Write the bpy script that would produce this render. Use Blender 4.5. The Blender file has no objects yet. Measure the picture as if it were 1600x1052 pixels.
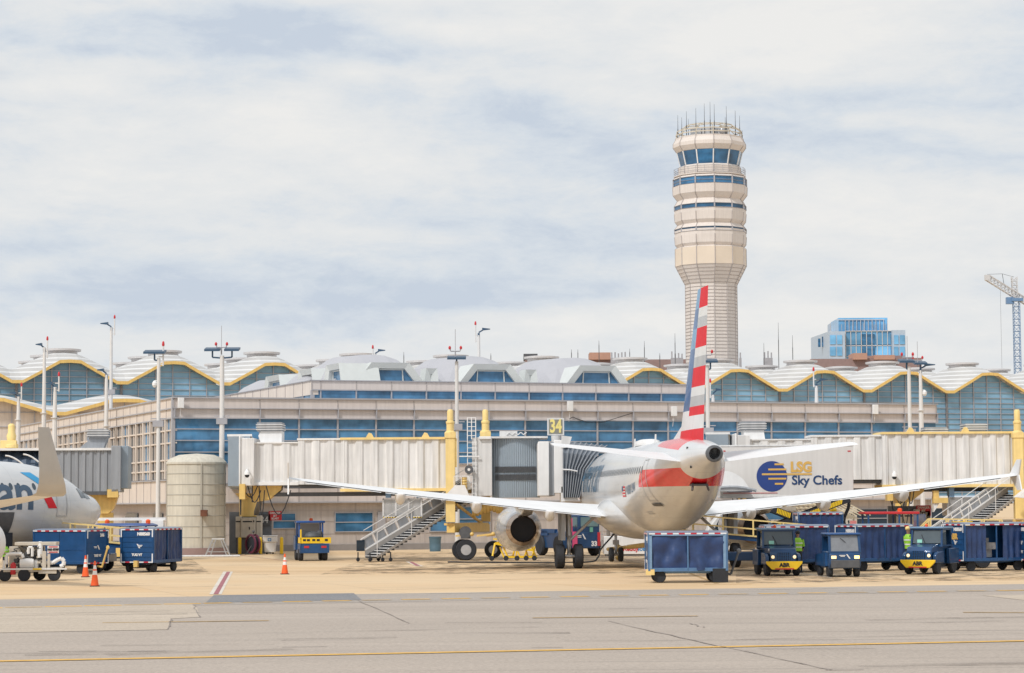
import bpy, math, random
from mathutils import Matrix, Vector, noise
rad = math.radians
random.seed(7)
sc = bpy.context.scene
COL = sc.collection

# ------------------------------------------------------------------ camera
FPX, CX, CY = 3640.0, 800.0, 526.0
CAMZ, PITCH, ROLL = 3.05, math.atan(263/3640.0), rad(0.35)
RC = (Matrix.Rotation(rad(90)+PITCH, 4, 'X') @ Matrix.Rotation(-ROLL, 4, 'Z'))
cd = bpy.data.cameras.new('camera'); cam = bpy.data.objects.new('camera', cd); COL.objects.link(cam)
cd.sensor_width = 36.0; cd.lens = FPX/1600.0*36.0; cd.clip_start = 1.0; cd.clip_end = 9000.0
cam.matrix_world = Matrix.Translation((0, 0, CAMZ)) @ RC
sc.camera = cam

# ------------------------------------------------------------------ sky, sun, exposure
SUN_EL, SUN_AZ = 46.0, 218.0      # azimuth clockwise from +Y
w = bpy.data.worlds.new("World"); sc.world = w; w.use_nodes = True
nt = w.node_tree; N = nt.nodes; L = nt.links
bg = N['Background']; bg.inputs['Strength'].default_value = 0.1
sky = N.new('ShaderNodeTexSky'); sky.sky_type = 'NISHITA'; sky.sun_disc = False
sky.sun_elevation = rad(SUN_EL); sky.sun_rotation = rad(SUN_AZ)
tc = N.new('ShaderNodeTexCoord')
def wnoise(scale, loc, sx, sy, sz, detail, rough=.55, dist=0.0):
    mp = N.new('ShaderNodeMapping'); mp.inputs['Scale'].default_value = (sx, sy, sz); mp.inputs['Location'].default_value = loc
    no = N.new('ShaderNodeTexNoise'); no.inputs['Scale'].default_value = scale; no.inputs['Detail'].default_value = detail
    no.inputs['Roughness'].default_value = rough; no.inputs['Distortion'].default_value = dist
    L.new(tc.outputs['Generated'], mp.inputs['Vector']); L.new(mp.outputs['Vector'], no.inputs['Vector']); return no.outputs['Fac']
def wmath(op, a, b):
    m = N.new('ShaderNodeMath'); m.operation = op
    for i, x in enumerate((a, b)):
        if isinstance(x, (int, float)): m.inputs[i].default_value = x
        else: L.new(x, m.inputs[i])
    return m.outputs[0]
def wramp(fac, stops):
    r = N.new('ShaderNodeValToRGB'); cr = r.color_ramp
    while len(cr.elements) < len(stops): cr.elements.new(.5)
    for e, (p, c) in zip(cr.elements, stops): e.position = p; e.color = (*c, 1)
    L.new(fac, r.inputs['Fac']); return r.outputs['Color']
broad = wnoise(1.0, (0.7, 6.5, 7.7), 4.2, 4.2, 21, 3, .5, .5)
fine = wnoise(1.0, (0.3, 5.2, 9.1), 15, 15, 46, 7, .66, .35)
wisp = wnoise(1.0, (7.3, 1.2, 4.4), 48, 48, 120, 5, .68, .3)
mixf = wmath('ADD', wmath('MULTIPLY', broad, .60), wmath('ADD', wmath('MULTIPLY', fine, .26), wmath('MULTIPLY', wisp, .14)))
cloud = wramp(mixf, [(0.385, (5.5, 6.15, 7.05)), (0.445, (6.45, 6.95, 7.5)), (0.505, (7.3, 7.5, 7.65)), (0.60, (8.1, 8.05, 7.9))])
holes = wramp(wnoise(1.0, (2.2, 8.3, 2.4), 9, 9, 34, 4), [(0.66, (0, 0, 0)), (0.80, (1, 1, 1))])
mx = N.new('ShaderNodeMix'); mx.data_type = 'RGBA'
L.new(wmath('MULTIPLY', wmath('ADD', holes, 0.04), .30), mx.inputs[0])
L.new(cloud, mx.inputs[6]); L.new(sky.outputs['Color'], mx.inputs[7])
L.new(mx.outputs[2], bg.inputs['Color'])

sd = bpy.data.lights.new('sun', 'SUN'); sd.energy = 2.35; sd.angle = rad(7); sd.color = (1.0, .965, .92)
so = bpy.data.objects.new('sun', sd); COL.objects.link(so)
sdir = Vector((math.sin(rad(SUN_AZ))*math.cos(rad(SUN_EL)), math.cos(rad(SUN_AZ))*math.cos(rad(SUN_EL)), math.sin(rad(SUN_EL))))
so.rotation_euler = sdir.to_track_quat('Z', 'Y').to_euler()
sc.view_settings.view_transform = 'Standard'; sc.view_settings.look = 'None'
sc.view_settings.exposure = 0.07; sc.view_settings.gamma = 1.0

# ------------------------------------------------------------------ pixel helpers (photo pixels, 1600 wide)
def ray(px, py): return RC.to_3x3() @ Vector(((px-CX)/FPX, -(py-CY)/FPX, -1.0))
def W(px, py, Y):
    d = ray(px, py); t = Y/d.y; return Vector((d.x*t, d.y*t, CAMZ+d.z*t))
def G(px, py, z=0.0):
    d = ray(px, py); t = (z-CAMZ)/d.z; return Vector((d.x*t, d.y*t, z))
class Frame:
    def __init__(s, loc, rz=0.0):
        s.loc = Vector((loc[0], loc[1], loc[2] if len(loc) > 2 else 0.0)); s.rz = rz
        s.M = Matrix.Translation(s.loc) @ Matrix.Rotation(rz, 4, 'Z'); s.I = s.M.inverted()
    def at(s, px, py, y=0.0):       # the pixel's point on the local plane y
        o = s.I @ Vector((0, 0, CAMZ)); d = s.I.to_3x3() @ ray(px, py)
        t = (y-o.y)/d.y; p = o+d*t; return p.x, p.z

# ------------------------------------------------------------------ materials
MATS = {}
def mat(name, col, rough=.6, metal=0.0, var=.10, scale=1.5, spec=.5, bump=0.0, bscale=20, emit=None, estr=0, streak=0.0, coat=0.0, trans=0.0):
    if name in MATS: return MATS[name]
    m = bpy.data.materials.new(name); m.use_nodes = True; MATS[name] = m
    t = m.node_tree; n = t.nodes; l = t.links; p = n['Principled BSDF']
    p.inputs['Roughness'].default_value = rough; p.inputs['Metallic'].default_value = metal
    p.inputs['Specular IOR Level'].default_value = spec; p.inputs['Coat Weight'].default_value = coat
    p.inputs['Base Color'].default_value = (*col, 1)
    if trans: p.inputs['Transmission Weight'].default_value = trans; p.inputs['IOR'].default_value = 1.1
    if emit: p.inputs['Emission Color'].default_value = (*emit, 1); p.inputs['Emission Strength'].default_value = estr
    if var > 0:
        g = n.new('ShaderNodeTexCoord')
        no = n.new('ShaderNodeTexNoise'); no.inputs['Scale'].default_value = scale; no.inputs['Detail'].default_value = 6; no.inputs['Roughness'].default_value = .62
        l.new(g.outputs['Object'], no.inputs['Vector'])
        r = n.new('ShaderNodeMapRange'); r.inputs[1].default_value = .3; r.inputs[2].default_value = .7; r.inputs[3].default_value = 1-var; r.inputs[4].default_value = 1+var*.6
        l.new(no.outputs['Fac'], r.inputs[0]); fac = r.outputs[0]
        if streak > 0:
            mp = n.new('ShaderNodeMapping'); mp.inputs['Scale'].default_value = (3.2, 3.2, .22)
            n2 = n.new('ShaderNodeTexNoise'); n2.inputs['Scale'].default_value = 1.6; n2.inputs['Detail'].default_value = 5
            l.new(g.outputs['Object'], mp.inputs[0]); l.new(mp.outputs[0], n2.inputs['Vector'])
            r2 = n.new('ShaderNodeMapRange'); r2.inputs[1].default_value = .38; r2.inputs[2].default_value = .62; r2.inputs[3].default_value = 1-streak; r2.inputs[4].default_value = 1.0
            l.new(n2.outputs['Fac'], r2.inputs[0])
            mm = n.new('ShaderNodeMath'); mm.operation = 'MULTIPLY'; l.new(fac, mm.inputs[0]); l.new(r2.outputs[0], mm.inputs[1]); fac = mm.outputs[0]
        v = n.new('ShaderNodeVectorMath'); v.operation = 'SCALE'; v.inputs[0].default_value = col
        l.new(fac, v.inputs['Scale']); l.new(v.outputs[0], p.inputs['Base Color'])
        if bump > 0:
            nb = n.new('ShaderNodeTexNoise'); nb.inputs['Scale'].default_value = bscale; nb.inputs['Detail'].default_value = 4
            l.new(g.outputs['Object'], nb.inputs['Vector'])
            b = n.new('ShaderNodeBump'); b.inputs['Strength'].default_value = bump; b.inputs['Distance'].default_value = .03
            l.new(nb.outputs['Fac'], b.inputs['Height']); l.new(b.outputs[0], p.inputs['Normal'])
    return m
class NT:       # tiny node-math helper for painted patterns
    def __init__(s, m): s.t = m.node_tree; s.n = s.t.nodes; s.l = s.t.links; s.p = s.n['Principled BSDF']
    def put(s, sock, x):
        if isinstance(x, (int, float)): sock.default_value = x
        elif isinstance(x, tuple): sock.default_value = (*x, 1) if len(x) == 3 and len(sock.default_value) == 4 else x
        else: s.l.new(x, sock)
    def math(s, op, a, b=0.0, c=None):
        m = s.n.new('ShaderNodeMath'); m.operation = op; s.put(m.inputs[0], a); s.put(m.inputs[1], b)
        if c is not None: s.put(m.inputs[2], c)
        return m.outputs[0]
    def mul(s, *a):
        r = a[0]
        for x in a[1:]: r = s.math('MULTIPLY', r, x)
        return r
    def gt(s, a, b): return s.math('GREATER_THAN', a, b)
    def lt(s, a, b): return s.math('LESS_THAN', a, b)
    def xyz(s):
        g = s.n.new('ShaderNodeTexCoord'); x = s.n.new('ShaderNodeSeparateXYZ'); s.l.new(g.outputs['Object'], x.inputs[0]); s.vec = g.outputs['Object']; return x.outputs
    def noise(s, scale, sc3=None, detail=5, rough=.6, dist=0.0):
        no = s.n.new('ShaderNodeTexNoise'); no.inputs['Scale'].default_value = scale; no.inputs['Detail'].default_value = detail
        no.inputs['Roughness'].default_value = rough; no.inputs['Distortion'].default_value = dist
        v = s.vec
        if sc3:
            mp = s.n.new('ShaderNodeMapping'); mp.inputs['Scale'].default_value = sc3; s.l.new(v, mp.inputs[0]); v = mp.outputs[0]
        s.l.new(v, no.inputs['Vector']); return no.outputs['Fac']
    def rng(s, x, a, b, c, d):
        r = s.n.new('ShaderNodeMapRange'); s.put(r.inputs[0], x)
        for i, v in enumerate((a, b, c, d)): r.inputs[i+1].default_value = v
        return r.outputs[0]
    def mix(s, f, a, b):
        m = s.n.new('ShaderNodeMix'); m.data_type = 'RGBA'; s.put(m.inputs[0], f); s.put(m.inputs[6], a); s.put(m.inputs[7], b); return m.outputs[2]

# colours
M_panel = mat('panel_beige', (.655, .59, .555), .55, var=.06, scale=.5, streak=.08)
M_panel2 = mat('panel_warm_sunlit', (.70, .62, .55), .55, var=.06, scale=.5, streak=.10)  # side walls' warm sunlit tone painted in; plain beige on the arcade
M_joint = mat('joint_dark', (.43, .39, .375), .7, var=.1)
M_rail = mat('rail_metal', (.42, .42, .45), .45, .3, var=.1)
M_coping = mat('coping_metal', (.62, .60, .60), .4, .2, var=.05)
M_lower = mat('lower_wall', (.50, .45, .42), .75, var=.08, scale=.4, streak=.12)
M_plinth = mat('plinth', (.27, .25, .24), .85, var=.12)
M_concrete = mat('tank_concrete', (.62, .585, .50), .8, var=.08, scale=1.2, streak=.14, bump=.2)
M_steel = mat('galvanised', (.50, .51, .53), .4, .55, var=.12, scale=3)
M_dsteel = mat('dark_steel', (.10, .105, .115), .6, .1, var=.2, scale=4)
M_black = mat('black_rubber', (.022, .025, .032), .75, var=.25, scale=8)
M_white = mat('white_paint', (.80, .80, .80), .45, var=.06, scale=1.2, streak=.06)
M_offw = mat('offwhite_metal', (.68, .68, .68), .5, var=.06, scale=.8, streak=.12)
M_bridge = mat('bridge_cladding', (.78, .775, .77), .5, .0, var=.08, scale=.7, streak=.20)
M_bridgeg = mat('bridge_grey', (.33, .35, .38), .5, .1, var=.08, scale=.7, streak=.14)
M_bluegrey = mat('slat_bluegrey', (.30, .36, .42), .45, .2, var=.1, scale=1)
M_yel = mat('yellow_paint', (.78, .54, .18), .45, var=.10, scale=2, streak=.10)
M_yel2 = mat('safety_yellow', (.86, .57, .02), .4, var=.1, scale=4)
M_yelpale = mat('pale_yellow', (.88, .66, .27), .5, var=.08, scale=2, streak=.08)
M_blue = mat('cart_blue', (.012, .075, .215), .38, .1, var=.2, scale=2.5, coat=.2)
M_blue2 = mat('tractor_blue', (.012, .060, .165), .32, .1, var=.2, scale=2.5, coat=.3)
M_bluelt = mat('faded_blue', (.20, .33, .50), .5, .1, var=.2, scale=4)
M_curtain = mat('curtain_vinyl', (.022, .052, .155), .42, var=.3, scale=2.2, bump=.4, bscale=5)
M_red = mat('red_paint', (.55, .03, .04), .4, var=.1)
M_pink = mat('pink_paint', (.80, .10, .24), .5, var=.1)
M_orange = mat('cone_orange', (.90, .12, .02), .5, var=.1, scale=6)
M_reflw = mat('reflective_white', (.78, .78, .78), .35, var=.05)
M_beige = mat('equipment_beige', (.60, .55, .47), .5, var=.12, scale=3, streak=.1)
M_glassd = mat('dark_glass', (.02, .04, .065), .06, var=.2, scale=.8)
M_screen = mat('windscreen', (.10, .13, .15), .05, var=.15, scale=1.5)
M_hiv = mat('hivis', (.30, .62, .05), .6, var=.08)
M_skin = mat('skin', (.30, .17, .11), .55, var=.05)
M_dark = mat('dark_cloth', (.02, .024, .035), .85, var=.2, scale=8)
M_brown = mat('brown_brick', (.30, .21, .20), .85, var=.1)
M_chrome = mat('chrome', (.65, .63, .60), .18, .9, var=.05)
M_navytxt = mat('navy_letter', (.012, .05, .15), .4, var=0)
M_gold = mat('gold_letter', (.66, .40, .10), .5, var=0)
M_whtxt = mat('white_letter', (.75, .75, .75), .5, var=0)
M_roofm = mat('roof_metal', (.50, .50, .535), .4, .25, var=.05, scale=.6)
M_dormer = mat('dormer_frame', (.64, .67, .66), .45, .1, var=.05)

def glass(name, col, var=.35, scale=.25, rough=.06):
    m = mat(name, col, rough, var=0)
    k = NT(m); k.xyz()
    a = k.noise(scale, (1, 1, 2.4), 2, .5); b = k.noise(scale*4, (1, 1, .6), 3)
    f = k.math('ADD', k.mul(a, .7), k.mul(b, .3))
    oi = k.n.new('ShaderNodeObjectInfo'); v = k.n.new('ShaderNodeVectorMath'); v.operation = 'SCALE'
    k.l.new(k.mix(k.rng(f, .35, .65, 0, 1), tuple(c*(1-var) for c in col), tuple(c*(1+var) for c in col)), v.inputs[0])
    k.put(v.inputs['Scale'], k.rng(oi.outputs['Random'], 0, 1, .78, 1.18)); k.l.new(v.outputs[0], k.p.inputs['Base Color'])
    return m
M_glass = glass('facade_glass', (.065, .19, .345), .45, .45)
M_glassh = glass('hall_glass', (.185, .35, .50), .25, .12)
M_glasst = glass('tower_glass', (.035, .13, .26), .45, .3)
M_glasso = glass('office_glass', (.14, .36, .60), .4, .06)

# ------------------------------------------------------------------ mesh builder
class MB:
    def __init__(s): s.v = []; s.f = []; s.m = []; s.mi = 0; s.T = None
    def use(s, i): s.mi = i; return s
    def add(s, vs, fs):
        b = len(s.v)
        for p in vs:
            p = Vector(p); s.v.append(s.T @ p if s.T else p)
        for f in fs: s.f.append([b+i for i in f]); s.m.append(s.mi)
        return s
    def box(s, x0, x1, y0, y1, z0, z1):
        return s.add([(x0, y0, z0), (x1, y0, z0), (x1, y1, z0), (x0, y1, z0), (x0, y0, z1), (x1, y0, z1), (x1, y1, z1), (x0, y1, z1)],
                     [(0, 3, 2, 1), (4, 5, 6, 7), (0, 1, 5, 4), (1, 2, 6, 5), (2, 3, 7, 6), (3, 0, 4, 7)])
    def bar(s, p, q, w, h=None, up=(0, 0, 1)):
        p = Vector(p); q = Vector(q); d = (q-p).normalized(); h = w if h is None else h
        u = Vector(up)
        if abs(d.dot(u)) > .98: u = Vector((1, 0, 0))
        a = d.cross(u).normalized(); b = a.cross(d).normalized(); a *= w/2; b *= h/2
        vs = [c+i*a+j*b for c in (p, q) for i, j in ((-1, -1), (1, -1), (1, 1), (-1, 1))]
        return s.add(vs, [(0, 3, 2, 1), (4, 5, 6, 7), (0, 1, 5, 4), (1, 2, 6, 5), (2, 3, 7, 6), (3, 0, 4, 7)])
    def tube(s, p, q, r, r2=None, n=8, caps=True):
        p = Vector(p); q = Vector(q); d = (q-p).normalized(); r2 = r if r2 is None else r2
        u = Vector((0, 0, 1)) if abs(d.z) < .9 else Vector((1, 0, 0))
        a = d.cross(u).normalized(); b = a.cross(d)
        vs = [c+(a*math.cos(t)+b*math.sin(t))*rr for c, rr in ((p, r), (q, r2)) for t in [2*math.pi*i/n for i in range(n)]]
        fs = [(i, (i+1) % n, n+(i+1) % n, n+i) for i in range(n)]
        if caps: fs += [tuple(range(n))[::-1], tuple(range(n, 2*n))]
        return s.add(vs, fs)
    def path(s, pts, r, n=6):
        for a, b in zip(pts[:-1], pts[1:]): s.tube(a, b, r, n=n)
        return s
    def lathe(s, prof, n=24, o=(0, 0, 0), ax='z', a0=0.0, caps=True):
        o = Vector(o); vs = []; fs = []
        for r, h in prof:
            for i in range(n):
                t = a0+2*math.pi*i/n; c, k = r*math.cos(t), r*math.sin(t)
                vs.append(o+Vector({'z': (c, k, h), 'y': (c, h, k), 'x': (h, c, k)}[ax]))
        m = len(prof)
        for j in range(m-1):
            for i in range(n): fs.append((j*n+i, j*n+(i+1) % n, (j+1)*n+(i+1) % n, (j+1)*n+i))
        if caps: fs += [tuple(range(n))[::-1], tuple(range((m-1)*n, m*n))]
        return s.add(vs, fs)
    def prism(s, poly, a, b, pl='xz'):
        n = len(poly)
        def P(u, v, w_): return {'xz': (u, w_, v), 'yz': (w_, u, v), 'xy': (u, v, w_)}[pl]
        vs = [P(u, v, a) for u, v in poly]+[P(u, v, b) for u, v in poly]
        return s.add(vs, [tuple(range(n)), tuple(range(2*n-1, n-1, -1))]+[(i, n+i, n+(i+1) % n, (i+1) % n) for i in range(n)])
    def loft(s, rings, caps=True):
        n = len(rings[0]); vs = [p for r in rings for p in r]; fs = []
        for j in range(len(rings)-1):
            for i in range(n): fs.append((j*n+i, j*n+(i+1) % n, (j+1)*n+(i+1) % n, (j+1)*n+i))
        if caps: fs += [tuple(range(n))[::-1], tuple(range((len(rings)-1)*n, len(rings)*n))]
        return s.add(vs, fs)
    def ball(s, c, r, sx=1, sy=1, sz=1, n=12):
        rings = []
        for j in range(1, n//2+2):
            t = math.pi*(j-.5)/(n//2+1)
            rings.append([(c[0]+r*sx*math.sin(t)*math.cos(2*math.pi*i/n), c[1]+r*sy*math.sin(t)*math.sin(2*math.pi*i/n), c[2]+r*sz*math.cos(t)) for i in range(n)])
        return s.loft(rings)
    def corr(s, x0, x1, z0, z1, y, pitch=.55, d=.07, back=.06):    # corrugated sheet facing -y
        n = max(1, round((x1-x0)/pitch)); p = (x1-x0)/n; pts = []
        for i in range(n):
            x = x0+i*p; pts += [(x, y), (x+p*.38, y), (x+p*.50, y+d), (x+p*.88, y+d)]
        pts.append((x1, y)); pts += [(x1, y+d+back), (x0, y+d+back)]
        return s.prism(pts, z0, z1, 'xy')
    def build(s, name, mats, parent=None, frame=None, smooth=True, bevel=0.0, ang=32):
        me = bpy.data.meshes.new(name); T = Matrix.Identity(4)
        if frame is not None: T = frame.M if isinstance(frame, Frame) else frame
        root = parent
        while root is not None and root.parent is not None: root = root.parent
        if frame is not None and root is not None: T = ROOTM[root.name].inverted() @ T
        me.from_pydata([T @ p for p in s.v], [], s.f)
        if not isinstance(mats, (list, tuple)): mats = [mats]
        for m in mats: me.materials.append(m)
        me.polygons.foreach_set('material_index', s.m)
        import bmesh
        bm = bmesh.new(); bm.from_mesh(me); bmesh.ops.recalc_face_normals(bm, faces=bm.faces); bm.to_mesh(me); bm.free()
        if smooth:
            me.polygons.foreach_set('use_smooth', [True]*len(me.polygons)); me.set_sharp_from_angle(angle=rad(ang))
        me.update()
        o = bpy.data.objects.new(name, me); COL.objects.link(o)
        if parent is not None: o.parent = parent
        else: ROOTM[o.name] = Matrix.Identity(4)
        if bevel:
            b = o.modifiers.new('bevel', 'BEVEL'); b.width = bevel; b.segments = 2; b.limit_method = 'ANGLE'
        return o
ROOTM = {}
def tag(o, label=None, cat=None, group=None, kind=None):
    if label: o['label'] = label
    if cat: o['category'] = cat
    if group: o['group'] = group
    if kind: o['kind'] = kind
    return o
def thing(name, label, cat, fr, group=None):
    if not isinstance(fr, Frame): fr = Frame(fr)
    o = bpy.data.objects.new(name, None); COL.objects.link(o); o.empty_display_size = .3
    o.location = fr.loc; o.rotation_euler = (0, 0, fr.rz); ROOTM[o.name] = fr.M
    return tag(o, label, cat, group)
def copy_tree(o, parent=None, fr=None, label=None, group=None):
    c = o.copy(); COL.objects.link(c); c.parent = parent
    if parent is None:
        if fr is not None: c.location = fr.loc; c.rotation_euler = (0, 0, fr.rz); ROOTM[c.name] = fr.M
        if label: c['label'] = label
        if group: c['group'] = group
    for ch in list(o.children): copy_tree(ch, c)
    return c
def struct(o): o['kind'] = 'structure'; return o
def text_mesh(body, size, bold=.0, extrude=.006, align='CENTER'):
    cu = bpy.data.curves.new('lettering', 'FONT'); cu.body = body; cu.size = size; cu.offset = bold; cu.extrude = extrude
    cu.align_x = align; cu.align_y = 'CENTER'; cu.resolution_u = 4
    o = bpy.data.objects.new('lettering', cu); COL.objects.link(o)
    dg = bpy.context.evaluated_depsgraph_get(); me = bpy.data.meshes.new_from_object(o.evaluated_get(dg))
    bpy.data.objects.remove(o); bpy.data.curves.remove(cu); return me
def text(name, body, size, M, m, parent, bold=.0, sx=1.0, align='CENTER', frame=None):
    me = text_mesh(body, size, bold, align=align)
    T = M @ Matrix.Diagonal((sx, 1, 1, 1))
    me.transform(T); me.materials.clear(); me.materials.append(m); me.name = name
    o = bpy.data.objects.new(name, me); COL.objects.link(o); o.parent = parent; return o
def TM(loc, face='-y', tilt=0.0):   # text standing upright, read from the given side
    r = {'-y': 0, '+y': math.pi, '-x': -math.pi/2, '+x': math.pi/2}[face]
    return Matrix.Translation(loc) @ Matrix.Rotation(r+tilt, 4, 'Z') @ Matrix.Rotation(math.pi/2, 4, 'X')

# ================================================================== GROUND
def sheet(name, pts, z, m, world=True):
    b = MB(); b.add([(p[0], p[1], z) for p in pts], [tuple(range(len(pts)))]); o = b.build(name, m, smooth=False); return struct(o)
mg = mat('apron_concrete', (.56, .41, .25), .8, var=0)
k = NT(mg); X = k.xyz()
n1 = k.noise(.06, (1, 2.2, 1), 6, .6); n2 = k.noise(.5, (.35, 1.6, 1), 5, .65); n3 = k.noise(9, None, 3)
base = k.mix(k.rng(n1, .35, .65, 0, 1), (.64, .435, .235), (.72, .535, .33))
base = k.mix(k.rng(n2, .52, .75, 0, .40), base, (.40, .275, .165))
base = k.mix(k.rng(n3, .45, .7, 0, .28), base, (.35, .27, .18))
n4 = k.noise(.22, (.25, 1.3, 1), 6, .72, .6); base = k.mix(k.rng(n4, .54, .70, 0, .38), base, (.38, .27, .17))
u = k.math('ADD', k.mul(X[0], .946), k.mul(X[1], .322)); v = k.math('SUBTRACT', k.mul(X[1], .946), k.mul(X[0], .322))
ju = k.lt(k.math('FRACT', k.math('DIVIDE', u, 7.6)), .008); jv = k.lt(k.math('FRACT', k.math('DIVIDE', v, 7.6)), .012)
base = k.mix(k.mul(k.math('MAXIMUM', ju, jv), .45), base, (.22, .15, .10))
# slab to slab tone
fl = k.n.new('ShaderNodeCombineXYZ'); k.put(fl.inputs[0], k.math('FLOOR', k.math('DIVIDE', u, 7.6))); k.put(fl.inputs[1], k.math('FLOOR', k.math('DIVIDE', v, 7.6)))
wn = k.n.new('ShaderNodeTexWhiteNoise'); k.l.new(fl.outputs[0], wn.inputs['Vector'])
base = k.mix(k.mul(wn.outputs['Value'], .30), base, (.66, .53, .37))
k.put(k.p.inputs['Base Color'], base)
bm_ = k.n.new('ShaderNodeBump'); bm_.inputs['Strength'].default_value = .15; bm_.inputs['Distance'].default_value = .02; k.l.new(n3, bm_.inputs['Height']); k.l.new(bm_.outputs[0], k.p.inputs['Normal'])
ground = sheet('ground', [(-3500, -200), (3500, -200), (3500, 6000), (-3500, 6000)], 0, mg)

def asphalt(name, c1, c2, warm):
    m = mat(name, c1, .85, var=0); k = NT(m); k.xyz()
    a = k.noise(.12, (.35, 2.0, 1), 6, .6); b = k.noise(1.3, (.18, 1.8, 1), 6, .7, .4); c = k.noise(5, (.6, 2.2, 1), 5, .75); e_ = k.noise(13, (.8, 1.6, 1), 4, .8); d = k.noise(.9, (.06, 2.6, 1), 4, .5)
    col = k.mix(k.rng(a, .35, .65, 0, 1), c1, c2)
    col = k.mix(k.rng(b, .5, .75, 0, .42), col, warm)
    col = k.mix(k.rng(d, .58, .70, 0, .35), col, (.12, .10, .095))
    col = k.mix(k.rng(c, .45, .72, 0, .40), col, (.17, .145, .125)); col = k.mix(k.rng(e_, .45, .7, 0, .55), col, (.17, .145, .13)); col = k.mix(k.rng(e_, .55, .3, 0, .40), col, (.62, .56, .50))
    k.put(k.p.inputs['Base Color'], col)
    bu = k.n.new('ShaderNodeBump'); bu.inputs['Strength'].default_value = .35; bu.inputs['Distance'].default_value = .015
    k.l.new(c, bu.inputs['Height']); k.l.new(bu.outputs[0], k.p.inputs['Normal']); return m
mt = asphalt('taxiway_asphalt', (.40, .335, .28), (.48, .405, .34), (.50, .41, .32))
mt2 = asphalt('asphalt_patch', (.15, .165, .19), (.19, .20, .22), (.22, .215, .21))
mt3 = asphalt('shoulder_asphalt', (.36, .315, .275), (.42, .365, .315), (.42, .35, .29))
mcl = asphalt('old_concrete', (.52, .43, .33), (.60, .50, .39), (.42, .34, .26))
a0, a1 = G(0, 937), G(1600, 913); dv = (a1-a0)/1600.0
P = lambda px: a0+(a1-a0)*((px+0)/1600.0)
far0 = a0-(a1-a0)*4; far1 = a1+(a1-a0)*4
sheet('taxiway', [(-400, -60), (400, -60), far1.xy, far0.xy], .004, mt)
# grey shoulder strip between the apron and the dashed line
sheet('taxiway_shoulder', [G(-1200, 973).xy, G(3000, 899).xy, G(3000, 893.5).xy, G(1600, 913).xy, G(324, 932.3).xy, G(-1200, 955.2).xy], .008, mt3)
sheet('asphalt_patch', [G(321, 942.5).xy, G(565, 938).xy, G(553, 927.5).xy, G(334, 930.6).xy], .012, mt2)
sheet('concrete_strip', [G(-600, 960).xy, G(298, 943).xy, G(308, 950).xy, G(313, 965).xy, G(267, 967.5).xy, G(262, 984.5).xy, G(-600, 1001).xy], .012, mcl)
sheet('concrete_strip', [G(1535, 931).xy, G(1570, 930.5).xy, G(2400, 918).xy, G(2400, 950).xy, G(1600, 938.5).xy], .012, mcl)
M_tyre = mat('tyre_rubber_mark', (.13, .11, .10), .8, var=0)
kk = NT(M_tyre); kk.xyz(); kk.put(kk.p.inputs['Alpha'], kk.rng(kk.noise(1.1, (.25, 3.0, 1), 6, .75), .46, .72, 0, .55))
M_line = mat('line_yellow', (.72, .42, .09), .7, var=.25, scale=3)
M_lineold = mat('line_faded', (.50, .34, .16), .75, var=.35, scale=3)
M_linew = mat('line_white', (.68, .62, .54), .7, var=.2, scale=3)
M_liner = mat('line_red', (.36, .12, .14), .7, var=.2, scale=3)
M_crack = mat('crack_sealant', (.28, .235, .205), .7, var=.3, scale=3)
def line(px0, py0, px1, py1, wd, m, z=.016, name='painted_line'):
    p, q = G(px0, py0), G(px1, py1); d = (q-p); d.z = 0; n = Vector((-d.y, d.x, 0)).normalized()*wd/2
    return sheet(name, [(p-n).xy, (q-n).xy, (q+n).xy, (p+n).xy], z, m)
line(-900, 1052, 2500, 984.5, .40, M_line)
for i in range(-4, 34):
    x0 = i*62+8; y = lambda x: 950.3-(950.3-923.0)*x/1600-6*(1-((x-800)/800.0)**2)*0.35 if -200 < x < 1800 else 950.3-(950.3-923.0)*x/1600
    line(x0, y(x0), x0+(44 if i > 4 else 58), y(x0+44), .50, M_line if i % 3 else M_lineold, name='dashed_line')
line(160, 974, 420, 970.5, .30, M_lineold, name='painted_line')
line(832, 966.3, 1090, 963.2, .30, M_lineold); line(1505, 957.6, 1700, 958.5, .30, M_lineold)
line(665, 928, 800, 925.8, .25, M_linew); line(1185, 921.5, 1310, 919.6, .25, M_linew)
ck = []; rj = random.Random(2)
for (a, b, c, d) in ((550, 935, 640, 975), (302, 946, 313, 965), (262, 984, 267, 967), (950, 971, 1120, 1010), (1120, 1010, 1300, 1048), (1075, 975, 1100, 981)):
    n_ = 9; pr_ = (a, b)
    for i_ in range(1, n_+1):
        t_ = i_/n_; q_ = (a+(c-a)*t_+(rj.uniform(-3, 3) if i_ < n_ else 0), b+(d-b)*t_+(rj.uniform(-.7, .7) if i_ < n_ else 0))
        ck.append((G(*pr_), G(*q_))); pr_ = q_
cb_ = MB()
for p_, q_ in ck:
    n_ = Vector((-(q_-p_).y, (q_-p_).x, 0)).normalized()*rj.uniform(.010, .028); cb_.add([(v_.x, v_.y, .016) for v_ in (p_-n_, q_-n_, q_+n_, p_+n_)], [(0, 1, 2, 3)])
struct(cb_.build('crack', M_crack, smooth=False))
for px, py, L_ in ((950, 952, 60), (60, 1019, 90), (200, 1018.5, 60), (1240, 939, 50), (530, 952, 40), (830, 1013, 50), (440, 1012, 70), (1290, 1048, 60)):
    line(px, py, px+L_, py-L_*.012, .07, M_crack, name='tyre_mark')
rt = random.Random(21)
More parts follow.
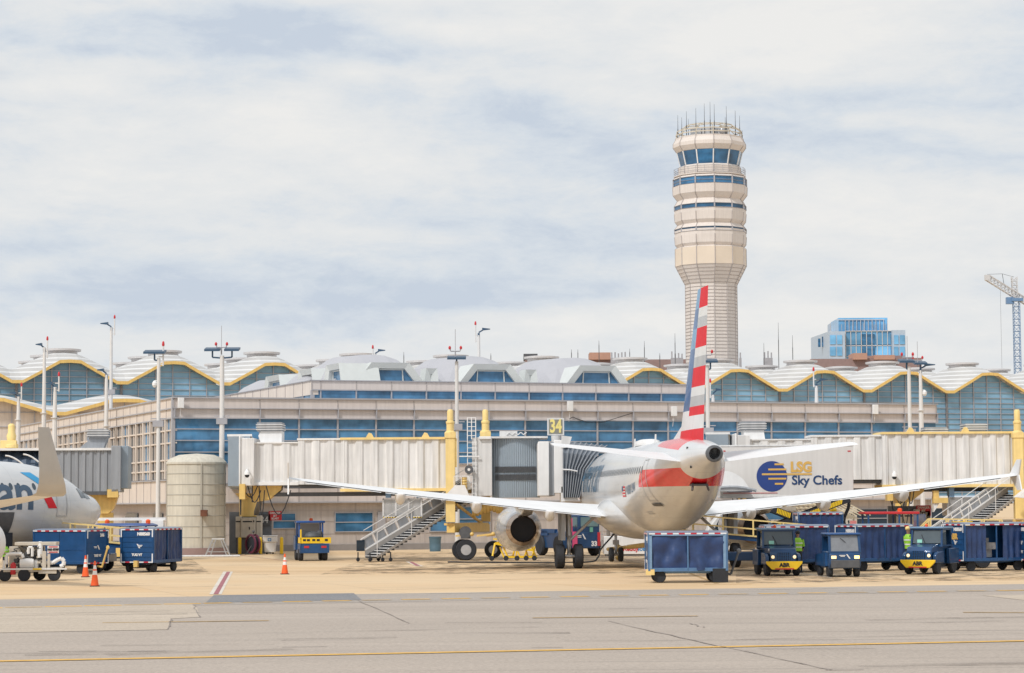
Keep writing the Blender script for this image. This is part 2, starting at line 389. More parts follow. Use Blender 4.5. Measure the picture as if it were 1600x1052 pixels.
for i in range(34):
    px, py = rt.uniform(-60, 1500), rt.choice((rt.uniform(958, 1046), rt.uniform(870, 925))); L_ = rt.uniform(120, 520) if py > 950 else rt.uniform(80, 260)
    line(px, py, px+L_, py-L_*rt.uniform(.004, .03), rt.uniform(.25, .8), M_tyre, .0145+i*.0002, name='tyre_mark')
# apron markings
def quad(pts, m, z=.008, name='painted_line'): return sheet(name, [G(*p).xy for p in pts], z, m)
quad([(327, 929), (346, 929), (364, 893.5), (349, 893.5)], M_linew); quad([(333.5, 929), (341, 929), (360, 894), (354, 894)], M_liner, .012)
quad([(634, 878), (643, 878), (662, 885), (650, 885)], M_linew); quad([(639, 878.3), (644.5, 878.3), (657, 884.7), (650, 884.7)], M_liner, .012)
line(1035, 880, 1120, 912, .16, M_lineold, .008); line(1100, 913.5, 1175, 913, .16, M_line, .012)
line(940, 870, 1035, 880, .10, M_liner, .008); line(360, 866, 450, 877, .07, M_liner, .008)
line(1230, 893, 1300, 903, .10, M_linew, .008)
# oil stains under parking places, also painting in contact shade beneath the vehicles
M_stain_shade = mat('oil_stain_shade', (.16, .115, .08), .6, var=.3, scale=1)
kk = NT(M_stain_shade); kk.xyz(); kk.put(kk.p.inputs['Alpha'], kk.rng(kk.noise(.9, (1, .6, 1), 6, .7), .46, .66, 0, .65))
sheet('oil_stain_shade', [G(500, 898).xy, G(1130, 896).xy, G(1090, 862).xy, G(600, 864).xy], .006, M_stain_shade)
sheet('oil_stain_shade', [G(0, 900).xy, G(330, 897).xy, G(300, 874).xy, G(0, 878).xy], .006, M_stain_shade)
sheet('oil_stain_shade', [G(1150, 912).xy, G(1640, 906).xy, G(1640, 880).xy, G(1150, 884).xy], .006, M_stain_shade)

# ================================================================== TERMINAL PIER
CORN = W(272, 700, 156.3); RZ = math.atan(.34)
FR = Frame((CORN.x, CORN.y), RZ)
pier = thing('terminal_pier', 'long beige panelled terminal pier with a blue ribbon of windows behind the bridges', 'terminal', FR)
XR = FR.at(1463, 640)[0]; X0 = FR.at(406, 640)[0]; BAY = (XR-X0)/19.0
zt = 10.33
bays = [X0+BAY*i for i in range(-1, 20)]; bays = [b for b in bays if b > 1.5]; xs = [0.0]+bays
DEP = 60.0
b = MB()
b.box(0, XR, 0, .5, 9.02, zt); b.box(0, XR, -.0, .5, 3.25, 5.95)
b.use(1)
for x in xs:
    b.box(x-.035, x+.035, -.03, .02, 9.02, zt-.06); b.box(x-.035, x+.035, -.03, .02, 3.25, 5.95)
b.use(2)
b.box(-.15, XR+.1, -.12, .5, zt, zt+.10)
for z, t in ((9.66, .05), (9.0, .07)): b.box(-.1, XR, -.22, -.02, z-t/2, z+t/2)
for z in (5.92, 4.6, 3.3): b.box(-.05, XR, -.10, -.02, z-.04, z+.04)
for x in xs: b.box(x-.04, x+.04, -.20, -.03, 9.0, 9.7)
b.build('wall', [M_panel, M_joint, M_rail], pier)
b = MB(); b.box(.3, XR-.3, .55, DEP, 3.3, 10.0); b.box(.05, XR-.05, .02, DEP, 10.0, 10.1); b.build('roof', M_roofm, pier)
# upper windows, one per bay
for i in range(len(xs)-1):
    x0, x1 = xs[i]+.06, xs[i+1]-.06
    b = MB(); b.box(x0, x1, .06, .16, 5.97, 8.98); o = b.build('window', M_glass, pier)
    f = MB(); f.box(x0-.12, x0, -.04, .2, 5.97, 8.98)
    for z in (8.27, 7.5, 6.72): f.box(x0, x1, -.02, .2, z-.035, z+.035)
    f.build('frame', M_rail, o)
# lower storey
b = MB(); b.box(.4, XR-.3, .45, .9, .42, 3.25)
b.use(1)
for i in range(0, 24):
    x = .4+i*(XR-1)/23; b.box(x-.02, x+.02, .42, .46, .42, 3.22)
for z in (1.15, 2.0, 2.75): b.box(.4, XR-.3, .425, .46, z-.012, z+.012)
b.use(2).box(.35, XR-.3, .38, .9, 0, .42)
b.build('lower_wall', [M_lower, M_joint, M_plinth], pier)
for (p0, p1, y0, y1) in ((427, 461, 803, 825), (524, 582, 802, 830), (672, 765, 793, 829), (1338, 1386, 796, 824), (1000, 1060, 800, 828), (1455, 1480, 795, 830), (1190, 1235, 800, 825)):
    (x0, z1), (x1, z0) = FR.at(p0, y0, .4), FR.at(p1, y1, .4)
    b = MB(); b.box(x0, x1, .40, .44, z0, z1); o = b.build('window', M_glassd if p0 > 1300 else M_glass, pier)
    f = MB(); zm = (z0+z1)/2
    for q in ((x0-.05, x1+.05, z0-.06, z0), (x0-.05, x1+.05, z1, z1+.05), (x0, x1, zm-.03, zm+.03), (x0-.06, x0, z0, z1), (x1, x1+.06, z0, z1)): f.box(q[0], q[1], .34, .46, q[2], q[3])
    f.build('frame', M_rail, o)
for (p0, p1, y0) in ((462, 478, 816), (590, 602, 800), (1480, 1500, 800)):
    (x0, z1), (x1, _) = FR.at(p0, y0, .4), FR.at(p1, y0, .4)
    b = MB(); b.box(x0, x1, .36, .44, .05, z1); o = b.build('door', M_rail, pier); MB().box(x0+.1, x0+.16, .30, .36, 1.0, 1.15).build('handle', M_black, o)
# utility boxes and cable on the parapet
for px, py in ((888, 635), (1050, 643), (1364, 640), (281, 630)):
    x, z = FR.at(px, py); b = MB(); b.box(x-.20, x+.20, -.5, -.24, z-.36, z+.34); b.bar((x, -.3, z-.35), (x, -.1, z-1.1), .04); b.build('junction_box', M_white, pier, bevel=.03)
pts = [FR.at(*q) for q in ((888, 655), (893, 652), (900, 655), (915, 660), (940, 660), (960, 654), (985, 646))]
MB().path([(p[0], -.26, p[1]) for p in pts], .025).build('cable', M_black, pier)
# left return wall
FAR = W(35, 700, 208.7); dL = Vector((CORN.x-FAR.x, CORN.y-FAR.y)); LL = dL.length
FL = Frame((CORN.x, CORN.y), math.atan2(dL.y, dL.x))
LB = -FL.at(260, 650)[0]*1.0
nL = int(LL/LB)+1; xl = [-LB*i for i in range(nL+1)]; XE = xl[-1]
b = MB(); b.box(XE, -.02, 0, .5, 9.02, zt); b.box(XE, -.02, 0, .5, 3.25, 4.9); b.use(1)
for x in xl: b.box(x-.04, x+.04, -.03, .02, 9.02, zt-.06); b.box(x-.04, x+.04, -.03, .02, 3.25, 4.9)
b.use(2).box(XE, .1, -.1, .5, zt, zt+.1)
for z in (9.66, 9.0, 4.85, 3.3): b.box(XE, 0, -.12, -.02, z-.04, z+.04)
b.box(-.35, .0, -.14, -.03, 3.25, zt); b.build('side_wall', [M_panel2, M_joint, M_rail], pier, FL)
for i in range(nL):
    x1, x0 = xl[i], xl[i+1]; b = MB(); b.box(x0+.02, x1-.02, .08, .16, 4.92, 8.98); o = b.build('window', M_glassd if i % 3 else M_glass, pier, FL)
    f = MB(); f.box(x0-.1, x0+.14, -.12, .2, 4.92, 8.98); f.box((x0+x1)/2-.05, (x0+x1)/2+.05, -.02, .2, 4.92, 8.98)
    for z in (8.2, 7.35, 6.2, 5.5): f.box(x0, x1, -.05, .2, z-.05, z+.05)
    f.build('frame', M_panel2, o, FL)
b = MB(); b.box(XE, -.4, .6, 1.0, 0, 3.25); b.use(1)
for z in (1.0, 2.1): b.box(XE, -.4, .58, .6, z-.02, z+.02)
b.build('lower_side_wall', [M_lower, M_joint], pier, FL)
for px, w_ in ((205, 2.0), (246, 1.4)):
    x, z = FL.at(px, 812, .5); b = MB(); b.box(x-w_, x+w_, .5, .57, 1.7, 2.6); b.build('window', M_glassd, pier, FL)

# upper storey ------------------------------------------------
SB = 7.0; zu = 12.0
FU = Frame(FR.M @ Vector((FR.at(487, 600, SB)[0], SB, 0)), RZ)
upper = thing('upper_concourse', 'set back upper storey with grey humped roof and trapezoid dormers above the pier', 'building', FU)
UR = FU.at(1093, 600)[0]
u0 = FU.at(501, 600)[0]; ub = (FU.at(1033, 600)[0]-u0)/10.0
ux = [0]+[u0+ub*i for i in range(12) if u0+ub*i < UR]+[UR]
b = MB(); b.box(0, UR, 0, .5, 11.36, zu); b.use(1)
for x in ux: b.box(x-.03, x+.03, -.03, 0.02, 11.36, zu-.03)
b.use(2).box(-.05, UR, -.1, .5, zu, zu+.06); b.box(0, UR, -.08, -.02, 11.31, 11.38)
b.build('wall', [M_panel, M_joint, M_rail], upper)
for i in range(len(ux)-1):
    b = MB(); b.box(ux[i]+.05, ux[i+1]-.05, .08, .16, 9.6, 11.32); o = b.build('window', M_glass, upper)
    MB().box(ux[i]-.05, ux[i]+.05, -.03, .2, 9.6, 11.32).build('frame', M_rail, o)
FUL = Frame(FU.loc, FL.rz); UL = 42.0
b = MB(); b.box(-UL, 0, 0, .5, 11.0, zu); b.use(1)
for i in range(11): b.box(-LB*i-.04, -LB*i+.04, -.03, .02, 11.0, zu-.03)
b.use(2).box(-UL, 0, -.1, .5, zu, zu+.06); b.build('side_wall', [M_panel2, M_joint, M_rail], upper, FUL)
for i in range(10):
    b = MB(); b.box(-LB*(i+1)+.05, -LB*i-.05, .08, .16, 9.6, 11.0); o = b.build('window', M_glass, upper, FUL)
    MB().box(-LB*i-.1, -LB*i+.05, -.02, .2, 9.6, 11.0).build('frame', M_rail, o, FUL)
b = MB(); b.box(.5, UR-.5, .5, 40, 9.6, 11.95); b.build('core', M_roofm, upper)
# faceted metal humps and dormers along the front
hx = [FU.at(p, 575, 2)[0] for p in (602, 760, 924)]; hw = (hx[1]-hx[0])/2
hh = [14.25, 14.0, 14.1]
def hump(mb, cx, cy, w2, d2, z0, zr, n=8):
    def f(a): a = min(1, abs(a)); return 1-a**2.6
    g = [[(cx+w2*(2*i/n-1), cy+d2*(2*j/n-1), z0+(zr-z0)*min(1, 1.15*(f(2*i/n-1)*.55+.45)*f(2*j/n-1)**.8*(f(2*i/n-1)**.35))) for i in range(n+1)] for j in range(n+1)]
    vs = [p for r in g for p in r]; fs = [(j*(n+1)+i, j*(n+1)+i+1, (j+1)*(n+1)+i+1, (j+1)*(n+1)+i) for j in range(n) for i in range(n)]
    mb.add(vs, fs)
rf = MB()
for x in hx:
    hump(rf, x, 9.6, hw*1.0, 7.4, 11.98, 14.35)
for j in range(3): hump(rf, 5.2, 12+j*9.5, 4.2, 5.2, 11.98, 13.7)
rfo = rf.build('roof', M_roofm, upper, smooth=False)
def dormer(fr, x, w0, w1, z0, z1, y0, dep, winset=.28):
    b = MB(); t = .42
    # sloping frame: a trapezoid picture frame with depth
    out = [(x-w0, z0), (x-w1, z1), (x+w1, z1), (x+w0, z0)]
    inn = [(x-w0+t*1.5, z0), (x-w1+t*.75, z1-t), (x+w1-t*.75, z1-t), (x+w0-t*1.5, z0)]
    for i in range(3):
        a, c = out[i], out[i+1]; a2, c2 = inn[i], inn[i+1]
        q = [(a[0], y0, a[1]), (c[0], y0, c[1]), (c2[0], y0+.15, c2[1]), (a2[0], y0+.15, a2[1])]
        q2 = [(p[0], y0+dep, p[2]) for p in q]
        b.add(q+q2, [(0, 1, 2, 3), (4, 7, 6, 5), (0, 4, 5, 1), (3, 2, 6, 7), (1, 5, 6, 2), (0, 3, 7, 4)])
    b.box(x-w1, x+w1, y0+dep*.9, y0+dep, z0, z1)
    o = b.build('dormer', M_dormer, upper, fr)
    g = MB(); g.prism(inn, y0+winset+.2, y0+winset+.28); w_ = g.build('window', M_glass, o, fr)
    f = MB()
    for sx_ in (-1, 1): f.bar((x+sx_*(w1-.35), y0+winset+.15, z0), (x+sx_*(w1-.42), y0+winset+.15, z1-t), .08)
    f.bar((x-w1+.3, y0+winset+.15, z1-t-.06), (x+w1-.3, y0+winset+.15, z1-t-.06), .10)
    f.build('frame', M_dormer, w_, fr)
for x in hx: dormer(FU, x, 2.5, 1.42, 12.06, 13.42, .6, 4.6)
for p, s_ in ((680, 1), (836, 1), (668, 0)):
    if s_: x = FU.at(p, 580, .6)[0]; dormer(FU, x, .55, .42, 12.06, 13.1, 1.5, 1.4, .1)
for pp, ww in ((519, 2.1), (476, 2.2), (425, 2.5)): dormer(FUL, FUL.at(pp, 590, 2.2)[0], ww, ww*.72, 12.04, 13.35, 2.2, 3.0)

# ================================================================== MAIN HALL WITH ARCHES
def prof(t):        # faceted arch, t in 0..1 across one bay
    pts = [(0, 0), (.05, .0), (.27, .60), (.40, .97), (.5, 1), (.60, .97), (.73, .60), (.95, 0), (1, 0)]
    for (a, za), (b_, zb) in zip(pts[:-1], pts[1:]):
        if t <= b_: return za+(zb-za)*(t-a)/(b_-a)
    return 0
KN = [0, .05, .16, .27, .335, .40, .5, .60, .665, .73, .84, .95, 1]
M_vault = mat('vault_roof', (.62, .60, .58), .4, .1, var=0)
k = NT(M_vault); X = k.xyz()
st = k.lt(k.math('FRACT', k.mul(X[2], 1.55)), .30)
c = k.mix(k.rng(k.noise(.3), .35, .65, 0, 1), (.46, .45, .44), (.55, .54, .52)); k.put(k.p.inputs['Base Color'], k.mix(st, c, (.70, .70, .70)))
YH = 306.0
def hall(name, label, c_, pxv, zbase_px, rise, rows, i0, i1, wall='glass', ring=True, yellow=.37, bayw=None, zv=None, low=4.0):
    o = W(pxv, zbase_px, c_); fr = Frame((o.x, o.y), RZ); root = thing(name, label, 'terminal', fr); zv = o.z
    for i in range(i0, i1):
        x0 = i*bayw
        r_ = MB()
        for j in range(rows):
            n = len(KN); g = []
            for b_ in range(9):
                ty = b_/8.0
                py = 1-abs(2*ty-1)**2.2
                g.append([(x0+bayw*KN[a], .5+j*bayw+ty*bayw, zv+rise*(1-(1-prof(KN[a]))*(1-.70*py**.8))+.56*rise*math.sin(math.pi*KN[a])**1.3*py**1.2) for a in range(n)])
            vs = [p for q in g for p in q]
            r_.add(vs, [(b_*n+a, b_*n+a+1, (b_+1)*n+a+1, (b_+1)*n+a) for b_ in range(8) for a in range(n-1)])
        # overhang to the yellow edge
        r_.add([(x0+bayw*t, -.9, zv+rise*prof(t)+.05) for t in KN]+[(x0+bayw*t, .5, zv+rise*prof(t)) for t in KN], [(a, a+1, len(KN)+a+1, len(KN)+a) for a in range(len(KN)-1)])
        rr = r_.build('vault', M_vault, root, ang=12)
        if ring:
            for j in range(rows):
                q = MB(); cx, cy = x0+bayw/2, .5+(j+.5)*bayw; zt_ = zv+rise*1.50
                q.lathe([(bayw*.15, zt_-.35), (bayw*.15, zt_+.22), (bayw*.185, zt_+.26), (bayw*.187, zt_+.52), (bayw*.13, zt_+.62), (.1, zt_+.68)], 28, (cx, cy, 0))
                q.build('roof_ring', M_coping, rr)
        e = MB()
        for a, b_ in zip(KN[:-1], KN[1:]):
            za, zb = zv+rise*prof(a), zv+rise*prof(b_); xa, xb = x0+bayw*a, x0+bayw*b_
            e.add([(xa, -1.0, za-yellow), (xb, -1.0, zb-yellow), (xb, -1.0, zb+.06), (xa, -1.0, za+.06), (xa, -.8, za-yellow), (xb, -.8, zb-yellow), (xb, -.8, zb+.06), (xa, -.8, za+.06)],
                  [(0, 1, 2, 3), (7, 6, 5, 4), (0, 4, 5, 1), (3, 2, 6, 7)])
        e.build('fascia', M_yel, root, ang=5)
        # soffit and window wall
        zz = [zv+rise*prof(t)-.30 for t in KN]
        wl = MB(); s_ = [(x0+bayw*t, z) for t, z in zip(KN, zz)]; poly = [(x0, low)]+s_+[(x0+bayw, low)]
        wl.prism(poly, .30, .40); wo = wl.build('window', M_glassh if wall == 'glass' else M_panel2, root)
        f = MB()
        for q in range(0, 7):
            t = q/6.0; x = x0+bayw*t; wth = .16 if q in (0, 6) else .05
            f.box(x-wth, x+wth, .12, .30, low, zv+rise*prof(t)-.33)
        z = low+.5
        while z < zv+rise-.6:
            ts = [t/60 for t in range(61) if zv+rise*prof(t/60)-.4 > z]
            runs = []
            if z < zv-.4: runs = [(0, 1)]
            elif ts: runs = [(min(ts), max(ts))]
            for a, b_ in runs: f.box(x0+bayw*a, x0+bayw*b_, .16, .28, z-.035, z+.035)
            z += .78 if wall == 'glass' else 1.6
        f.build('frame', M_rail, wo)
    return root, fr
oH = W(190, 597, YH)
# bay length along the wall from two valleys in the photograph
frt = Frame((oH.x, oH.y), RZ); bayH = (frt.at(1351, 600)[0]-frt.at(190, 600)[0])/8.0
hall('terminal_hall', 'main terminal hall with yellow edged glass arches and pale domed roofs', YH, 190, 597, 2.75, 3, -3, 12, bayw=bayH)
oA = W(90, 645, 262.0)
frA = Frame((oA.x, oA.y), RZ); bayA = 2*(frA.at(195, 625)[0]-frA.at(90, 625)[0])
hall('lower_arcade', 'lower arcade with wavy yellow roof edge and beige panels, left of the pier', 262.0, 90, 645, 1.55, 1, -2, 1, wall='panel', ring=False, bayw=bayA, yellow=.34, low=2.0)

# ================================================================== CONTROL TOWER
YT = 363.0
base = W(1112.5, 560, YT); FT = Frame((base.x, YT, 0), rad(15-4.6*0))
FT = Frame((base.x, YT, 0), 0.0); S_ = 4.045*FPX/YT      # zoomed px per metre
tower = thing('control_tower', 'tall beige airport control tower with blue glass cab topped by antennas', 'control tower', FT)
zy = lambda v, o=140: W(1112, o+v/4.045, YT).z
A0 = math.pi/2+rad(2)
M_tow = mat('tower_panel', (.69, .63, .585), .6, var=.06, scale=.3, streak=.07); M_tan = mat('tower_tan', (.70, .60, .49), .6, var=.06, scale=.3)
def ringpart(name, pr, m, ribs=True, cap=False):
    b = MB(); b.lathe([(h/S_/math.cos(0), zy(v, o)) for h, v, o in pr], 12, a0=A0, caps=cap)
    if ribs:
        b.use(1)
        for i in range(12):
            t = A0+math.pi*2*i/12
            for (h, v, o), (h2, v2, o2) in zip(pr[:-1], pr[1:]):
                r1, r2 = h/S_+.01, h2/S_+.01
                b.bar((r1*math.cos(t), r1*math.sin(t), zy(v, o)), (r2*math.cos(t), r2*math.sin(t), zy(v2, o2)), .12)
    return b.build(name, [m, M_joint], tower, ang=12)
Z1, Z2 = 140, 380
shaft = ringpart('shaft', [(164, 5600, Z1), (164, 765, Z2), (164, 268, Z2)], M_tow)
b = MB()
v = 285
while v < 800:
    z = zy(v, Z2); b.lathe([(165.5/S_, z-.035), (167.5/S_, z), (165.5/S_, z+.035)], 12, a0=A0, caps=False); v += 21.5
b.build('shaft_rib', mat('rib_grey', (.40, .35, .33), .7), tower)
ringpart('flared_collar', [(164, 268, Z2), (225, 150, Z2)], M_tow)
b = MB()
for i in range(6):
    v = 150+i*22; h = 225-(225-164)*(v-150)/118; z = zy(v, Z2); b.lathe([(h/S_, z-.035), (h/S_+.08, z), (h/S_, z+.035)], 12, a0=A0, caps=False)
b.build('collar_rib', mat('rib_grey', (.40, .35, .33), .7), tower)
ringpart('tan_band', [(226, 150, Z2), (226, 40, Z2)], M_tan)
ringpart('head', [(226, 40, Z2), (211, 1003, Z1), (225, 985, Z1), (229, 935, Z1)], M_tow)
ringpart('head', [(229, 912, Z1), (229, 898, Z1)], M_tow, False)
def band(v0, v1, h):
    o = ringpart('window_band', [(h, v0, Z1), (h, v1, Z1)], M_glasst, False)
    b = MB()
    for i in range(12):
        t = A0+math.pi*2*i/12; r = h/S_+.03; b.bar((r*math.cos(t), r*math.sin(t), zy(v1)), (r*math.cos(t), r*math.sin(t), zy(v0)), .22)
    for v_ in (v0, v1): b.lathe([((h)/S_, zy(v_)-.06), (h/S_+.18, zy(v_)), (h/S_, zy(v_)+.06)], 12, a0=A0, caps=False)
    if v0-v1 > 30: z = zy((v0+v1)/2); b.lathe([(h/S_, z-.05), (h/S_+.1, z), (h/S_, z+.05)], 12, a0=A0, caps=False)
    b.build('mullion', M_rail, o)
band(912, 888, 226); ringpart('head', [(229, 888, Z1), (208, 862, Z1), (225, 840, Z1), (229, 790, Z1)], M_tow)
ringpart('head', [(229, 935, Z1), (229, 912, Z1)], M_tow, False)
band(768, 742, 226); ringpart('head', [(229, 790, Z1), (229, 768, Z1)], M_tow, False)
ringpart('head', [(228, 742, Z1), (208, 708, Z1), (236, 672, Z1), (238, 620, Z1)], M_tow)
band(618, 574, 232); ringpart('head', [(236, 574, Z1), (220, 556, Z1), (150, 540, Z1)], M_tow)
b = MB(); z = zy(552); b.lathe([(150/S_, z-.12), (231/S_, z-.12), (231/S_, z+.02), (150/S_, z+.02)], 12, a0=A0)
b.build('balcony_deck', M_tow, tower)
b = MB()
for i in range(24):
    t = A0+math.pi*2*i/24; r = 228/S_*(1 if i % 2 == 0 else math.cos(rad(15))); b.tube((r*math.cos(t), r*math.sin(t), z), (r*math.cos(t), r*math.sin(t), z+1.1), .03, n=5)
for dz in (.4, .75, 1.1): b.lathe([(228/S_, z+dz-.025), (229/S_+.03, z+dz), (228/S_, z+dz+.025)], 12, a0=A0, caps=False)
b.build('railing', M_rail, tower)
ringpart('cab_base', [(197, 545, Z1), (199, 500, Z1), (187, 490, Z1)], M_tow)
cab = MB(); cr = [(186/S_, zy(490)), (208/S_, zy(402))]
for i in range(12):
    t0, t1 = A0+math.pi*2*i/12, A0+math.pi*2*(i+1)/12
    g = MB(); g.add([(cr[0][0]*math.cos(t0), cr[0][0]*math.sin(t0), cr[0][1]), (cr[0][0]*math.cos(t1), cr[0][0]*math.sin(t1), cr[0][1]), (cr[1][0]*math.cos(t1), cr[1][0]*math.sin(t1), cr[1][1]), (cr[1][0]*math.cos(t0), cr[1][0]*math.sin(t0), cr[1][1])], [(0, 1, 2, 3)])
    o = g.build('window', M_glasst, tower, smooth=False)
    MB().bar((cr[0][0]*math.cos(t0)*1.005, cr[0][0]*math.sin(t0)*1.005, cr[0][1]), (cr[1][0]*math.cos(t0)*1.005, cr[1][0]*math.sin(t0)*1.005, cr[1][1]), .17).build('mullion', M_white, o)
ringpart('cab_roof', [(200, 408, Z1), (212, 400, Z1), (232, 372, Z1), (232, 350, Z1), (216, 322, Z1), (216, 312, Z1), (205, 312, Z1), (10, 316, Z1)], M_tow)
b = MB(); zr = zy(314)
for i in range(12):     # curved roof truss and walkway rails
    t = A0+math.pi*2*i/12; c_, s__ = math.cos(t), math.sin(t)
    pr = [(212/S_, zr), (206/S_, zr+1.1), (150/S_, zr+2.0), (75/S_, zy(232))]
    b.path([(r*c_, r*s__, z_) for r, z_ in pr], .075, 5)
for r, z_ in ((212/S_, zr+.55), (206/S_, zr+1.1), (150/S_, zr+2.0), (75/S_, zy(230))): b.lathe([(r-.08, z_), (r+.08, z_+.08), (r+.08, z_-.08)], 12, a0=A0, caps=False)
b.build('roof_truss', mat('truss_beige', (.58, .52, .42), .6), tower)
b = MB(); b.lathe([(80/S_, zr), (80/S_, zr+1.5), (74/S_, zr+1.6), (.1, zr+1.7)], 12); b.box(-3, -1.4, -1.6, -.2, zr, zr+1.5); b.box(1.2, 2.8, -2.2, -.6, zr, zr+1.3); b.ball((1.8, -2.5, zr+1.0), .5); b.build('roof_plant', M_steel, tower)
rnd = random.Random(3)
for ox, top in ((-197, 155), (-181, 188), (-154, 158), (-120, 160), (-98, 145), (-46, 122), (-10, 112), (16, 125), (94, 135), (124, 152), (155, 160), (176, 118), (188, 178), (210, 258), (86, 205)):
    x = ox/S_; y = -math.sqrt(max(0, (200/S_)**2-x*x))*rnd.choice((-1, 1, 1)); b = MB()
    b.tube((x, y, zr), (x, y, zr+(zy(top)-zr)*.45), .07, n=5); b.tube((x, y, zr+(zy(top)-zr)*.45), (x, y, zy(top)), .045, .02, n=5)
    b.build('antenna', M_dsteel, tower)

# ================================================================== FAR BUILDINGS
def px_box(root, nm, Y, x0, x1, y0, ybot, dep, m, fr=None):
    p, q = W(x0, y0, Y), W(x1, y0, Y); zb = W(x0, ybot, Y).z if ybot else 0
    b = MB(); b.box(p.x, q.x, Y, Y+dep, zb, p.z); return b.build(nm, m, root, Frame((0, 0, 0)))
YO = 900.0
off = thing('office_tower', 'stepped blue glass office block on the skyline right of the control tower', 'building', Frame((W(1345, 520, YO).x, YO)))
IDF = Frame((0, 0, 0))
b = MB()
def slab(b, x0, x1, y0, y1, Y, dep):
    p, q = W(x0, y0, Y), W(x1, y1, Y); b.box(p.x, q.x, Y, Y+dep, q.z, p.z)
slab(b, 1321, 1395, 517, 600, YO, 30); slab(b, 1310, 1387, 497, 518, YO+8, 22)
b.build('glass_core', M_glasso, off, IDF)
b = MB()
slab(b, 1295, 1321.5, 518, 600, YO-3, 34); b.build('side_wing', mat('office_panel', (.40, .49, .60), .5), off, IDF); b = MB(); slab(b, 1394, 1416, 516, 600, YO-3, 34); b.build('side_wing', mat('office_panel', (.40, .49, .60), .5), off, IDF)
b = MB()
def sidewall(b, x0, x1, ya0, ya1, yb, YA, YB):
    p, q = W(x0, ya0, YB), W(x1, ya1, YA); zb = W(x0, yb, YB).z
    b.add([(p.x, p.y, zb), (q.x, q.y, zb), (q.x, q.y, q.z), (p.x, p.y, p.z)], [(0, 1, 2, 3)])
sidewall(b, 1267, 1295, 528, 518, 600, YO-3, YO+45); sidewall(b, 1293, 1310, 508, 497, 520, YO+8, YO+40); b.build('side_wall', mat('office_panel', (.40, .49, .60), .5), off, IDF)
for r_, (y0, y1) in enumerate(((524, 538), (542, 556))):
    for x0, x1 in ((1297, 1306), (1308, 1316), (1397, 1404), (1406, 1414)):
        g = MB(); p, q = W(x0, y0, YO-3.3), W(x1, y1, YO-3.3); g.box(p.x, q.x, YO-3.3, YO-2.9, q.z, p.z); g.build('window', M_glasso, off, IDF)
    for x0, x1 in ((1322, 1345), (1347, 1367), (1369, 1392)):
        g = MB(); p, q = W(x0, y0-2, YO-.4), W(x1, y1, YO-.4); g.box(p.x, q.x, YO-.4, YO-.1, q.z, p.z); g.build('window', M_glasst if x0 == 1347 else M_glasso, off, IDF)
for x0, x1, y0 in ((1273, 1277, 532), (1279, 1283, 529)):
    g = MB(); p, q = W(x0, y0, YO+22), W(x1, 545, YO+22); g.box(p.x, q.x, YO+12, YO+13, q.z, p.z); g.build('window', M_glasst, off, IDF)
b = MB()
for x in [1321+i*8.2 for i in range(10)]: p = W(x, 517, YO-.5); b.box(p.x-.12, p.x+.12, YO-.55, YO-.1, 30, p.z)
for y in (497, 517, 540, 557): p, q = W(1321 if y > 500 else 1310, y, YO-.5), W(1395 if y > 500 else 1387, y, YO-.5); b.box(p.x, q.x, YO-.55+(8 if y < 500 else 0), YO-.1+(8 if y < 500 else 0), p.z-.25, p.z)
for x in [1321+i*6 for i in range(12)]: p = W(x, 508, YO+7); b.box(p.x-.1, p.x+.1, YO+7.5, YO+7.9, W(x, 517, YO).z, W(x, 498, YO).z)
b.build('mullion', M_coping, off, IDF)
b = MB()
rnd = random.Random(5)
for i in range(6): p = W(1300+i*17, 516, YO); b.tube((p.x, YO+3, p.z), (p.x, YO+3, p.z+rnd.uniform(1, 3)), .12, n=5)
b.build('roof_mast', M_rail, off, IDF)
YG = 430.0
gar = thing('parking_garage', 'low brown roofed garage blocks just showing above the hall roofs', 'building', Frame((W(1300, 560, YG).x, YG)))
for args in ((1267, 1330, 561, 30), (1330, 1440, 560, 28), (820, 1092, 563, 25), (1355, 1410, 556, 20)):
    x0, x1, y0, d = args; px_box(gar, 'block', YG+(8 if y0 == 556 else 0), x0, x1, y0, None, d, M_brown)
m_sal = mat('salmon_panel', (.48, .28, .21), .8, var=.06)
for x0, x1, y0 in ((921, 954, 551), (1333, 1355, 552), (1366, 1398, 555), (818, 840, 553)):
    px_box(gar, 'penthouse', YG-1 if y0 != 553 else YG+3, x0, x1, y0, 562, 6, m_sal if x0 != 818 else M_dsteel)
rnd = random.Random(11)
for i, (px, ytop, yb) in enumerate(((936, 532, 552), (1007, 533, 560), (1055, 521, 560), (1194, 536, 575), (1217, 504, 575), (1239, 524, 575), (893, 546, 560), (903, 546, 560), (984, 545, 560), (1031, 552, 562), (767, 552, 562), (631, 550, 565))):
    p, q = W(px, yb, YG-6), W(px, ytop, YG-6); b = MB(); b.tube((0, 0, 0), (0, 0, q.z*.62+p.z*.38), .07, n=5); b.tube((0, 0, q.z*.62+p.z*.38), (0, 0, q.z), .05, .025, n=5)
    o = b.build('antenna_mast', M_dsteel); o.location = (p.x, YG-6, 0); ROOTM[o.name] = Matrix.Translation(o.location)
    tag(o, ('thin grey antenna mast rising from the top of the salmon penthouse', 'thin grey antenna mast between the salmon penthouse and the control tower', 'thin grey antenna mast nearest the striped fin on its left', 'shorter antenna mast just right of the control tower base', 'tallest and faintest antenna mast right of the control tower', 'antenna mast midway between control tower and glass office block', 'left one of the close pair of short antenna masts', 'right one of the close pair of short antenna masts', 'short antenna mast beside the row of five vent stacks', 'very short antenna mast left of the four vent stacks', 'short antenna mast right of the distant twin light mast', 'short antenna mast between the first and second trapezoid dormers')[i], 'antenna', 'antenna masts on the skyline')
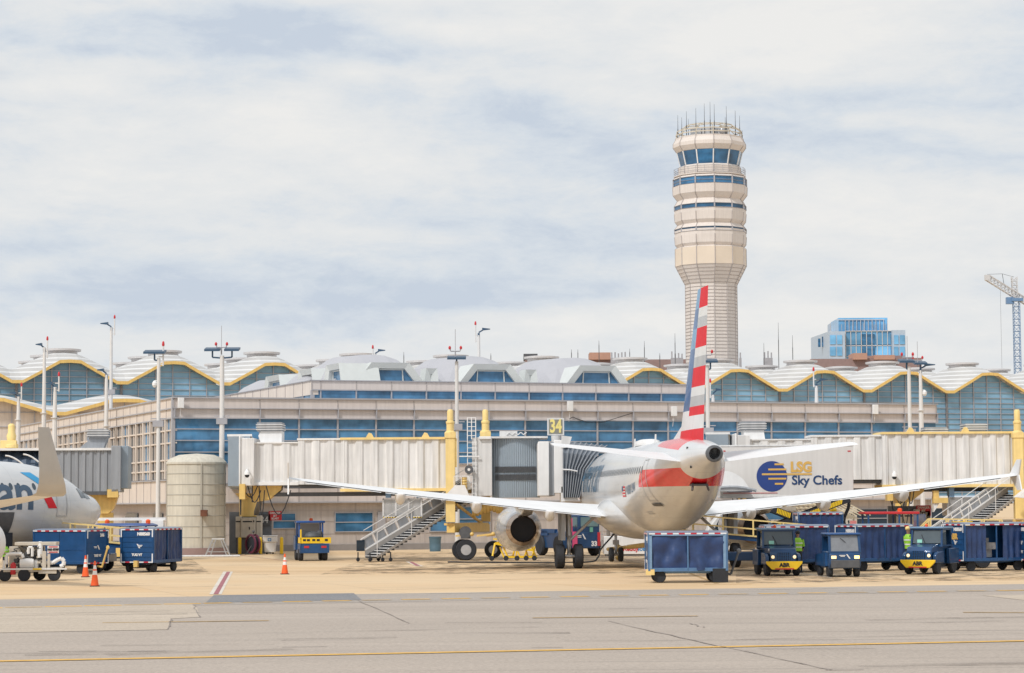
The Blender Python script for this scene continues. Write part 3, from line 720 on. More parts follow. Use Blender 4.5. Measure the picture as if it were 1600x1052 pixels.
for px, n_ in ((1167, 0), (1205, 3), (966, 5), (1060, 4)):
    p = W(px, 562, YG-3); b = MB()
    for i in range(max(1, n_)):
        x = i*.62-1.2; b.tube((x, 0, p.z), (x, 0, p.z+W(0, 545, YG).z-W(0, 562, YG).z-.7+rnd.uniform(-.3, .3)), .13, n=8)
    b.box(-1.4, -1.0+max(0, n_-1)*.62, -.3, .3, p.z-3, p.z+.3)
    o = b.build('exhaust_stack', M_rail); o.location = (p.x, YG-3, 0); ROOTM[o.name] = Matrix.Translation(o.location)
    tag(o, {0: 'single short grey vent stack right of the control tower', 3: 'row of three grey vent stacks right of the control tower', 5: 'row of five grey vent stacks beside the salmon penthouse', 4: 'cluster of four grey vent stacks left of the control tower'}[n_], 'vent stack')
# crane ------------------------------------------------------------------
YC = 700.0
pc = W(1590, 570, YC); FC = Frame((pc.x, YC), 0)
crane = thing('tower_crane', 'blue lattice tower crane with raised pale boom at the right edge', 'crane', FC)
def lattice(b, p, q, w_, n, r=.09, tri=False):
    p = Vector(p); q = Vector(q); d = (q-p)/n; dn = d.normalized(); up = Vector((0, 1, 0)); a = dn.cross(up).normalized()*w_/2; c = up*w_/2
    cor = [a+c, a-c, -a-c, -a+c]
    for k_ in cor: b.tube(p+k_, q+k_, r*1.5, n=5)
    for i in range(n):
        for j in range(4):
            k1, k2 = cor[j], cor[(j+1) % 4]; A, B = p+d*i, p+d*(i+1)
            b.tube(A+k1, B+k2, r, n=4); b.tube(A+k1, A+k2, r, n=4)
zt_ = W(1590, 470, YC).z; ztt = W(1590, 433, YC).z
M_crb = mat('crane_blue_hazed', (.13, .24, .42), .5, var=.1); M_crw = mat('crane_pale', (.55, .56, .58), .5, var=.1)  # mast blue is lightened, so distance haze sits in the colour
b = MB(); lattice(b, (0, 0, 0), (0, 0, zt_), 1.8, 34, .065); b.build('mast', M_crb, crane)
b = MB(); lattice(b, (-.3, 0, zt_+.8), (-.5, 0, ztt), 1.5, 5, .08); b.build('tower_top', M_crw, crane)
q = W(1543, 434, YC); e = W(1620, 482, YC)
b = MB(); lattice(b, (e.x-pc.x, 0, e.z), (q.x-pc.x, 0, q.z), 1.7, 14, .10); b.box(q.x-pc.x-.8, q.x-pc.x+.6, -.9, .9, q.z-.8, q.z+.8); b.build('boom', M_crw, crane)
b = MB(); b.box(-3.0, -1.1, -1, 1, zt_-1.0, zt_+1.0); b.box(-1.6, 1.8, -1.3, 1.3, zt_-.2, zt_+.7); b.build('cab', M_crb, crane)
b = MB(); m_ = W(1566, 428, YC); b.tube((m_.x-pc.x, 0, m_.z), (q.x-pc.x, 0, q.z+1), .05, n=4); b.tube((m_.x-pc.x, 0, m_.z), (-.5, 0, ztt), .05, n=4)
m2 = W(1569, 446, YC); b.tube((m_.x-pc.x, 0, m_.z), (m2.x-pc.x, 0, m2.z), .08, n=4); b.tube((m2.x-pc.x-1.2, 0, m2.z), (m2.x-pc.x-1.2, 0, 22), .035, n=4); b.build('cable', M_dsteel, crane)

# ================================================================== AIRLINERS
def lerp_table(tab, s):
    for a, b_ in zip(tab[:-1], tab[1:]):
        if s <= b_[0]:
            t = (s-a[0])/(b_[0]-a[0]+1e-9); t = max(0, min(1, t)); return [u_+(v_-u_)*t for u_, v_ in zip(a[1:], b_[1:])]
    return list(tab[-1][1:])
def smooth_table(tab, s):       # Catmull-Rom through the stations
    i = 0
    while i < len(tab)-2 and s > tab[i+1][0]: i += 1
    p1, p2 = tab[i], tab[i+1]; p0 = tab[max(0, i-1)]; p3 = tab[min(len(tab)-1, i+2)]
    h = p2[0]-p1[0]; t = max(0, min(1, (s-p1[0])/h)); out = []
    for c in range(1, len(p1)):
        m1 = (p2[c]-p0[c])/(p2[0]-p0[0]+1e-9)*h; m2 = (p3[c]-p1[c])/(p3[0]-p1[0]+1e-9)*h
        if p2[c] == p1[c]: m1 = m2 = 0
        out.append((2*t**3-3*t*t+1)*p1[c]+(t**3-2*t*t+t)*m1+(-2*t**3+3*t*t)*p2[c]+(t**3-t*t)*m2)
    return out
class Plane:
    def __init__(s, tab, s0): s.tab = tab; s.s0 = s0     # tab rows: station, zbot, ztop, halfwidth ; local y = s0-station
    def sec(s, st): return smooth_table(s.tab, st)
    def fus(s, n=48, step=.35):
        L_ = s.tab[-1][0]; rings = []; st = s.tab[0][0]
        sts = [0, .04, .12, .25, .45, .7, 1.0, 1.35, 1.75, 2.2]; v_ = 2.6
        while v_ < L_: sts.append(v_); v_ += step
        sts.append(L_)
        for st in sts:
            zb, zt_, hw_ = s.sec(st); c = (zb+zt_)/2; h = (zt_-zb)/2
            rings.append([(hw_*math.cos(t), s.s0-st, c+h*math.sin(t)) for t in [2*math.pi*i/n for i in range(n)]])
        return MB().loft(rings)
    def pt(s, st, z, side=-1, off=.0):
        zb, zt_, hw_ = s.sec(st); c = (zb+zt_)/2; h = (zt_-zb)/2; q = max(-1, min(1, (z-c)/h))
        cx_ = math.sqrt(max(0, 1-q*q)); nrm = Vector((cx_/hw_, 0, q/h)).normalized()
        return Vector((side*(hw_*cx_+off*nrm.x), s.s0-st, z+off*nrm.z))
    def arc(s, st, a, side=-1, off=.0):       # a = metres of arc above the widest line
        zb, zt_, hw_ = s.sec(st); c = (zb+zt_)/2; h = (zt_-zb)/2; t = a/((hw_+h)/2)
        return Vector((side*(hw_+off)*math.cos(t), s.s0-st, c+(h+off)*math.sin(t)))
    def decal(s, body, size, st0, a0, m, parent, side=-1, bold=.02, sx=1.0, name='lettering', align='LEFT'):
        import bmesh
        me = text_mesh(body, size, bold, 0.0, align); bm = bmesh.new(); bm.from_mesh(me)
        y = -size
        while y < size:
            bmesh.ops.bisect_plane(bm, geom=bm.verts[:]+bm.edges[:]+bm.faces[:], plane_co=(0, y, 0), plane_no=(0, 1, 0)); y += .15
        for v_ in bm.verts:
            d = v_.co.x*sx if side < 0 else -v_.co.x*sx
            v_.co = s.arc(st0+d, a0+v_.co.y, side, .015)
        bm.to_mesh(me); bm.free(); me.materials.clear(); me.materials.append(m); me.name = name
        o = bpy.data.objects.new(name, me); COL.objects.link(o); o.parent = parent; return o
    def patch(s, name, st0, st1, z0, z1, m, parent, side=-1, off=.012, slant=0.0, frame=False, t=.035, nz=8):
        b = MB()
        def strip(sa, sb, za, zb):
            g = []
            for j in range(nz+1):
                z = za+(zb-za)*j/nz; sl = slant*(z-z0)
                g += [s.pt(sa+sl, z, side, off), s.pt(sb+sl, z, side, off)]
            b.add(g, [(2*j, 2*j+1, 2*j+3, 2*j+2) for j in range(nz)])
        if frame:
            strip(st0, st0+t, z0, z1); strip(st1-t, st1, z0, z1); strip(st0+t, st1-t, z0, z0+t*1.3); strip(st0+t, st1-t, z1-t*1.3, z1)
        else: strip(st0, st1, z0, z1)
        return b.build(name, m, parent)
def airfoil(c, t, n=10):        # chord c along +station, thickness t: closed loop of (s, z)
    up = []; lo = []
    for i in range(n+1):
        x = (1-math.cos(math.pi*i/n))/2; y = 5*t*(.2969*math.sqrt(x)-.126*x-.3516*x*x+.2843*x**3-.1015*x**4)
        up.append((x*c, y*c*.62)); lo.append((x*c, -y*c*.38))
    return up+lo[::-1][1:-1]
def wing_mesh(pl, secs, side, mb=None, vertical=False, inc=0.0):
    rings = []
    for (x, sle, ch, z, th) in secs:
        rings.append([((side*x), pl.s0-(sle+a), z+b_+(ch*.5-a)*inc) if not vertical else (b_*1.0, pl.s0-(sle+a), x) for a, b_ in airfoil(ch, th)])
    return (mb or MB()).loft(rings)

# aircraft skin: silver grey, red flashes aft (station measured through object y)
def skin(name, s0, stripes):
    m = mat(name, (.62, .64, .66), .25, .0, var=0, coat=.25, spec=.5); k = NT(m); X = k.xyz()
    p = k.p; p.inputs['Coat Roughness'].default_value = .12
    st = k.math('SUBTRACT', s0, X[1]); z = X[2]
    base = k.mix(k.rng(k.noise(.7, (1, .35, 1.2), 4), .35, .65, 0, 1), (.60, .62, .64), (.68, .69, .70))
    # soot and panel lines
    pl_ = k.lt(k.math('FRACT', k.math('DIVIDE', k.math('ADD', st, 40.0), 1.9)), .007)
    base = k.mix(k.mul(pl_, .5), base, (.3, .3, .32)); pz_ = k.lt(k.math('FRACT', k.math('DIVIDE', k.math('ADD', z, .35), .93)), .012); base = k.mix(k.mul(pz_, .35), base, (.3, .3, .32))
    st2_ = k.noise(2.0, (3, .12, 2.2), 6, .75); base = k.mix(k.rng(st2_, .58, .72, 0, .35), base, (.38, .36, .33))
    belly_tint = k.mul(k.rng(k.noise(.5, (1.5, .25, 1), 6, .7), .45, .75, 0, .5), k.rng(z, 3.9, 2.2, 0, 1))  # mottled tan, growing stronger towards the belly
    base = k.mix(belly_tint, base, (.42, .36, .28))
    k.met = 0.15
    if stripes:
        red = k.mix(k.rng(k.noise(.8), .4, .6, 0, 1), (.66, .004, .012), (.78, .012, .02))
        edge = k.math('ADD', 28.15, k.mul(k.math('SUBTRACT', 4.5, z), -.28*-1))
        edge = k.math('ADD', 28.6, k.mul(k.math('SUBTRACT', z, 4.5), .6))
        band = k.mul(k.gt(z, 3.78), k.lt(z, 4.52), k.gt(st, edge), k.lt(st, 34.4))
        base = k.mix(band, base, red)
        lim = k.math('ADD', 5.28, k.mul(k.math('SUBTRACT', 33.5, st), .055))
        top = k.mul(k.gt(z, lim), k.gt(st, k.math('ADD', 27.4, k.mul(k.math('SUBTRACT', 5.87, z), 4.6))), k.lt(st, 34.0))
        base = k.mix(k.mul(top, .86), base, red)
    k.put(p.inputs['Base Color'], base); p.inputs['Metallic'].default_value = .12
    return m
M_wingup = mat('wing_paint', (.78, .785, .79), .5, .0, var=.08, scale=.8)
M_nac = mat('nacelle_paint', (.58, .59, .61), .24, .5, var=.05, scale=1.2, coat=.3)
M_hot = mat('nozzle_metal', (.46, .36, .29), .25, .9, var=.15, scale=2)
M_door = mat('door_outline', (.50, .51, .52), .4, .2, var=0)

TAB = [(0, 3.28, 3.36, .04), (.25, 2.90, 3.80, .45), (.6, 2.62, 4.10, .72), (1.2, 2.32, 4.52, 1.08), (2.0, 2.08, 5.02, 1.42), (3.0, 1.90, 5.48, 1.70), (4.5, 1.77, 5.80, 1.90), (6, 1.73, 5.87, 1.975),
       (23.5, 1.73, 5.87, 1.975), (25.5, 1.86, 5.87, 1.96), (27.5, 2.18, 5.87, 1.87), (29.5, 2.68, 5.86, 1.70), (31.5, 3.24, 5.82, 1.43), (33.5, 3.82, 5.72, 1.12), (35.3, 4.30, 5.58, .80), (36.6, 4.58, 5.46, .55), (37.3, 4.70, 5.36, .40), (37.5, 4.74, 5.32, .35)]
S0 = 17.7
A = Plane(TAB, S0)
FA = Frame((6.44, 112.0, 0), rad(4.4))
jet = thing('airliner', 'silver twin jet seen from behind with red, white and blue striped tail fin', 'airplane', FA)
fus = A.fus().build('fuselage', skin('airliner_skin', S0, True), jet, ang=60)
# wing to body fairing
b = MB(); rings = []
for i in range(25):
    t = i/24; st = 10.8+12.2*t; e = math.sin(math.pi*t)**.55 if 0 < t < 1 else 0
    rings.append([((.6+1.72*e)*math.cos(a), S0-st, 2.62-.25*(1-e)+(.45+.82*e)*math.sin(a)*(1.0 if math.sin(a) < 0 else .9)) for a in [2*math.pi*j/28 for j in range(28)]])
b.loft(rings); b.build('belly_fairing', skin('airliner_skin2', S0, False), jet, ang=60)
# APU exhaust
b = MB(); b.lathe([(.34, -.02), (.33, -.22), (.24, -.26), (.21, .1)], 24, (0, S0-37.5, 5.02), 'y', caps=False); b.use(1).lathe([(.23, .0), (.01, .01)], 20, (0, S0-37.5, 5.02), 'y'); b.build('exhaust_pipe', [M_dsteel, M_black], jet)
b = MB(); b.lathe([(.345, .0), (.345, .03)], 24, (0, S0-37.5, 5.02), 'y')
# fin with stripes: rows of bands, forward part blue and rear part red
FINZ0, FINZ1 = 5.55, 11.80
def fin_at(z):
    t = (z-5.8)/(11.8-5.8); sle = 29.2+(34.2-29.2)*t
    ste = 34.9+(36.6-34.9)*t
    return sle, ste
M_fw = mat('fin_silver', (.70, .72, .73), .45, .0, var=.08, scale=1); M_fr = mat('fin_red', (.70, .015, .03), .5, var=.12, scale=1.5, spec=.3)
M_fb = mat('fin_blue', (.015, .10, .30), .35, var=.35, scale=1.2, coat=.3); M_fb2 = mat('fin_lightblue', (.10, .30, .52), .35, var=.3, scale=1.2, coat=.3)
M_fs = mat('fin_grey', (.46, .48, .50), .35, var=.08, scale=1, coat=.3)
def finpart(name, c0, c1, colour):
    zs = [5.5, 5.65]; z = 11.8
    cuts = sorted([11.8-.79*i for i in range(1, 8)]+[11.8-.79*i-.14 for i in range(1, 8)]+[11.8-.79*i+.42 for i in range(1, 8)])
    zs = [5.5]+[c for c in cuts if c > 5.6]+[11.8]; b = MB(); prev = None
    cc = [c0+(c1-c0)*i/8 for i in range(9)]
    def ring(z_):
        sle, ste = fin_at(z_); ch = ste-sle; up = []; lo = []
        for x in cc:
            y = 5*.11*(.2969*math.sqrt(max(x, 0))-.126*x-.3516*x*x+.2843*x**3-.1015*x**4)*ch*.8; up.append((y, S0-(sle+x*ch), z_)); lo.append((-y, S0-(sle+x*ch), z_))
        return up+lo[::-1]
    for za, zb in zip(zs[:-1], zs[1:]):
        ra, rb = ring(za), ring(zb); n = len(ra); b.use(colour((za+zb)/2))
        b.add(ra+rb, [(i, (i+1) % n, n+(i+1) % n, n+i) for i in range(n)])
    b.use(colour(11.7)); r = ring(11.8); b.add(r, [tuple(range(len(r)))])
    me = b.build(name, [M_fw, M_fr, M_fb, M_fb2, M_fs], jet, ang=30); return me
def band_i(z): return (11.8-z)/.79
def col_rear(z):
    i = int(band_i(z)); f_ = band_i(z)-i
    if z < 6.1: return 1
    if i % 2 == 0: return 1 if z > 6.6 else 0
    return 0 if f_ < .47 else 4
def col_front(z):
    f_ = band_i(z) % 1.0; i = int(band_i(z))
    if z < 6.9: return 0 if z > 6.1 else 1
    if f_ > .82: return 0
    return 3 if z > 9.0 and i % 2 == 0 else 2
finpart('fin', 0.0, .48, col_front); finpart('fin_rear', .48, .66, col_rear); finpart('rudder', .662, 1.0, col_rear)
b = MB(); sle = 26.6
b.add([(-.14, S0-29.8, 5.7), (.14, S0-29.8, 5.7), (.0, S0-29.8, 6.55), (0, S0-26.2, 5.84)], [(0, 1, 2), (0, 2, 3), (1, 3, 2), (0, 3, 1)]); b.build('dorsal_fillet', M_fw, jet)
for sd_ in (-1, 1):
    # tailplane
    wing_mesh(A, [(.5, 30.6, 4.0, 4.92, .10), (1.3, 31.1, 3.6, 4.98, .10), (6.1, 34.3, 1.45, 5.46, .09), (6.22, 34.6, 1.1, 5.47, .06)], sd_, inc=.10).build('tailplane', M_wingup, jet, ang=40)
    # wing
    wz = lambda x: 2.62+1.42*((x-2)/15.05)+.28*((x-2)/15.05)**2
    sle = lambda x: 12.1+(x-2)*.52
    ste = lambda x: 18.95 if x < 6.4 else 18.95+(x-6.4)*(21.45-18.95)/10.65
    xs_ = [0.9, 2.0, 4.2, 6.4, 9, 12, 15, 16.6, 17.0, 17.05]
    secs = [(x, sle(x), ste(x)-sle(x)-(0 if x < 17 else .15), wz(x), .17-.055*(x/17)) for x in xs_]
    wo = wing_mesh(A, secs, sd_, inc=.05).build('wing', M_wingup, jet, ang=40)
    # flap and aileron seams, slightly drooped trailing pieces
    for x0, x1, nm in ((2.4, 6.3, 'flap'), (6.5, 12.6, 'flap'), (12.8, 16.3, 'aileron')):
        rr = []
        for x in (x0, x1): rr.append([(sd_*x, S0-(ste(x)-.75+a*1.0), wz(x)+.06-(ste(x)-sle(x))*.022-a*.16+b_) for a, b_ in airfoil(.85, .11, 6)])
        MB().loft(rr).build(nm, M_white, wo, ang=40)
    fb = MB(); x = 17.08    # wing tip fence
    for up in (1, -1): fb.prism([(S0-20.0, wz(17)), (S0-21.5, wz(17)), (S0-21.9, wz(17)+.72*up), (S0-21.25, wz(17)+.72*up)], sd_*17.04, sd_*17.10, 'yz')
    fb.build('tip_fence', M_wingup, wo)
    b = MB()
    for x, L_ in ((4.8, 1.5), (8.3, 1.5), (11.9, 1.3)):
        rr = []; zw = wz(x)-(ste(x)-sle(x))*.022-.02
        for i in range(12):
            t = i/11; k_ = math.sin(math.pi*min(.5, t*.8+.02))**.8*(1 if t < .7 else 1-.9*((t-.7)/.3)**2); y_ = S0-(ste(x)-2.1+(L_+1.2)*t); up = .12*(1-t)
            rr.append([(sd_*x+u_*.24*(.4+.6*k_), y_, zw+up-.02-v_*.52*k_) for u_, v_ in ((-1, 0), (-.5, -.08), (.5, -.08), (1, 0), (1, .5), (.8, .78), (.4, .96), (0, 1), (-.4, .96), (-.8, .78), (-1, .5))])
        MB().loft(rr).build('flap_fairing', M_wingup, wo, ang=50)
    # engine
    ex, ez = sd_*5.75, 1.86; y0 = S0-9.7
    n = MB(); n.lathe([(.86, -.0), (1.0, -.12), (1.10, -.5), (1.15, -1.3), (1.14, -2.4), (1.04, -3.5), (.86, -4.5), (.66, -5.2)], 36, (ex, y0, ez), 'y', caps=False)
    n.lathe([(.86, 0), (.80, -.3), (.83, -.9)], 36, (ex, y0, ez), 'y', caps=False)
    no_ = n.build('nacelle', M_nac, jet, ang=50)
    n = MB(); n.lathe([(.865, -4.47), (.675, -5.18), (.64, -5.30), (.60, -5.2), (.58, -4.6)], 36, (ex, y0, ez), 'y', caps=False); n.build('nozzle', M_hot, no_, ang=50)
    n = MB(); n.lathe([(.58, -4.7), (.40, -4.5), (.10, -4.4)], 24, (ex, y0, ez), 'y'); n.build('exhaust_core', mat('core_dark', (.010, .014, .028), .5), no_); n = MB(); n.lathe([(.82, -.9), (.25, -.7), (.02, -.35)], 24, (ex, y0, ez), 'y'); n.build('fan', M_black, no_)
    pz = wz(5.75); p_ = MB(); p_.prism([(y0-.7, ez+1.05), (y0-1.0, ez+1.3), (S0-13.6, pz+.2), (S0-18.3, pz-.15), (S0-17.2, pz-.42), (y0-5.1, ez+.62), (y0-4.2, ez+.5)], ex-.27, ex+.27, 'yz'); p_.build('pylon', M_nac, no_, bevel=.05)
    # main gear
    gx = sd_*3.795
    g = MB(); g.tube((gx, 0, .55), (gx, 0, 1.6), .09, n=12); g.tube((gx, 0, 1.5), (gx, .15, 2.7), .14, n=12); g.tube((gx-.5, 0, .585), (gx+.5, 0, .585), .09, n=10)
    g.tube((gx, 0, 1.3), (gx-sd_*1.3, .1, 2.5), .07, n=8); g.tube((gx, -.05, .75), (gx+.06, -.38, 1.15), .04, n=6); g.tube((gx+.06, -.38, 1.15), (gx, -.12, 1.55), .04, n=6)
    go = g.build('main_gear', M_steel, jet); MB().prism([(-.75, 1.35), (.85, 1.35), (1.0, 2.62), (-.9, 2.62)], gx+sd_*.24, gx+sd_*.42, 'yz').build('gear_door', M_bridgeg, go)
    for dx in (-.44, .44):
        t = MB(); t.lathe([(.30, -.17), (.50, -.215), (.575, -.16), (.585, -.05), (.585, .05), (.575, .16), (.50, .215), (.30, .17)], 30, (gx+dx, 0, .585), 'x'); to = t.build('wheel', M_black, go)
        r_ = MB(); r_.lathe([(.28, -.18), (.10, -.10), (.10, .10), (.28, .18)], 20, (gx+dx, 0, .585), 'x'); 
g = MB(); ny = 12.64
g.tube((0, ny, .4), (0, ny+.1, 1.9), .08, n=10); g.tube((0, ny, 1.2), (0, ny+1.0, 1.9), .05, n=8); g.tube((-.32, ny, .38), (.32, ny, .38), .06, n=8); g.box(-.16, .16, ny-.12, ny+.12, .9, 1.15)
for s_ in (-1, 1): g.box(s_*.34-.02, s_*.34+.02, ny-.1, ny+1.2, 1.35, 1.95)
go = g.build('nose_gear', M_steel, jet)
for dx in (-.25, .25): MB().lathe([(.2, -.1), (.34, -.12), (.38, -.07), (.38, .07), (.34, .12), (.2, .1)], 24, (dx, ny, .38), 'x').build('wheel', M_black, go)
# cabin windows, doors, markings
M_win = mat('cabin_window', (.05, .08, .11), .12, var=0)
for sd_ in (-1, 1):
    for i in range(42):
        st = 7.0+i*.533
        if st > 29.2: break
        q = MB(); c = [A.pt(st+.115*math.cos(t), 4.52+.17*math.sin(t), sd_, .012) for t in [2*math.pi*j/10 for j in range(10)]]; q.add(c, [tuple(range(10))]); q.build('window', M_win, jet, smooth=False)
    for d0, z0, z1 in ((28.9, 3.15, 4.98), (4.6, 3.15, 4.98)): A.patch('door', d0, d0+.85, z0, z1, M_door, jet, sd_, .014, frame=True, t=.05)
A.patch('door_sill', 28.95, 29.75, 2.98, 3.10, M_dsteel, jet, -1, .04)
M_sky = mat('symbol_blue', (.03, .25, .50), .4, var=0)
A.decal('American', 3.0, 6.2, .78, mat('title_blue', (.07, .16, .26), .4, var=0), jet, bold=.0, sx=.70)
A.patch('symbol', 4.9, 5.9, 4.9, 5.7, M_sky, jet, -1, .013, slant=.7); A.patch('symbol', 4.5, 5.2, 3.35, 4.3, M_fr, jet, -1, .013, slant=-.4)
A.decal('N581UW', .55, 25.3, -.22, mat('reg_blue', (.10, .18, .28), .4, var=0), jet, bold=.01)
A.patch('flag', 23.9, 24.9, 3.38, 3.85, M_fr, jet, -1); A.patch('flag', 23.9, 24.35, 3.62, 3.85, M_navytxt, jet, -1, .018)
for zz_ in (3.45, 3.58, 3.71): A.patch('flag', 24.0, 24.9, zz_, zz_+.05, M_whtxt, jet, -1, .016)
# hatch, antennas, satellite dome
A.patch('hatch', 27.4, 28.0, 2.6, 2.72, M_door, jet, -1, .012, frame=True, t=.03)
b = MB(); b.box(-.35, .35, S0-33.9, S0-33.3, 3.78, 3.86); b.tube((-.28, S0-33.8, 3.86), (-.34, S0-34.0, 3.6), .05, n=6); b.tube((.28, S0-33.8, 3.86), (.34, S0-34.0, 3.6), .05, n=6); b.build('tail_skid', M_dsteel, jet)
for st, z, r_ in ((35.1, 5.3, .06), (35.4, 4.55, .07)):
    p = A.pt(st, z, -1, .0); MB().lathe([(r_, -.03), (r_, .03)], 10, p, 'x').build('vent', M_black, jet)
b = MB(); b.loft([[(x*.55, S0-(18+y_*2.2), 5.82+h) for x, y_ in [(math.cos(t), math.sin(t)) for t in [2*math.pi*j/20 for j in range(20)]]] for x_, h in ((1, 0), (1, .0))][:1]+[[(x*.55*k1, S0-(18+y_*2.2*k1), 5.82+h) for x, y_ in [(math.cos(t), math.sin(t)) for t in [2*math.pi*j/20 for j in range(20)]]] for k1, h in ((1, .12), (.9, .24), (.6, .30))]); b.build('radome', M_white, jet)
for st in (13.0, 20.5):
    b = MB(); b.prism([(S0-st, 5.8), (S0-st-.35, 5.8), (S0-st-.42, 6.3), (S0-st-.25, 6.3)], -.025, .025, 'yz'); b.build('blade_antenna', M_white, jet)

# ---------------------------------------------------------------- second airliner at the left edge
TB2 = [(0, 2.80, 2.92, .04), (.3, 2.42, 3.28, .48), (.7, 2.12, 3.60, .76), (1.3, 1.66, 3.78, 1.06), (2.0, 1.44, 4.10, 1.32), (2.9, 1.28, 4.56, 1.56), (4.2, 1.18, 4.98, 1.76), (6, 1.15, 5.22, 1.87), (8, 1.15, 5.28, 1.88), (24, 1.32, 5.28, 1.88), (30, 2.2, 5.25, 1.5), (36, 4.0, 5.1, .5), (38, 4.5, 5.0, .2)]
B = Plane(TB2, 0.0)
NB = W(153, 800, 116.5); FB = Frame((NB.x, 116.5, 0), rad(-33))
jet2 = thing('airliner', 'silver airliner cut off by the left edge, nose pointing right, with backlit grey winglet', 'airplane', FB)
B.fus().build('fuselage', skin('airliner_skin3', 0.0, False), jet2, ang=60)
R_ = 1
B.patch('door', 3.95, 4.75, 2.60, 3.95, M_door, jet2, R_, .014, frame=True, t=.06)
tb = mat('title_slate', (.06, .11, .18), .4, var=0)
me = B.decal('American', 2.30, 6.3, .50, tb, jet2, side=1, bold=.05, sx=1.12, align='RIGHT')
# right side letters read from tail to nose: place so that the last letter ends ahead of the wing
M_symb = mat('symbol_lightblue', (.03, .32, .62), .35, var=0)
def slab_patch(name, pts, m, side=1):
    b = MB(); nz = 8; g = []
    for j in range(nz+1):
        t = j/nz; g += [B.pt(pts[0][0]+(pts[3][0]-pts[0][0])*t, pts[0][1]+(pts[3][1]-pts[0][1])*t, side, .014), B.pt(pts[1][0]+(pts[2][0]-pts[1][0])*t, pts[1][1]+(pts[2][1]-pts[1][1])*t, side, .014)]
    b.add(g, [(2*j, 2*j+1, 2*j+3, 2*j+2) for j in range(nz)]); return b.build(name, m, jet2)
slab_patch('symbol', [(5.75, 4.10), (5.15, 4.10), (6.0, 4.72), (6.7, 4.72)], M_symb)
slab_patch('symbol', [(5.35, 3.02), (4.75, 3.02), (5.2, 3.68), (5.8, 3.68)], M_fr)
for i, (a0_, a1_, z0, z1) in enumerate(((1.50, 2.05, 3.45, 3.82), (2.12, 2.65, 3.50, 3.98))):
    for sd_ in (-1, 1): B.patch('cockpit_window', a0_, a1_, z0, z1, M_win, jet2, sd_, .012, slant=.25)
for i in range(30):
    if i in (1,): continue
    q = MB(); st = 6.2+i*.51; q.add([B.pt(st+.12*math.cos(t), 4.05+.17*math.sin(t), 1, .011) for t in [2*math.pi*j/10 for j in range(10)]], [tuple(range(10))]); q.build('window', M_win, jet2, smooth=False)
B.patch('cargo_door', 7.6, 8.9, 1.75, 2.85, M_dsteel, jet2, 1, .02)
q = MB(); q.box(1.55, 1.75, -8.9, -7.6, 1.15, 1.9); q.build('cargo_hatch', M_dark, jet2)
wz2 = lambda x: 2.35+1.10*((x-2)/15)
sl2 = lambda x: 13.4+(x-2)*.50
st2 = lambda x: 20.0 if x < 6 else 20.0+(x-6)*.22
for sd_ in (-1, 1):
    wo = wing_mesh(B, [(x, sl2(x), st2(x)-sl2(x), wz2(x), .12) for x in (1.2, 3, 6, 10, 14, 17.75)], sd_).build('wing', M_wingup, jet2, ang=40)
    rr = []
    for dx, dz, off_, ch in ((0, 0, 0, 1.75), (.35, .10, .25, 1.6), (.62, .45, .6, 1.4), (.74, 1.0, .95, 1.15), (.90, 2.55, 1.75, .60)):
        rr.append([(sd_*(17.75+dx)+b_*.6, -(sl2(16.9)+off_+a), wz2(17.75)+dz) if dz > .2 else (sd_*(17.75+dx), -(sl2(16.9)+off_+a), wz2(17.75)+dz+b_) for a, b_ in airfoil(ch, .12)])
    MB().loft(rr).build('winglet', mat('winglet_backlit', (.50, .49, .47), .4, .1, var=.06), wo, ang=50)  # greyer than the wing: backlit shade painted into the colour
    ex, ez, y0 = sd_*4.83, 1.50, -11.9
    n = MB(); n.lathe([(.80, 0), (.92, -.1), (1.02, -.6), (1.05, -1.4), (1.0, -2.4), (.85, -3.4)], 36, (ex, y0, ez), 'y', caps=False); n.lathe([(.80, 0), (.76, -.6)], 36, (ex, y0, ez), 'y', caps=False)
    no_ = n.build('nacelle', M_wingup, jet2, ang=50); MB().lathe([(.78, -.6), (.2, -.4), (.02, -.1)], 24, (ex, y0, ez), 'y').build('fan', M_black, no_)
    MB().lathe([(.75, -3.3), (.5, -3.5), (.45, -4.2), (.2, -4.5)], 24, (ex, y0, ez), 'y').build('nozzle', M_hot, no_)
    MB().prism([(y0-1.0, ez+1.0), (-14.0, wz2(4.8)+.1), (-17, wz2(4.8)-.2), (y0-3.6, ez+.5)], ex-.15, ex+.15, 'yz').build('pylon', M_nac, no_)
    g = MB(); gx = sd_*2.86; g.tube((gx, -19.2, .5), (gx, -19.2, 2.3), .11, n=10); go = g.build('main_gear', M_steel, jet2)
    for dx in (-.42, .42): MB().lathe([(.3, -.2), (.54, -.2), (.56, 0), (.54, .2), (.3, .2)], 24, (gx+dx, -19.2, .56), 'x').build('wheel', M_black, go)
g = MB(); g.tube((0, -4.0, .35), (0, -3.9, 1.6), .08, n=10); go = g.build('nose_gear', M_steel, jet2)
for dx in (-.22, .22): MB().lathe([(.2, -.1), (.33, -.1), (.34, 0), (.33, .1), (.2, .1)], 20, (dx, -4.0, .34), 'x').build('wheel', M_black, go)
b = MB(); rings = []
for st, k1 in ((31, .0), (31.01, 1), (36.5, 1), (38, .8)): pass
MB().loft([[(y_, -(sl+a), z) for a, y_ in airfoil(ch, .1)] for z, sl, ch in ((5.0, 30, 6.5), (12.4, 36.5, 2.2))]).build('fin', M_fw, jet2)

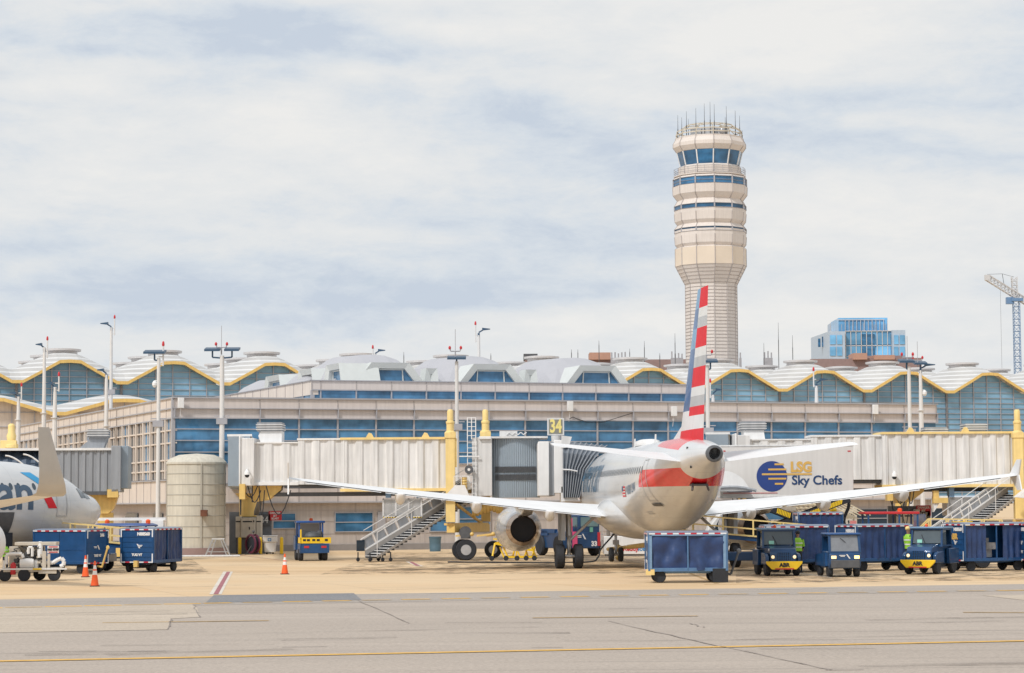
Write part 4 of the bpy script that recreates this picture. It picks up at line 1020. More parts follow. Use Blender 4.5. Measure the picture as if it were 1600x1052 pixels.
# ================================================================== BOARDING BRIDGES
def bridge(name, label, Y, pA, pB, pC, pD, cab, zlevels, sign=None):
    """pA..pB rear tunnel, pB..pC middle, pC..pD outer tunnel (photo pixels on the plane Y)"""
    o = W((pA+pD)/2, 780, Y); fr = Frame((o.x, Y, 0), 0); X_ = lambda px, y=0: fr.at(px, 780, y)[0]; Z_ = lambda px, py, y=0: fr.at(px, py, y)[1]
    root = thing(name, label, 'boarding bridge', fr)
    (a0, a1), (b0, b1), (c0, c1) = zlevels
    b = MB(); b.corr(X_(pA), X_(pB)+.1, a0, a1, .45, .95, .08); b.box(X_(pA), X_(pB), .62, 2.7, a0, a1); b.use(1).box(X_(pA), X_(pB), .42, 2.7, a1, a1+.08); b.box(X_(pA), X_(pB), .40, 2.7, a0-.18, a0)
    b.build('rear_tunnel', [M_bridge, M_white], root)
    b = MB(); b.corr(X_(pB), X_(pC)+.1, b0, b1, .22, .85, .08); b.box(X_(pB), X_(pC), .40, 2.9, b0, b1); b.use(1).box(X_(pB)-.05, X_(pC), .18, 2.9, b1, b1+.10); b.use(2).box(X_(pB)-.8, X_(pC), .5, 2.7, b0-.2, b0)
    b.build('middle_tunnel', [M_bridge, M_white, M_dsteel], root)
    b = MB(); b.corr(X_(pC), X_(pD), c0, c1, 0, .80, .10, .06); b.box(X_(pC), X_(pD), .20, 3.1, c0, c1)
    b.use(1).box(X_(pC)-.05, X_(pD), -.08, 3.2, c1, c1+.12); b.box(X_(pC)-.05, X_(pD), -.08, .1, c0-.16, c0); b.box(X_(pC), X_(pD), 3.0, 3.2, c0-.16, c0)
    x = X_(pC)+1.6
    while x < X_(pD)-1: b.prism([(x-.22, c1+.12), (x+.22, c1+.12), (x+.1, c1+.34), (x-.06, c1+.38)], -.06, .1); x += 3.1 if x < X_(pC)+6 else 2.3
    b.use(2).box(X_(pC)+.1, X_(pC)+.18, -.03, .0, c0, c1)
    b.build('outer_tunnel', [M_bridge, M_yelpale, M_white], root)
    b = MB(); b.box(X_(pC)-4, X_(pC)+7, 1.0, 2.4, c0-.4, c0-.18); b.build('cable_tray', M_dsteel, root)
    return root, fr, X_, Z_
def hvac(root, fr, x0, x1, y0, y1, z0, z1, nm='air_conditioner'):
    b = MB(); b.box(x0, x1, y0, y1, z0, z1); b.use(1)
    z = z0+.08
    while z < z1-.06: b.box(x0-.05, x1+.05, y0-.05, y1+.05, z, z+.05); z += .13
    return b.build(nm, [M_bridgeg, M_offw], root, fr)
def louvre(root, x0, x1, y0, y1, z0, z1, n=3):
    b = MB(); b.use(1).box(x0, x1, y0+.08, y1, z0, z1); b.use(1)
    for i in range(n+1): x = x0+(x1-x0)*i/n; b.box(x-.045, x+.045, y0, y0+.1, z0, z1)
    b.box(x0, x1, y0, y0+.1, z1-.07, z1); b.box(x0, x1, y0, y0+.1, z0, z0+.05)
    z = z0+.09
    while z < z1-.08: b.box(x0, x1, y0+.02, y0+.075, z, z+.028); z += .065
    b.use(2); i = 0; x = x0
    while x < x1: b.box(x, min(x+.07, x1), y0-.01, y0+.1, z0-.05, z0); x += .14
    b.use(3); x = x0+.07
    while x < x1: b.box(x, min(x+.07, x1), y0-.01, y0+.1, z0-.05, z0); x += .14
    return b.build('cooling_unit', [M_bridgeg, M_offw, M_yel2, M_black], root)
def stair(root, fr, x0, z0, x1, z1, y0, y1, nsteps=22, rot=0.0):
    """service stair from the ground x0,z0 up to x1,z1; stringers, treads, rails"""
    o_ = fr.M @ Vector((x0, y0, 0)); F = Frame((o_.x, o_.y, 0), rot); Ln = (x1-x0)/math.cos(rot); w_ = y1-y0; x0, x1, y1, y0 = 0.0, Ln, -w_/2, w_/2
    b = MB(); dx, dz = x1-x0, z1-z0; s_ = 1 if dx > 0 else -1
    b.prism([(x0, z0+.02), (x0, z0+.42), (x1, z1+.38), (x1, z1-.02)], y0-.03, y0+.03); b.use(1).add([(x0, y0, z0-.02), (x1, y0, z1-.02), (x1, (y0+y1)/2, z1-.05), (x0, (y0+y1)/2, z0-.05)], [(0, 1, 2, 3)]); b.prism([(x0, z0), (x0, z0+.10), (x1, z1+.10), (x1, z1)], y0-.06, y0-.031); b.use(0); b.bar((x0, y1, z0+.05), (x1, y1, z1+.02), .06, .12)
    so_ = b.build('service_stair', [mat('stair_greybeige', (.36, .34, .32), .5, .1), M_dsteel], root, F)
    b = MB()
    for i in range(nsteps):
        t = (i+.5)/nsteps; x, z = x0+dx*t, z0+dz*t; b.use(1).box(x-.14, x+.14, y0, y1, z, z+.035); b.use(0).box(x-.02+s_*.12, x+.02+s_*.12, y0, y1, z-.10, z)
    b.build('tread', [M_dsteel, M_offw], so_, F)
    b = MB(); n = 9
    for y in (y0,):
        for i in range(n+1):
            t = i/n; b.bar((x0+dx*t, y, z0+.40+dz*t), (x0+dx*t-.28*s_, y, z0+.98+dz*t), .05)
        b.bar((x0-.28*s_, y, z0+.98), (x1-.28*s_, y, z1+.98), .05); b.bar((x0, y, z0+.42), (x1, y, z1+.42), .07)
    for i in range(n+1):
        t = i/n; b.bar((x0+dx*t, y1, z0+.05+dz*t), (x0+dx*t, y1, z0+1.38+dz*t), .025) if i % 3 == 0 else None
    for h in (.9, 1.38): b.bar((x0, y1, z0+h), (x1, y1, z1+h), .04) if h > 1 else None; b.bar((x0-.1*s_, y0, z0+h+.1), (x1-.1*s_, y0, z1+h+.1), .03)
    b.build('railing', M_white, so_, F)
    b = MB()
    for i in range(n):
        t0, t1 = (i+.12)/n, (i+.90)/n
        b.add([(x0+dx*t-.28*s_*(h-.40)/.58, y0+.02, z0+h+dz*t) for t, h in ((t0, .46), (t1, .46), (t1, .92), (t0, .92))], [(0, 1, 2, 3)])
    b.build('side_panel', M_bridgeg, so_, F)
    b = MB(); b.box(min(x0-.05, x0-.55*s_), max(x0-.05, x0-.55*s_), y0-.04, y0, z0+.35, z0+.95); b.build('splash_guard', M_glassd, so_, F)
    for x in (x0-.45*s_, x0+.35*s_, x0+.85*s_):
        for y in (y0, y1):
            w_ = MB(); w_.lathe([(.10, -.04), (.12, 0), (.10, .04)], 12, (x, y, .12), 'y'); w_.bar((x, y, .15), (x, y, z0+.3), .05); w_.build('castor', M_black, so_, F)
    return so_
JY = 129.7
j34, fj, X_, Z_ = bridge('boarding_bridge', 'white ribbed boarding bridge with gate number 34, leading to the striped tail jet', JY, 385, 465, 533, 700, None, ((4.40, 6.55), (4.25, 6.72), (4.00, 6.72)))
def lift(root, X_, Z_, px1, px2, top, pw, y2=3.6, ybot=838):
    for px, y in ((px1, -.35), (px2, y2)):
        b = MB(); x = X_(px, y); zt_ = Z_(px, top, y); w_ = .26
        b.box(x-w_, x+w_, y-.25, y+.25, 2.1 if y > 0 else 2.1, zt_-1.35)
        b.lathe([(.31, zt_-1.42), (.31, zt_-1.25), (.21, zt_-1.2), (.21, zt_-.8), (.24, zt_-.78), (.24, zt_-.66), (.17, zt_-.64), (.17, zt_-.10), (.12, zt_)], 14, (x, y, 0)); b.box(x+w_, x+w_+.10, y-.18, y+.18, zt_-3.2, zt_-1.6)
        b.box(x-w_-.05, x+w_+.05, y-.30, y+.30, zt_-1.6, zt_-1.3)
        b.build('lift_column', M_yelpale, root, bevel=.02)
    xa, xb = X_(px1, -.35), X_(px2, y2); b = MB()
    b.bar((xa, -.35, 1.75), (xb, y2, 1.75), .5, .42); b.bar((xa-.1, -.35, 2.0), (xb-.1, y2, 2.0), .6, .12); b.bar((xa+.3, 0, 3.1), (xb-.2, y2-.3, 2.0), .12)
    b.bar((xa, -.35, 4.0-.15), (xb, y2, 4.0-.15), .45, .35)
    b.build('bogie_beam', M_yel, root)
    return xa, xb
xa, xb = lift(j34, X_, Z_, 704, 759, 640, 16)
def bigwheel(root, x, y, r=.58, wd=.42):
    b = MB(); b.lathe([(r*.5, -wd/2), (r*.92, -wd/2), (r, -wd*.3), (r, wd*.3), (r*.92, wd/2), (r*.5, wd/2)], 32, (x, y, r), 'y'); o = b.build('wheel', M_black, root)
    q = MB(); q.lathe([(r*.5, -wd/2-.01), (r*.40, -wd*.12), (r*.2, -wd*.12), (r*.16, -wd*.5), (.01, -wd*.5)], 20, (x, y, r), 'y'); q.lathe([(r*.5, wd/2+.01), (r*.42, wd*.3), (.01, wd*.3)], 20, (x, y, r), 'y'); q.build('rim', M_steel, o); return o
bigwheel(j34, X_(728, -.3), -.3); bigwheel(j34, X_(722, .6), .7)
bigwheel(j34, X_(770, 4.4), 4.4, .5)
b = MB(); b.lathe([(.34, -.35), (.34, .35)], 14, (X_(727), -.2, 1.55), 'y'); b.box(X_(720), X_(735), -.5, .2, 1.2, 1.6); b.build('drive_motor', M_dsteel, j34)
b = MB()
for x in (X_(712), X_(745), X_(760)): b.bar((x, -.4, 1.35), (x+.9, -.5, 1.45), .10); b.ball((x+.9, -.5, 1.45), .12)
b.build('tow_bar', M_yel, j34)
# corrugated rotating cab
cxa, cxb = X_(768), X_(842); zc0, zc1 = 3.45, 6.75
b = MB(); n = 44; cx, cy, r_ = (cxa+cxb)/2+.05, 1.6, 1.62
pts = []
hwc = (cxb-cxa)/2+.02
for i in range(n+1):
    u_ = -1+2*i/n; pts.append((cx+hwc*u_, .12+.55*u_*u_+(.035 if i % 2 else 0)))
pts += [(cx+hwc, 3.0), (cx-hwc, 3.0)]
b.prism(pts, zc0, zc1, 'xy')
co = b.build('cab_rotunda', M_bluegrey, j34, smooth=False)
b = MB()
for z in (4.55, 4.98):
    for i in range(60):
        u_ = -.86+i*1.72/60; b.box(cx+hwc*u_-.012, cx+hwc*u_+.012, .10+.55*u_*u_-.02, .14+.55*u_*u_, z-.13, z+.20)
b.build('slat_window', M_dsteel, co)
b = MB(); b.box(cx-hwc-.35, cx+hwc+.45, -.05, 3.1, zc1, zc1+.10); b.build('cab_roof', M_offw, j34)
b = MB(); b.box(X_(738), X_(769), -.12, 3.0, 3.55, 6.80); b.use(1).box(X_(749), X_(768), -.3, -.1, 6.7, 6.85); b.build('cab_wall', [M_offw, M_white], j34, bevel=.02)
hy = -6.3
Xh = lambda px: fj.at(px, 740, hy)[0]; Zh = lambda py: fj.at(860, py, hy)[1]
b = MB(); b.box(Xh(841), Xh(858), hy, 2.6, Zh(775), Zh(690)); b.use(1).box(Xh(857.5), Xh(867), hy+.25, 2.4, Zh(775), Zh(691)); b.use(0).box(Xh(866), Xh(880), hy-.05, hy+2.9, Zh(771), Zh(688)); b.prism([(Xh(876), Zh(785)), (Xh(903), Zh(782)), (Xh(898), Zh(768)), (Xh(880), Zh(760)), (Xh(876), Zh(760))], hy-.05, hy+2.7); b.build('cab_head', [M_white, M_bridgeg], j34, bevel=.03)
b = MB(); b.prism([(Xh(877), Zh(701)), (Xh(889), Zh(699)), (Xh(894), Zh(683)), (Xh(878), Zh(681))], hy-.08, hy+.1); b.build('hood_bracket', M_offw, j34)
b = MB(); rings = []; NR = 16; ribs = MB()
for i in range(NR+1):
    t = i/NR; k_ = .0 if i % 2 else .10; xb_, xt_ = Xh(880)+(Xh(905)-Xh(880))*t, Xh(880)+(Xh(950)-Xh(880))*t**.9
    zb_, zt_ = Zh(778), Zh(690)-.25*t; ring = []
    for (u_, h_) in ((0, 0), (0, .55), (0, .80), (.12, .93), (.35, 1.0), (.65, 1.0), (.88, .93), (1, .80), (1, .55), (1, 0)):
        ring.append((xb_+(xt_-xb_)*h_**2.4, hy-.1-k_+(2.9+2*k_)*u_, zb_+(zt_-zb_)*h_+k_*.6*(h_ > .9)))
    rings.append(ring)
    if i % 2 == 0: ribs.path(ring, .022, 5)
b.loft(rings, caps=False); b.build('accordion_hood', mat('hood_fabric', (.17, .195, .23), .6, .1, var=.15, scale=3), j34, smooth=False)
ribs.build('hood_rib', mat('hood_rib_grey', (.30, .32, .35), .5), j34)
b = MB(); b.path([(Xh(879), hy-.32, Zh(734)), (Xh(890), hy-.36, Zh(734.5)), (Xh(902), hy-.36, Zh(737))], .04); b.build('hood_strap', M_white, j34)
# gate number
sg = MB(); x, z = X_(869, .5), Z_(869, 667, .5); sg.box(x-.47, x+.47, .35, .55, z-.48, z+.48); sg.use(1).box(x-.38, x+.38, .33, .36, z-.40, z+.40); sg.use(0).lathe([(.24, z-.85), (.26, z-.5)], 14, (x, .45, 0)); sg.box(x-.35, x+.35, .1, .5, z-1.15, z-.95)
so_ = sg.build('gate_sign', [M_offw, mat('sign_ground', (.24, .235, .20), .6, var=.05)], j34)
text('gate_number', '34', 1.02, TM((x, .325, z)), mat('sign_yellow', (.80, .68, .24), .5, var=0), so_, bold=.03, sx=.66)
# ladder, roof plant, fittings
b = MB(); xl0, xl1 = X_(731, .2), X_(744, .2); zt_ = 7.9
for x in (xl0, (xl0+xl1)/2, xl1): b.bar((x, -.2, 6.7), (x, -.2, zt_), .05)
for i in range(5): b.bar((xl0, -.2, 6.9+i*.25), (xl1, -.2, 6.9+i*.25), .035)
for i in range(11): b.bar((xl0, -.25, 3.7+i*.28), (xl1, -.25, 3.7+i*.28), .03)
for x in (xl0, xl1): b.bar((x, -.25, 3.5), (x, -.25, 6.8), .04)
b.bar((xl0-.5, -.3, 5.75), (xl1+.2, -.3, 5.75), .06); b.build('ladder', M_white, j34)
b = MB(); x, z = X_(733, -.4), Z_(733, 734, -.4); b.lathe([(.24, -.08), (.24, .08)], 20, (x, -.45, z), 'y'); b.use(1).lathe([(.08, -.1), (.08, -.08)], 14, (x, -.45, z), 'y'); b.box(x-.08, x+.08, -.4, -.3, z-1.1, z); b.build('hose_reel', [M_dsteel, M_white], j34)
b = MB(); x = X_(725, -.6)
for i in range(5): b.lathe([(.16, 3.85+i*.15), (.19, 3.92+i*.15), (.16, 3.99+i*.15)], 12, (x, -.6, 0), caps=False)
b.build('cable_coil', M_yel, j34); b = MB()
for i in range(9): b.lathe([(.26, -.1), (.30, 0), (.26, .1)], 12, (X_(740)+i*.19, 1.2, 3.0-abs(i-5)*.07), 'x', caps=False)
b.build('cable_coil', M_yel, j34)
b = MB(); x0, x1 = X_(704, -.7), X_(738, -.7); b.bar((x0, -.8, 3.45), (x1, -.8, 3.45), .1, .08); 
for x in (x0+.2, (x0+x1)/2, x1): b.bar((x, -.8, 3.45), (x, -.8, 4.65), .035)
b.bar((x0+.2, -.8, 4.65), (x1, -.8, 4.65), .035); b.box(x0-.6, x1+.2, -.8, 0, 3.36, 3.46); b.build('service_platform', M_white, j34)
b = MB(); b.box(X_(781), X_(809), .6, 1.6, zc1+.1, zc1+.42); b.path([(X_(792)+i*.16, .55, zc1+.2+.14*(i % 2)) for i in range(8)], .03); b.build('roof_fitting', [M_offw], j34)
stair(j34, fj, X_(583), .22, X_(737, 1.6), 3.55, -1.9, -.6, 24, rad(34))
b = MB(); b.prism([(X_(716), 3.45), (X_(735), 3.45), (X_(727), 4.15), (X_(712), 4.15), (X_(700), 3.7)], -1.3, -1.2); b.build('landing_panel', M_white, j34)
louvre(j34, X_(598), X_(658), .4, 2.2, Z_(600, 808), Z_(600, 779))
b = MB()
for px in (606, 654): b.box(X_(px)-.14, X_(px)+.14, .3, 1.0, Z_(600, 778), 4.0)
b.build('unit_hanger', M_bluelt, j34)
# rotunda end: yellow bracket, column, camera, hanging cables
def rotunda(root, X_, Z_, px, a0, a1, colpx, side=True):
    b = MB(); x = X_(px)
    if side: b.box(X_(px-13), x+.3, .1, 3.2, a0-.2, a1+.3); b.use(1).box(X_(px-15), X_(px-12.5), 0, 3.4, a0-.2, a1+.4)
    if side: b.build('rotunda', [M_bridge, M_white], root, bevel=.03)
    b = MB(); b.prism([(X_(px+2), a0-.2), (X_(px+50), a0-.2), (X_(px+48), a0-.45), (X_(px+28), a0-1.0), (X_(px+5), a0-1.1)], .9, 2.0); b.box(X_(px-14), X_(px-5), -.1, .6, a0-.95, a0-.1); b.build('support_bracket', M_yel, root); b = MB(); b.lathe([(.62, 2.4), (.62, 3.6), (.9, 3.9)], 16, (X_(colpx, 22), 22, 0)); b.build('support_collar', M_yel, root)
    b = MB(); b.lathe([(.45, 0), (.45, 2.4)], 16, (X_(colpx, 22), 22, 0)); b.bar((X_(px+22), 1.2, a0-.3), (X_(px+12, 20), 20, 2.6), .26); b.build('support_post', M_dsteel, root)
    b = MB(); rnd = random.Random(px)
    for i in range(6):
        xa_ = X_(px-12+i*rnd.uniform(6, 12)); sg_ = rnd.choice((.5, .8, 1.5, 2.0)); w_ = rnd.uniform(-.9, 1.5)
        b.path([(xa_+w_*t/8, .3+.1*i/9, a0-.2-sg_*math.sin(math.pi*t/8)-.25*t/8) for t in range(9)], .03, 5)
    b.build('hanging_cable', M_black, root)
    b = MB(); x, z = X_(px-2, -.3), a0+.35; b.bar((x, .1, z+.35), (x, -.3, z+.35), .05); b.lathe([(.05, z+.35), (.15, z+.2), (.16, z+.05)], 14, (x, -.3, 0)); b.use(1).ball((x, -.3, z+.02), .13); b.build('dome_camera', [M_white, M_black], root)
rotunda(j34, X_, Z_, 388, 4.40, 6.55, 389)
hv = hvac(j34, None, X_(398), X_(437), 1.0, 2.8, 7.25, 7.75); b = MB(); b.prism([(X_(404), 6.6), (X_(437), 6.6), (X_(437), 7.25), (X_(404), 7.25), (X_(400), 7.0)], 1.1, 2.6); b.build('duct', M_white, j34)
hv.name = 'air_conditioner'
# corridor back to the pier
def corridor(root, fr, px, z0, z1, Y0):
    p = FR.M @ Vector((FR.at(px, 700)[0], 0, 0)); a = W(px, 700, Y0+1)
    b = MB(); b.prism([(a.x-.45, a.y+.8), (a.x+.8, a.y+.8), (p.x+1.2, p.y+.3), (p.x-.2, p.y+.3)], z0, z1, 'xy')
    b.use(1).prism([(a.x-.5, a.y+.8), (a.x+.9, a.y+.8), (p.x+1.3, p.y+.3), (p.x-.3, p.y+.3)], z1, z1+.12, 'xy'); b.build('corridor', [M_bluegrey, M_white], root, IDF)
corridor(j34, fj, 366, 4.2, 7.0, JY)

# gate 31 bridge --------------------------------------------------
JY2 = 131.5
j31, fj2, X2, Z2_ = bridge('boarding_bridge', 'white ribbed boarding bridge with yellow rails at the right edge, behind the catering truck', JY2, 1165, 1270, 1380, 1592, None, ((4.50, 6.60), (4.35, 6.78), (4.05, 6.90)))
xa, xb = lift(j31, X2, Z2_, 1592, 1640, 640, 16); bigwheel(j31, X2(1605, -.3), -.3)
rotunda(j31, X2, Z2_, 1400, 4.1, 5.6, 1413, False); 
rotunda(j31, X2, Z2_, 1165, 4.5, 6.6, 1168)
hvac(j31, None, X2(1163), X2(1201), 1.0, 2.8, 7.2, 7.7); b = MB(); b.prism([(X2(1168), 6.7), (X2(1200), 6.7), (X2(1198), 7.2), (X2(1166), 7.2)], 1.1, 2.6); b.build('duct', M_white, j31)
hvac(j31, None, X2(1466), X2(1501), 3.6, 5.2, 6.9, 7.4); hvac(j31, None, X2(1531), X2(1564), 3.6, 5.2, 7.15, 7.6); MB().box(X2(1537), X2(1566), 3.7, 5.1, 6.8, 7.15).build('duct', M_offw, j31)
louvre(j31, X2(1483), X2(1549), .4, 2.2, Z2_(1483, 806), Z2_(1483, 777))
b = MB()
for px in (1489, 1543): b.box(X2(px)-.14, X2(px)+.14, .3, 1.0, Z2_(1483, 777), 4.0)
b.build('unit_hanger', M_bluelt, j31)
stair(j31, fj2, X2(1446), .4, X2(1588), 3.5, -2.6, -1.4, 24, rad(30))
b = MB(); b.prism([(X2(1575), 3.3), (X2(1640), 5.1), (X2(1640), 4.2), (X2(1600), 3.2)], -2.3, -1.3); b.prism([(X2(1460), 3.4), (X2(1482), 3.4), (X2(1482), 3.0), (X2(1474), 3.0), (X2(1472), 3.2), (X2(1460), 2.5)], .2, .8); b.build('landing_panel', M_white, j31)
b = MB(); b.box(X2(1459), X2(1482), .1, .6, 3.0, 3.3); b.box(X2(1459.5), X2(1468), .15, .55, 3.3, 3.7); b.lathe([(.35, 0), (.35, 3.2)], 14, (X2(1503), 1.3, 0)); b.box(X2(1494), X2(1514), .9, 1.7, .2, 2.2); b.build('support_bracket', M_yel, j31)
corridor(j31, fj2, 1118, 4.6, 7.0, JY2)
b = MB(); b.box(X2(1592), X2(1640), .3, 3.0, 3.7, 6.6); b.build('cab_rotunda', M_bluegrey, j31)

# gate bridge at the left -----------------------------------------
JL = 131.0
oL = W(135, 780, JL); fl_ = Frame((oL.x, JL, 0), rad(6)); XL = lambda px, y=0: fl_.at(px, 740, y)[0]; ZL = lambda px, py, y=0: fl_.at(px, py, y)[1]
jl = thing('boarding_bridge', 'ribbed boarding bridge in shaded grey over the nose of the left airliner', 'boarding bridge', fl_)
b = MB(); b.corr(XL(60), XL(174), 3.95, 6.25, 0, .42, .07); b.box(XL(60), XL(174), .14, 2.6, 3.95, 6.25); b.use(1).box(XL(-30), XL(176), -.1, 2.7, 6.25, 6.38); b.use(2).box(XL(60), XL(176), -.03, 2.6, 3.75, 3.95)
b.build('tunnel', [M_bridgeg, M_white, M_dsteel], jl)  # grey cladding carries the darker shading of its side in the colour
b = MB(); b.box(XL(174), XL(189), -.2, 3.0, 3.9, 6.5); b.use(1).box(XL(187), XL(200), .2, 3.4, 4.1, 6.5); b.build('rotunda', [M_bridgeg, M_bluegrey], jl, bevel=.03)
b = MB(); b.box(XL(168), XL(185), -.2, .5, 3.6, 4.05); b.prism([(XL(138), 3.75), (XL(184), 3.75), (XL(176), 2.95), (XL(168), 2.7), (XL(156), 2.7), (XL(150), 3.0)], .6, 1.8); b.build('support_bracket', M_yel, jl); b = MB(); b.lathe([(.40, 0), (.46, 2.75)], 18, (XL(163), 1.2, 0)); b.build('support_column', M_yel, jl)
hvac(jl, None, XL(135), XL(167), .6, 2.4, 7.0, 7.45); b = MB(); b.prism([(XL(122), 6.4), (XL(160), 6.4), (XL(166), 7.0), (XL(138), 7.0), (XL(134), 6.75)], .8, 2.2); b.build('duct', M_bridgeg, jl)
b = MB(); rr = []
for i in range(15):     # ribbed canopy
    x = XL(-40)+i*(XL(62)-XL(-40))/14; k_ = .10 if i % 2 else 0; rr.append([(x, 1.3+1.35*math.cos(t)*(1+k_*.3), 4.9+(1.35+k_)*math.sin(t)) for t in [math.pi*1.25-math.pi*1.5*j/12 for j in range(13)]])
b.loft(rr, caps=False); b.build('accordion_hood', mat('hood_blue', (.04, .07, .12), .5, .1, var=.2, scale=3), jl, smooth=False)
for px0, px1, py0, py1 in ((8, 42, 712, 732), (36, 60, 710, 722), (-5, 15, 722, 733)):
    b = MB(); b.path([(XL(px0+(px1-px0)*t/6, -.25), -.25, ZL(px0, py0+(py1-py0)*(t/6)**1.8, -.25)) for t in range(7)], .05); b.build('hood_hoop', M_white, jl)
b = MB(); x, zt_ = XL(17, 2.8), ZL(17, 662, 2.8); b.box(x-.32, x+.32, 2.6, 3.2, 2.0, zt_-1.35); b.lathe([(.4, zt_-1.4), (.4, zt_-1.2), (.22, zt_-1.1), (.28, zt_-.7), (.2, zt_-.5), (.2, zt_-.1), (.1, zt_)], 14, (x, 2.9, 0)); b.box(x-.6, x+.3, 2.6, 3.2, 6.35, 6.9); b.build('lift_column', M_yelpale, jl, bevel=.02)

# ================================================================== WATER TANK
pt_ = G(307, 866); YTK = 147.5; pt_ = W(306.5, 860, YTK); FT2 = Frame((pt_.x, YTK, 0), 0)
tank = thing('storage_tank', 'large round grey concrete tank with domed top standing before the pier corner', 'storage tank', FT2)
r_ = 45.5/FPX*YTK; zt_ = W(306, 722, YTK-r_).z; zd = W(306, 709, YTK).z
b = MB(); b.lathe([(r_, .45), (r_, zt_)], 48, caps=False); b.lathe([(r_+.06, zt_-.12), (r_+.06, zt_), (r_*.9, zt_+(zd-zt_)*.45), (r_*.6, zt_+(zd-zt_)*.85), (.1, zd)], 48)
tb_ = b.build('shell', M_concrete, tank)
b = MB(); hs = [W(306, y, YTK-r_).z for y in (740, 757, 773, 790, 806, 823, 840)]
for z in hs: b.lathe([(r_, z-.035), (r_+.03, z), (r_, z+.035)], 48, caps=False)
for px in (320, 263, 351):
    t = math.asin(max(-.99, min(.99, (px-306.5)/45.5))); x, y = r_*math.sin(t), -r_*math.cos(t); b.box(x-.05, x+.05, y-.05, y+.05, .45, zt_)
b.build('hoop_band', mat('band_beige', (.40, .38, .33), .7), tank)
b = MB(); b.lathe([(r_+.12, 0), (r_+.12, .48)], 48); b.build('base_ring', M_brown, tank); b = MB(); b.box(.55, .95, -r_-.35, -r_+.1, 2.45, 2.85); b.build('control_box', mat('rust', (.18, .07, .04), .8, var=.3), tank)

# ================================================================== VEHICLES, CARTS, EQUIPMENT
def wheel(root, x, y, r, wd, name='wheel', rimm=None):
    b = MB(); b.lathe([(r*.55, -wd/2), (r*.90, -wd/2), (r, -wd*.28), (r, wd*.28), (r*.90, wd/2), (r*.55, wd/2)], 22, (x, y, r), 'x'); o = b.build(name, M_black, root)
    q = MB(); q.lathe([(r*.55, -wd/2+.01), (r*.45, -wd*.3), (r*.16, -wd*.42), (.01, -wd*.42)], 16, (x, y, r), 'x'); q.lathe([(r*.55, wd/2-.01), (r*.45, wd*.3), (r*.16, wd*.42), (.01, wd*.42)], 16, (x, y, r), 'x')
    q.build('rim', rimm or M_steel, o); return o
M_tape = mat('tape_white', (.72, .74, .78), .4, var=.05); M_taper = mat('tape_red', (.50, .03, .05), .4, var=.1)
def marker_tape(b, p, q, n, h, wd=.012):      # alternate red and white pieces along p-q
    p = Vector(p); q = Vector(q)
    for i in range(n):
        a = p.lerp(q, (i+.12)/n); c = p.lerp(q, (i+.88)/n); b.use(i % 2); b.bar(a, c, wd, h)
    b.use(0)
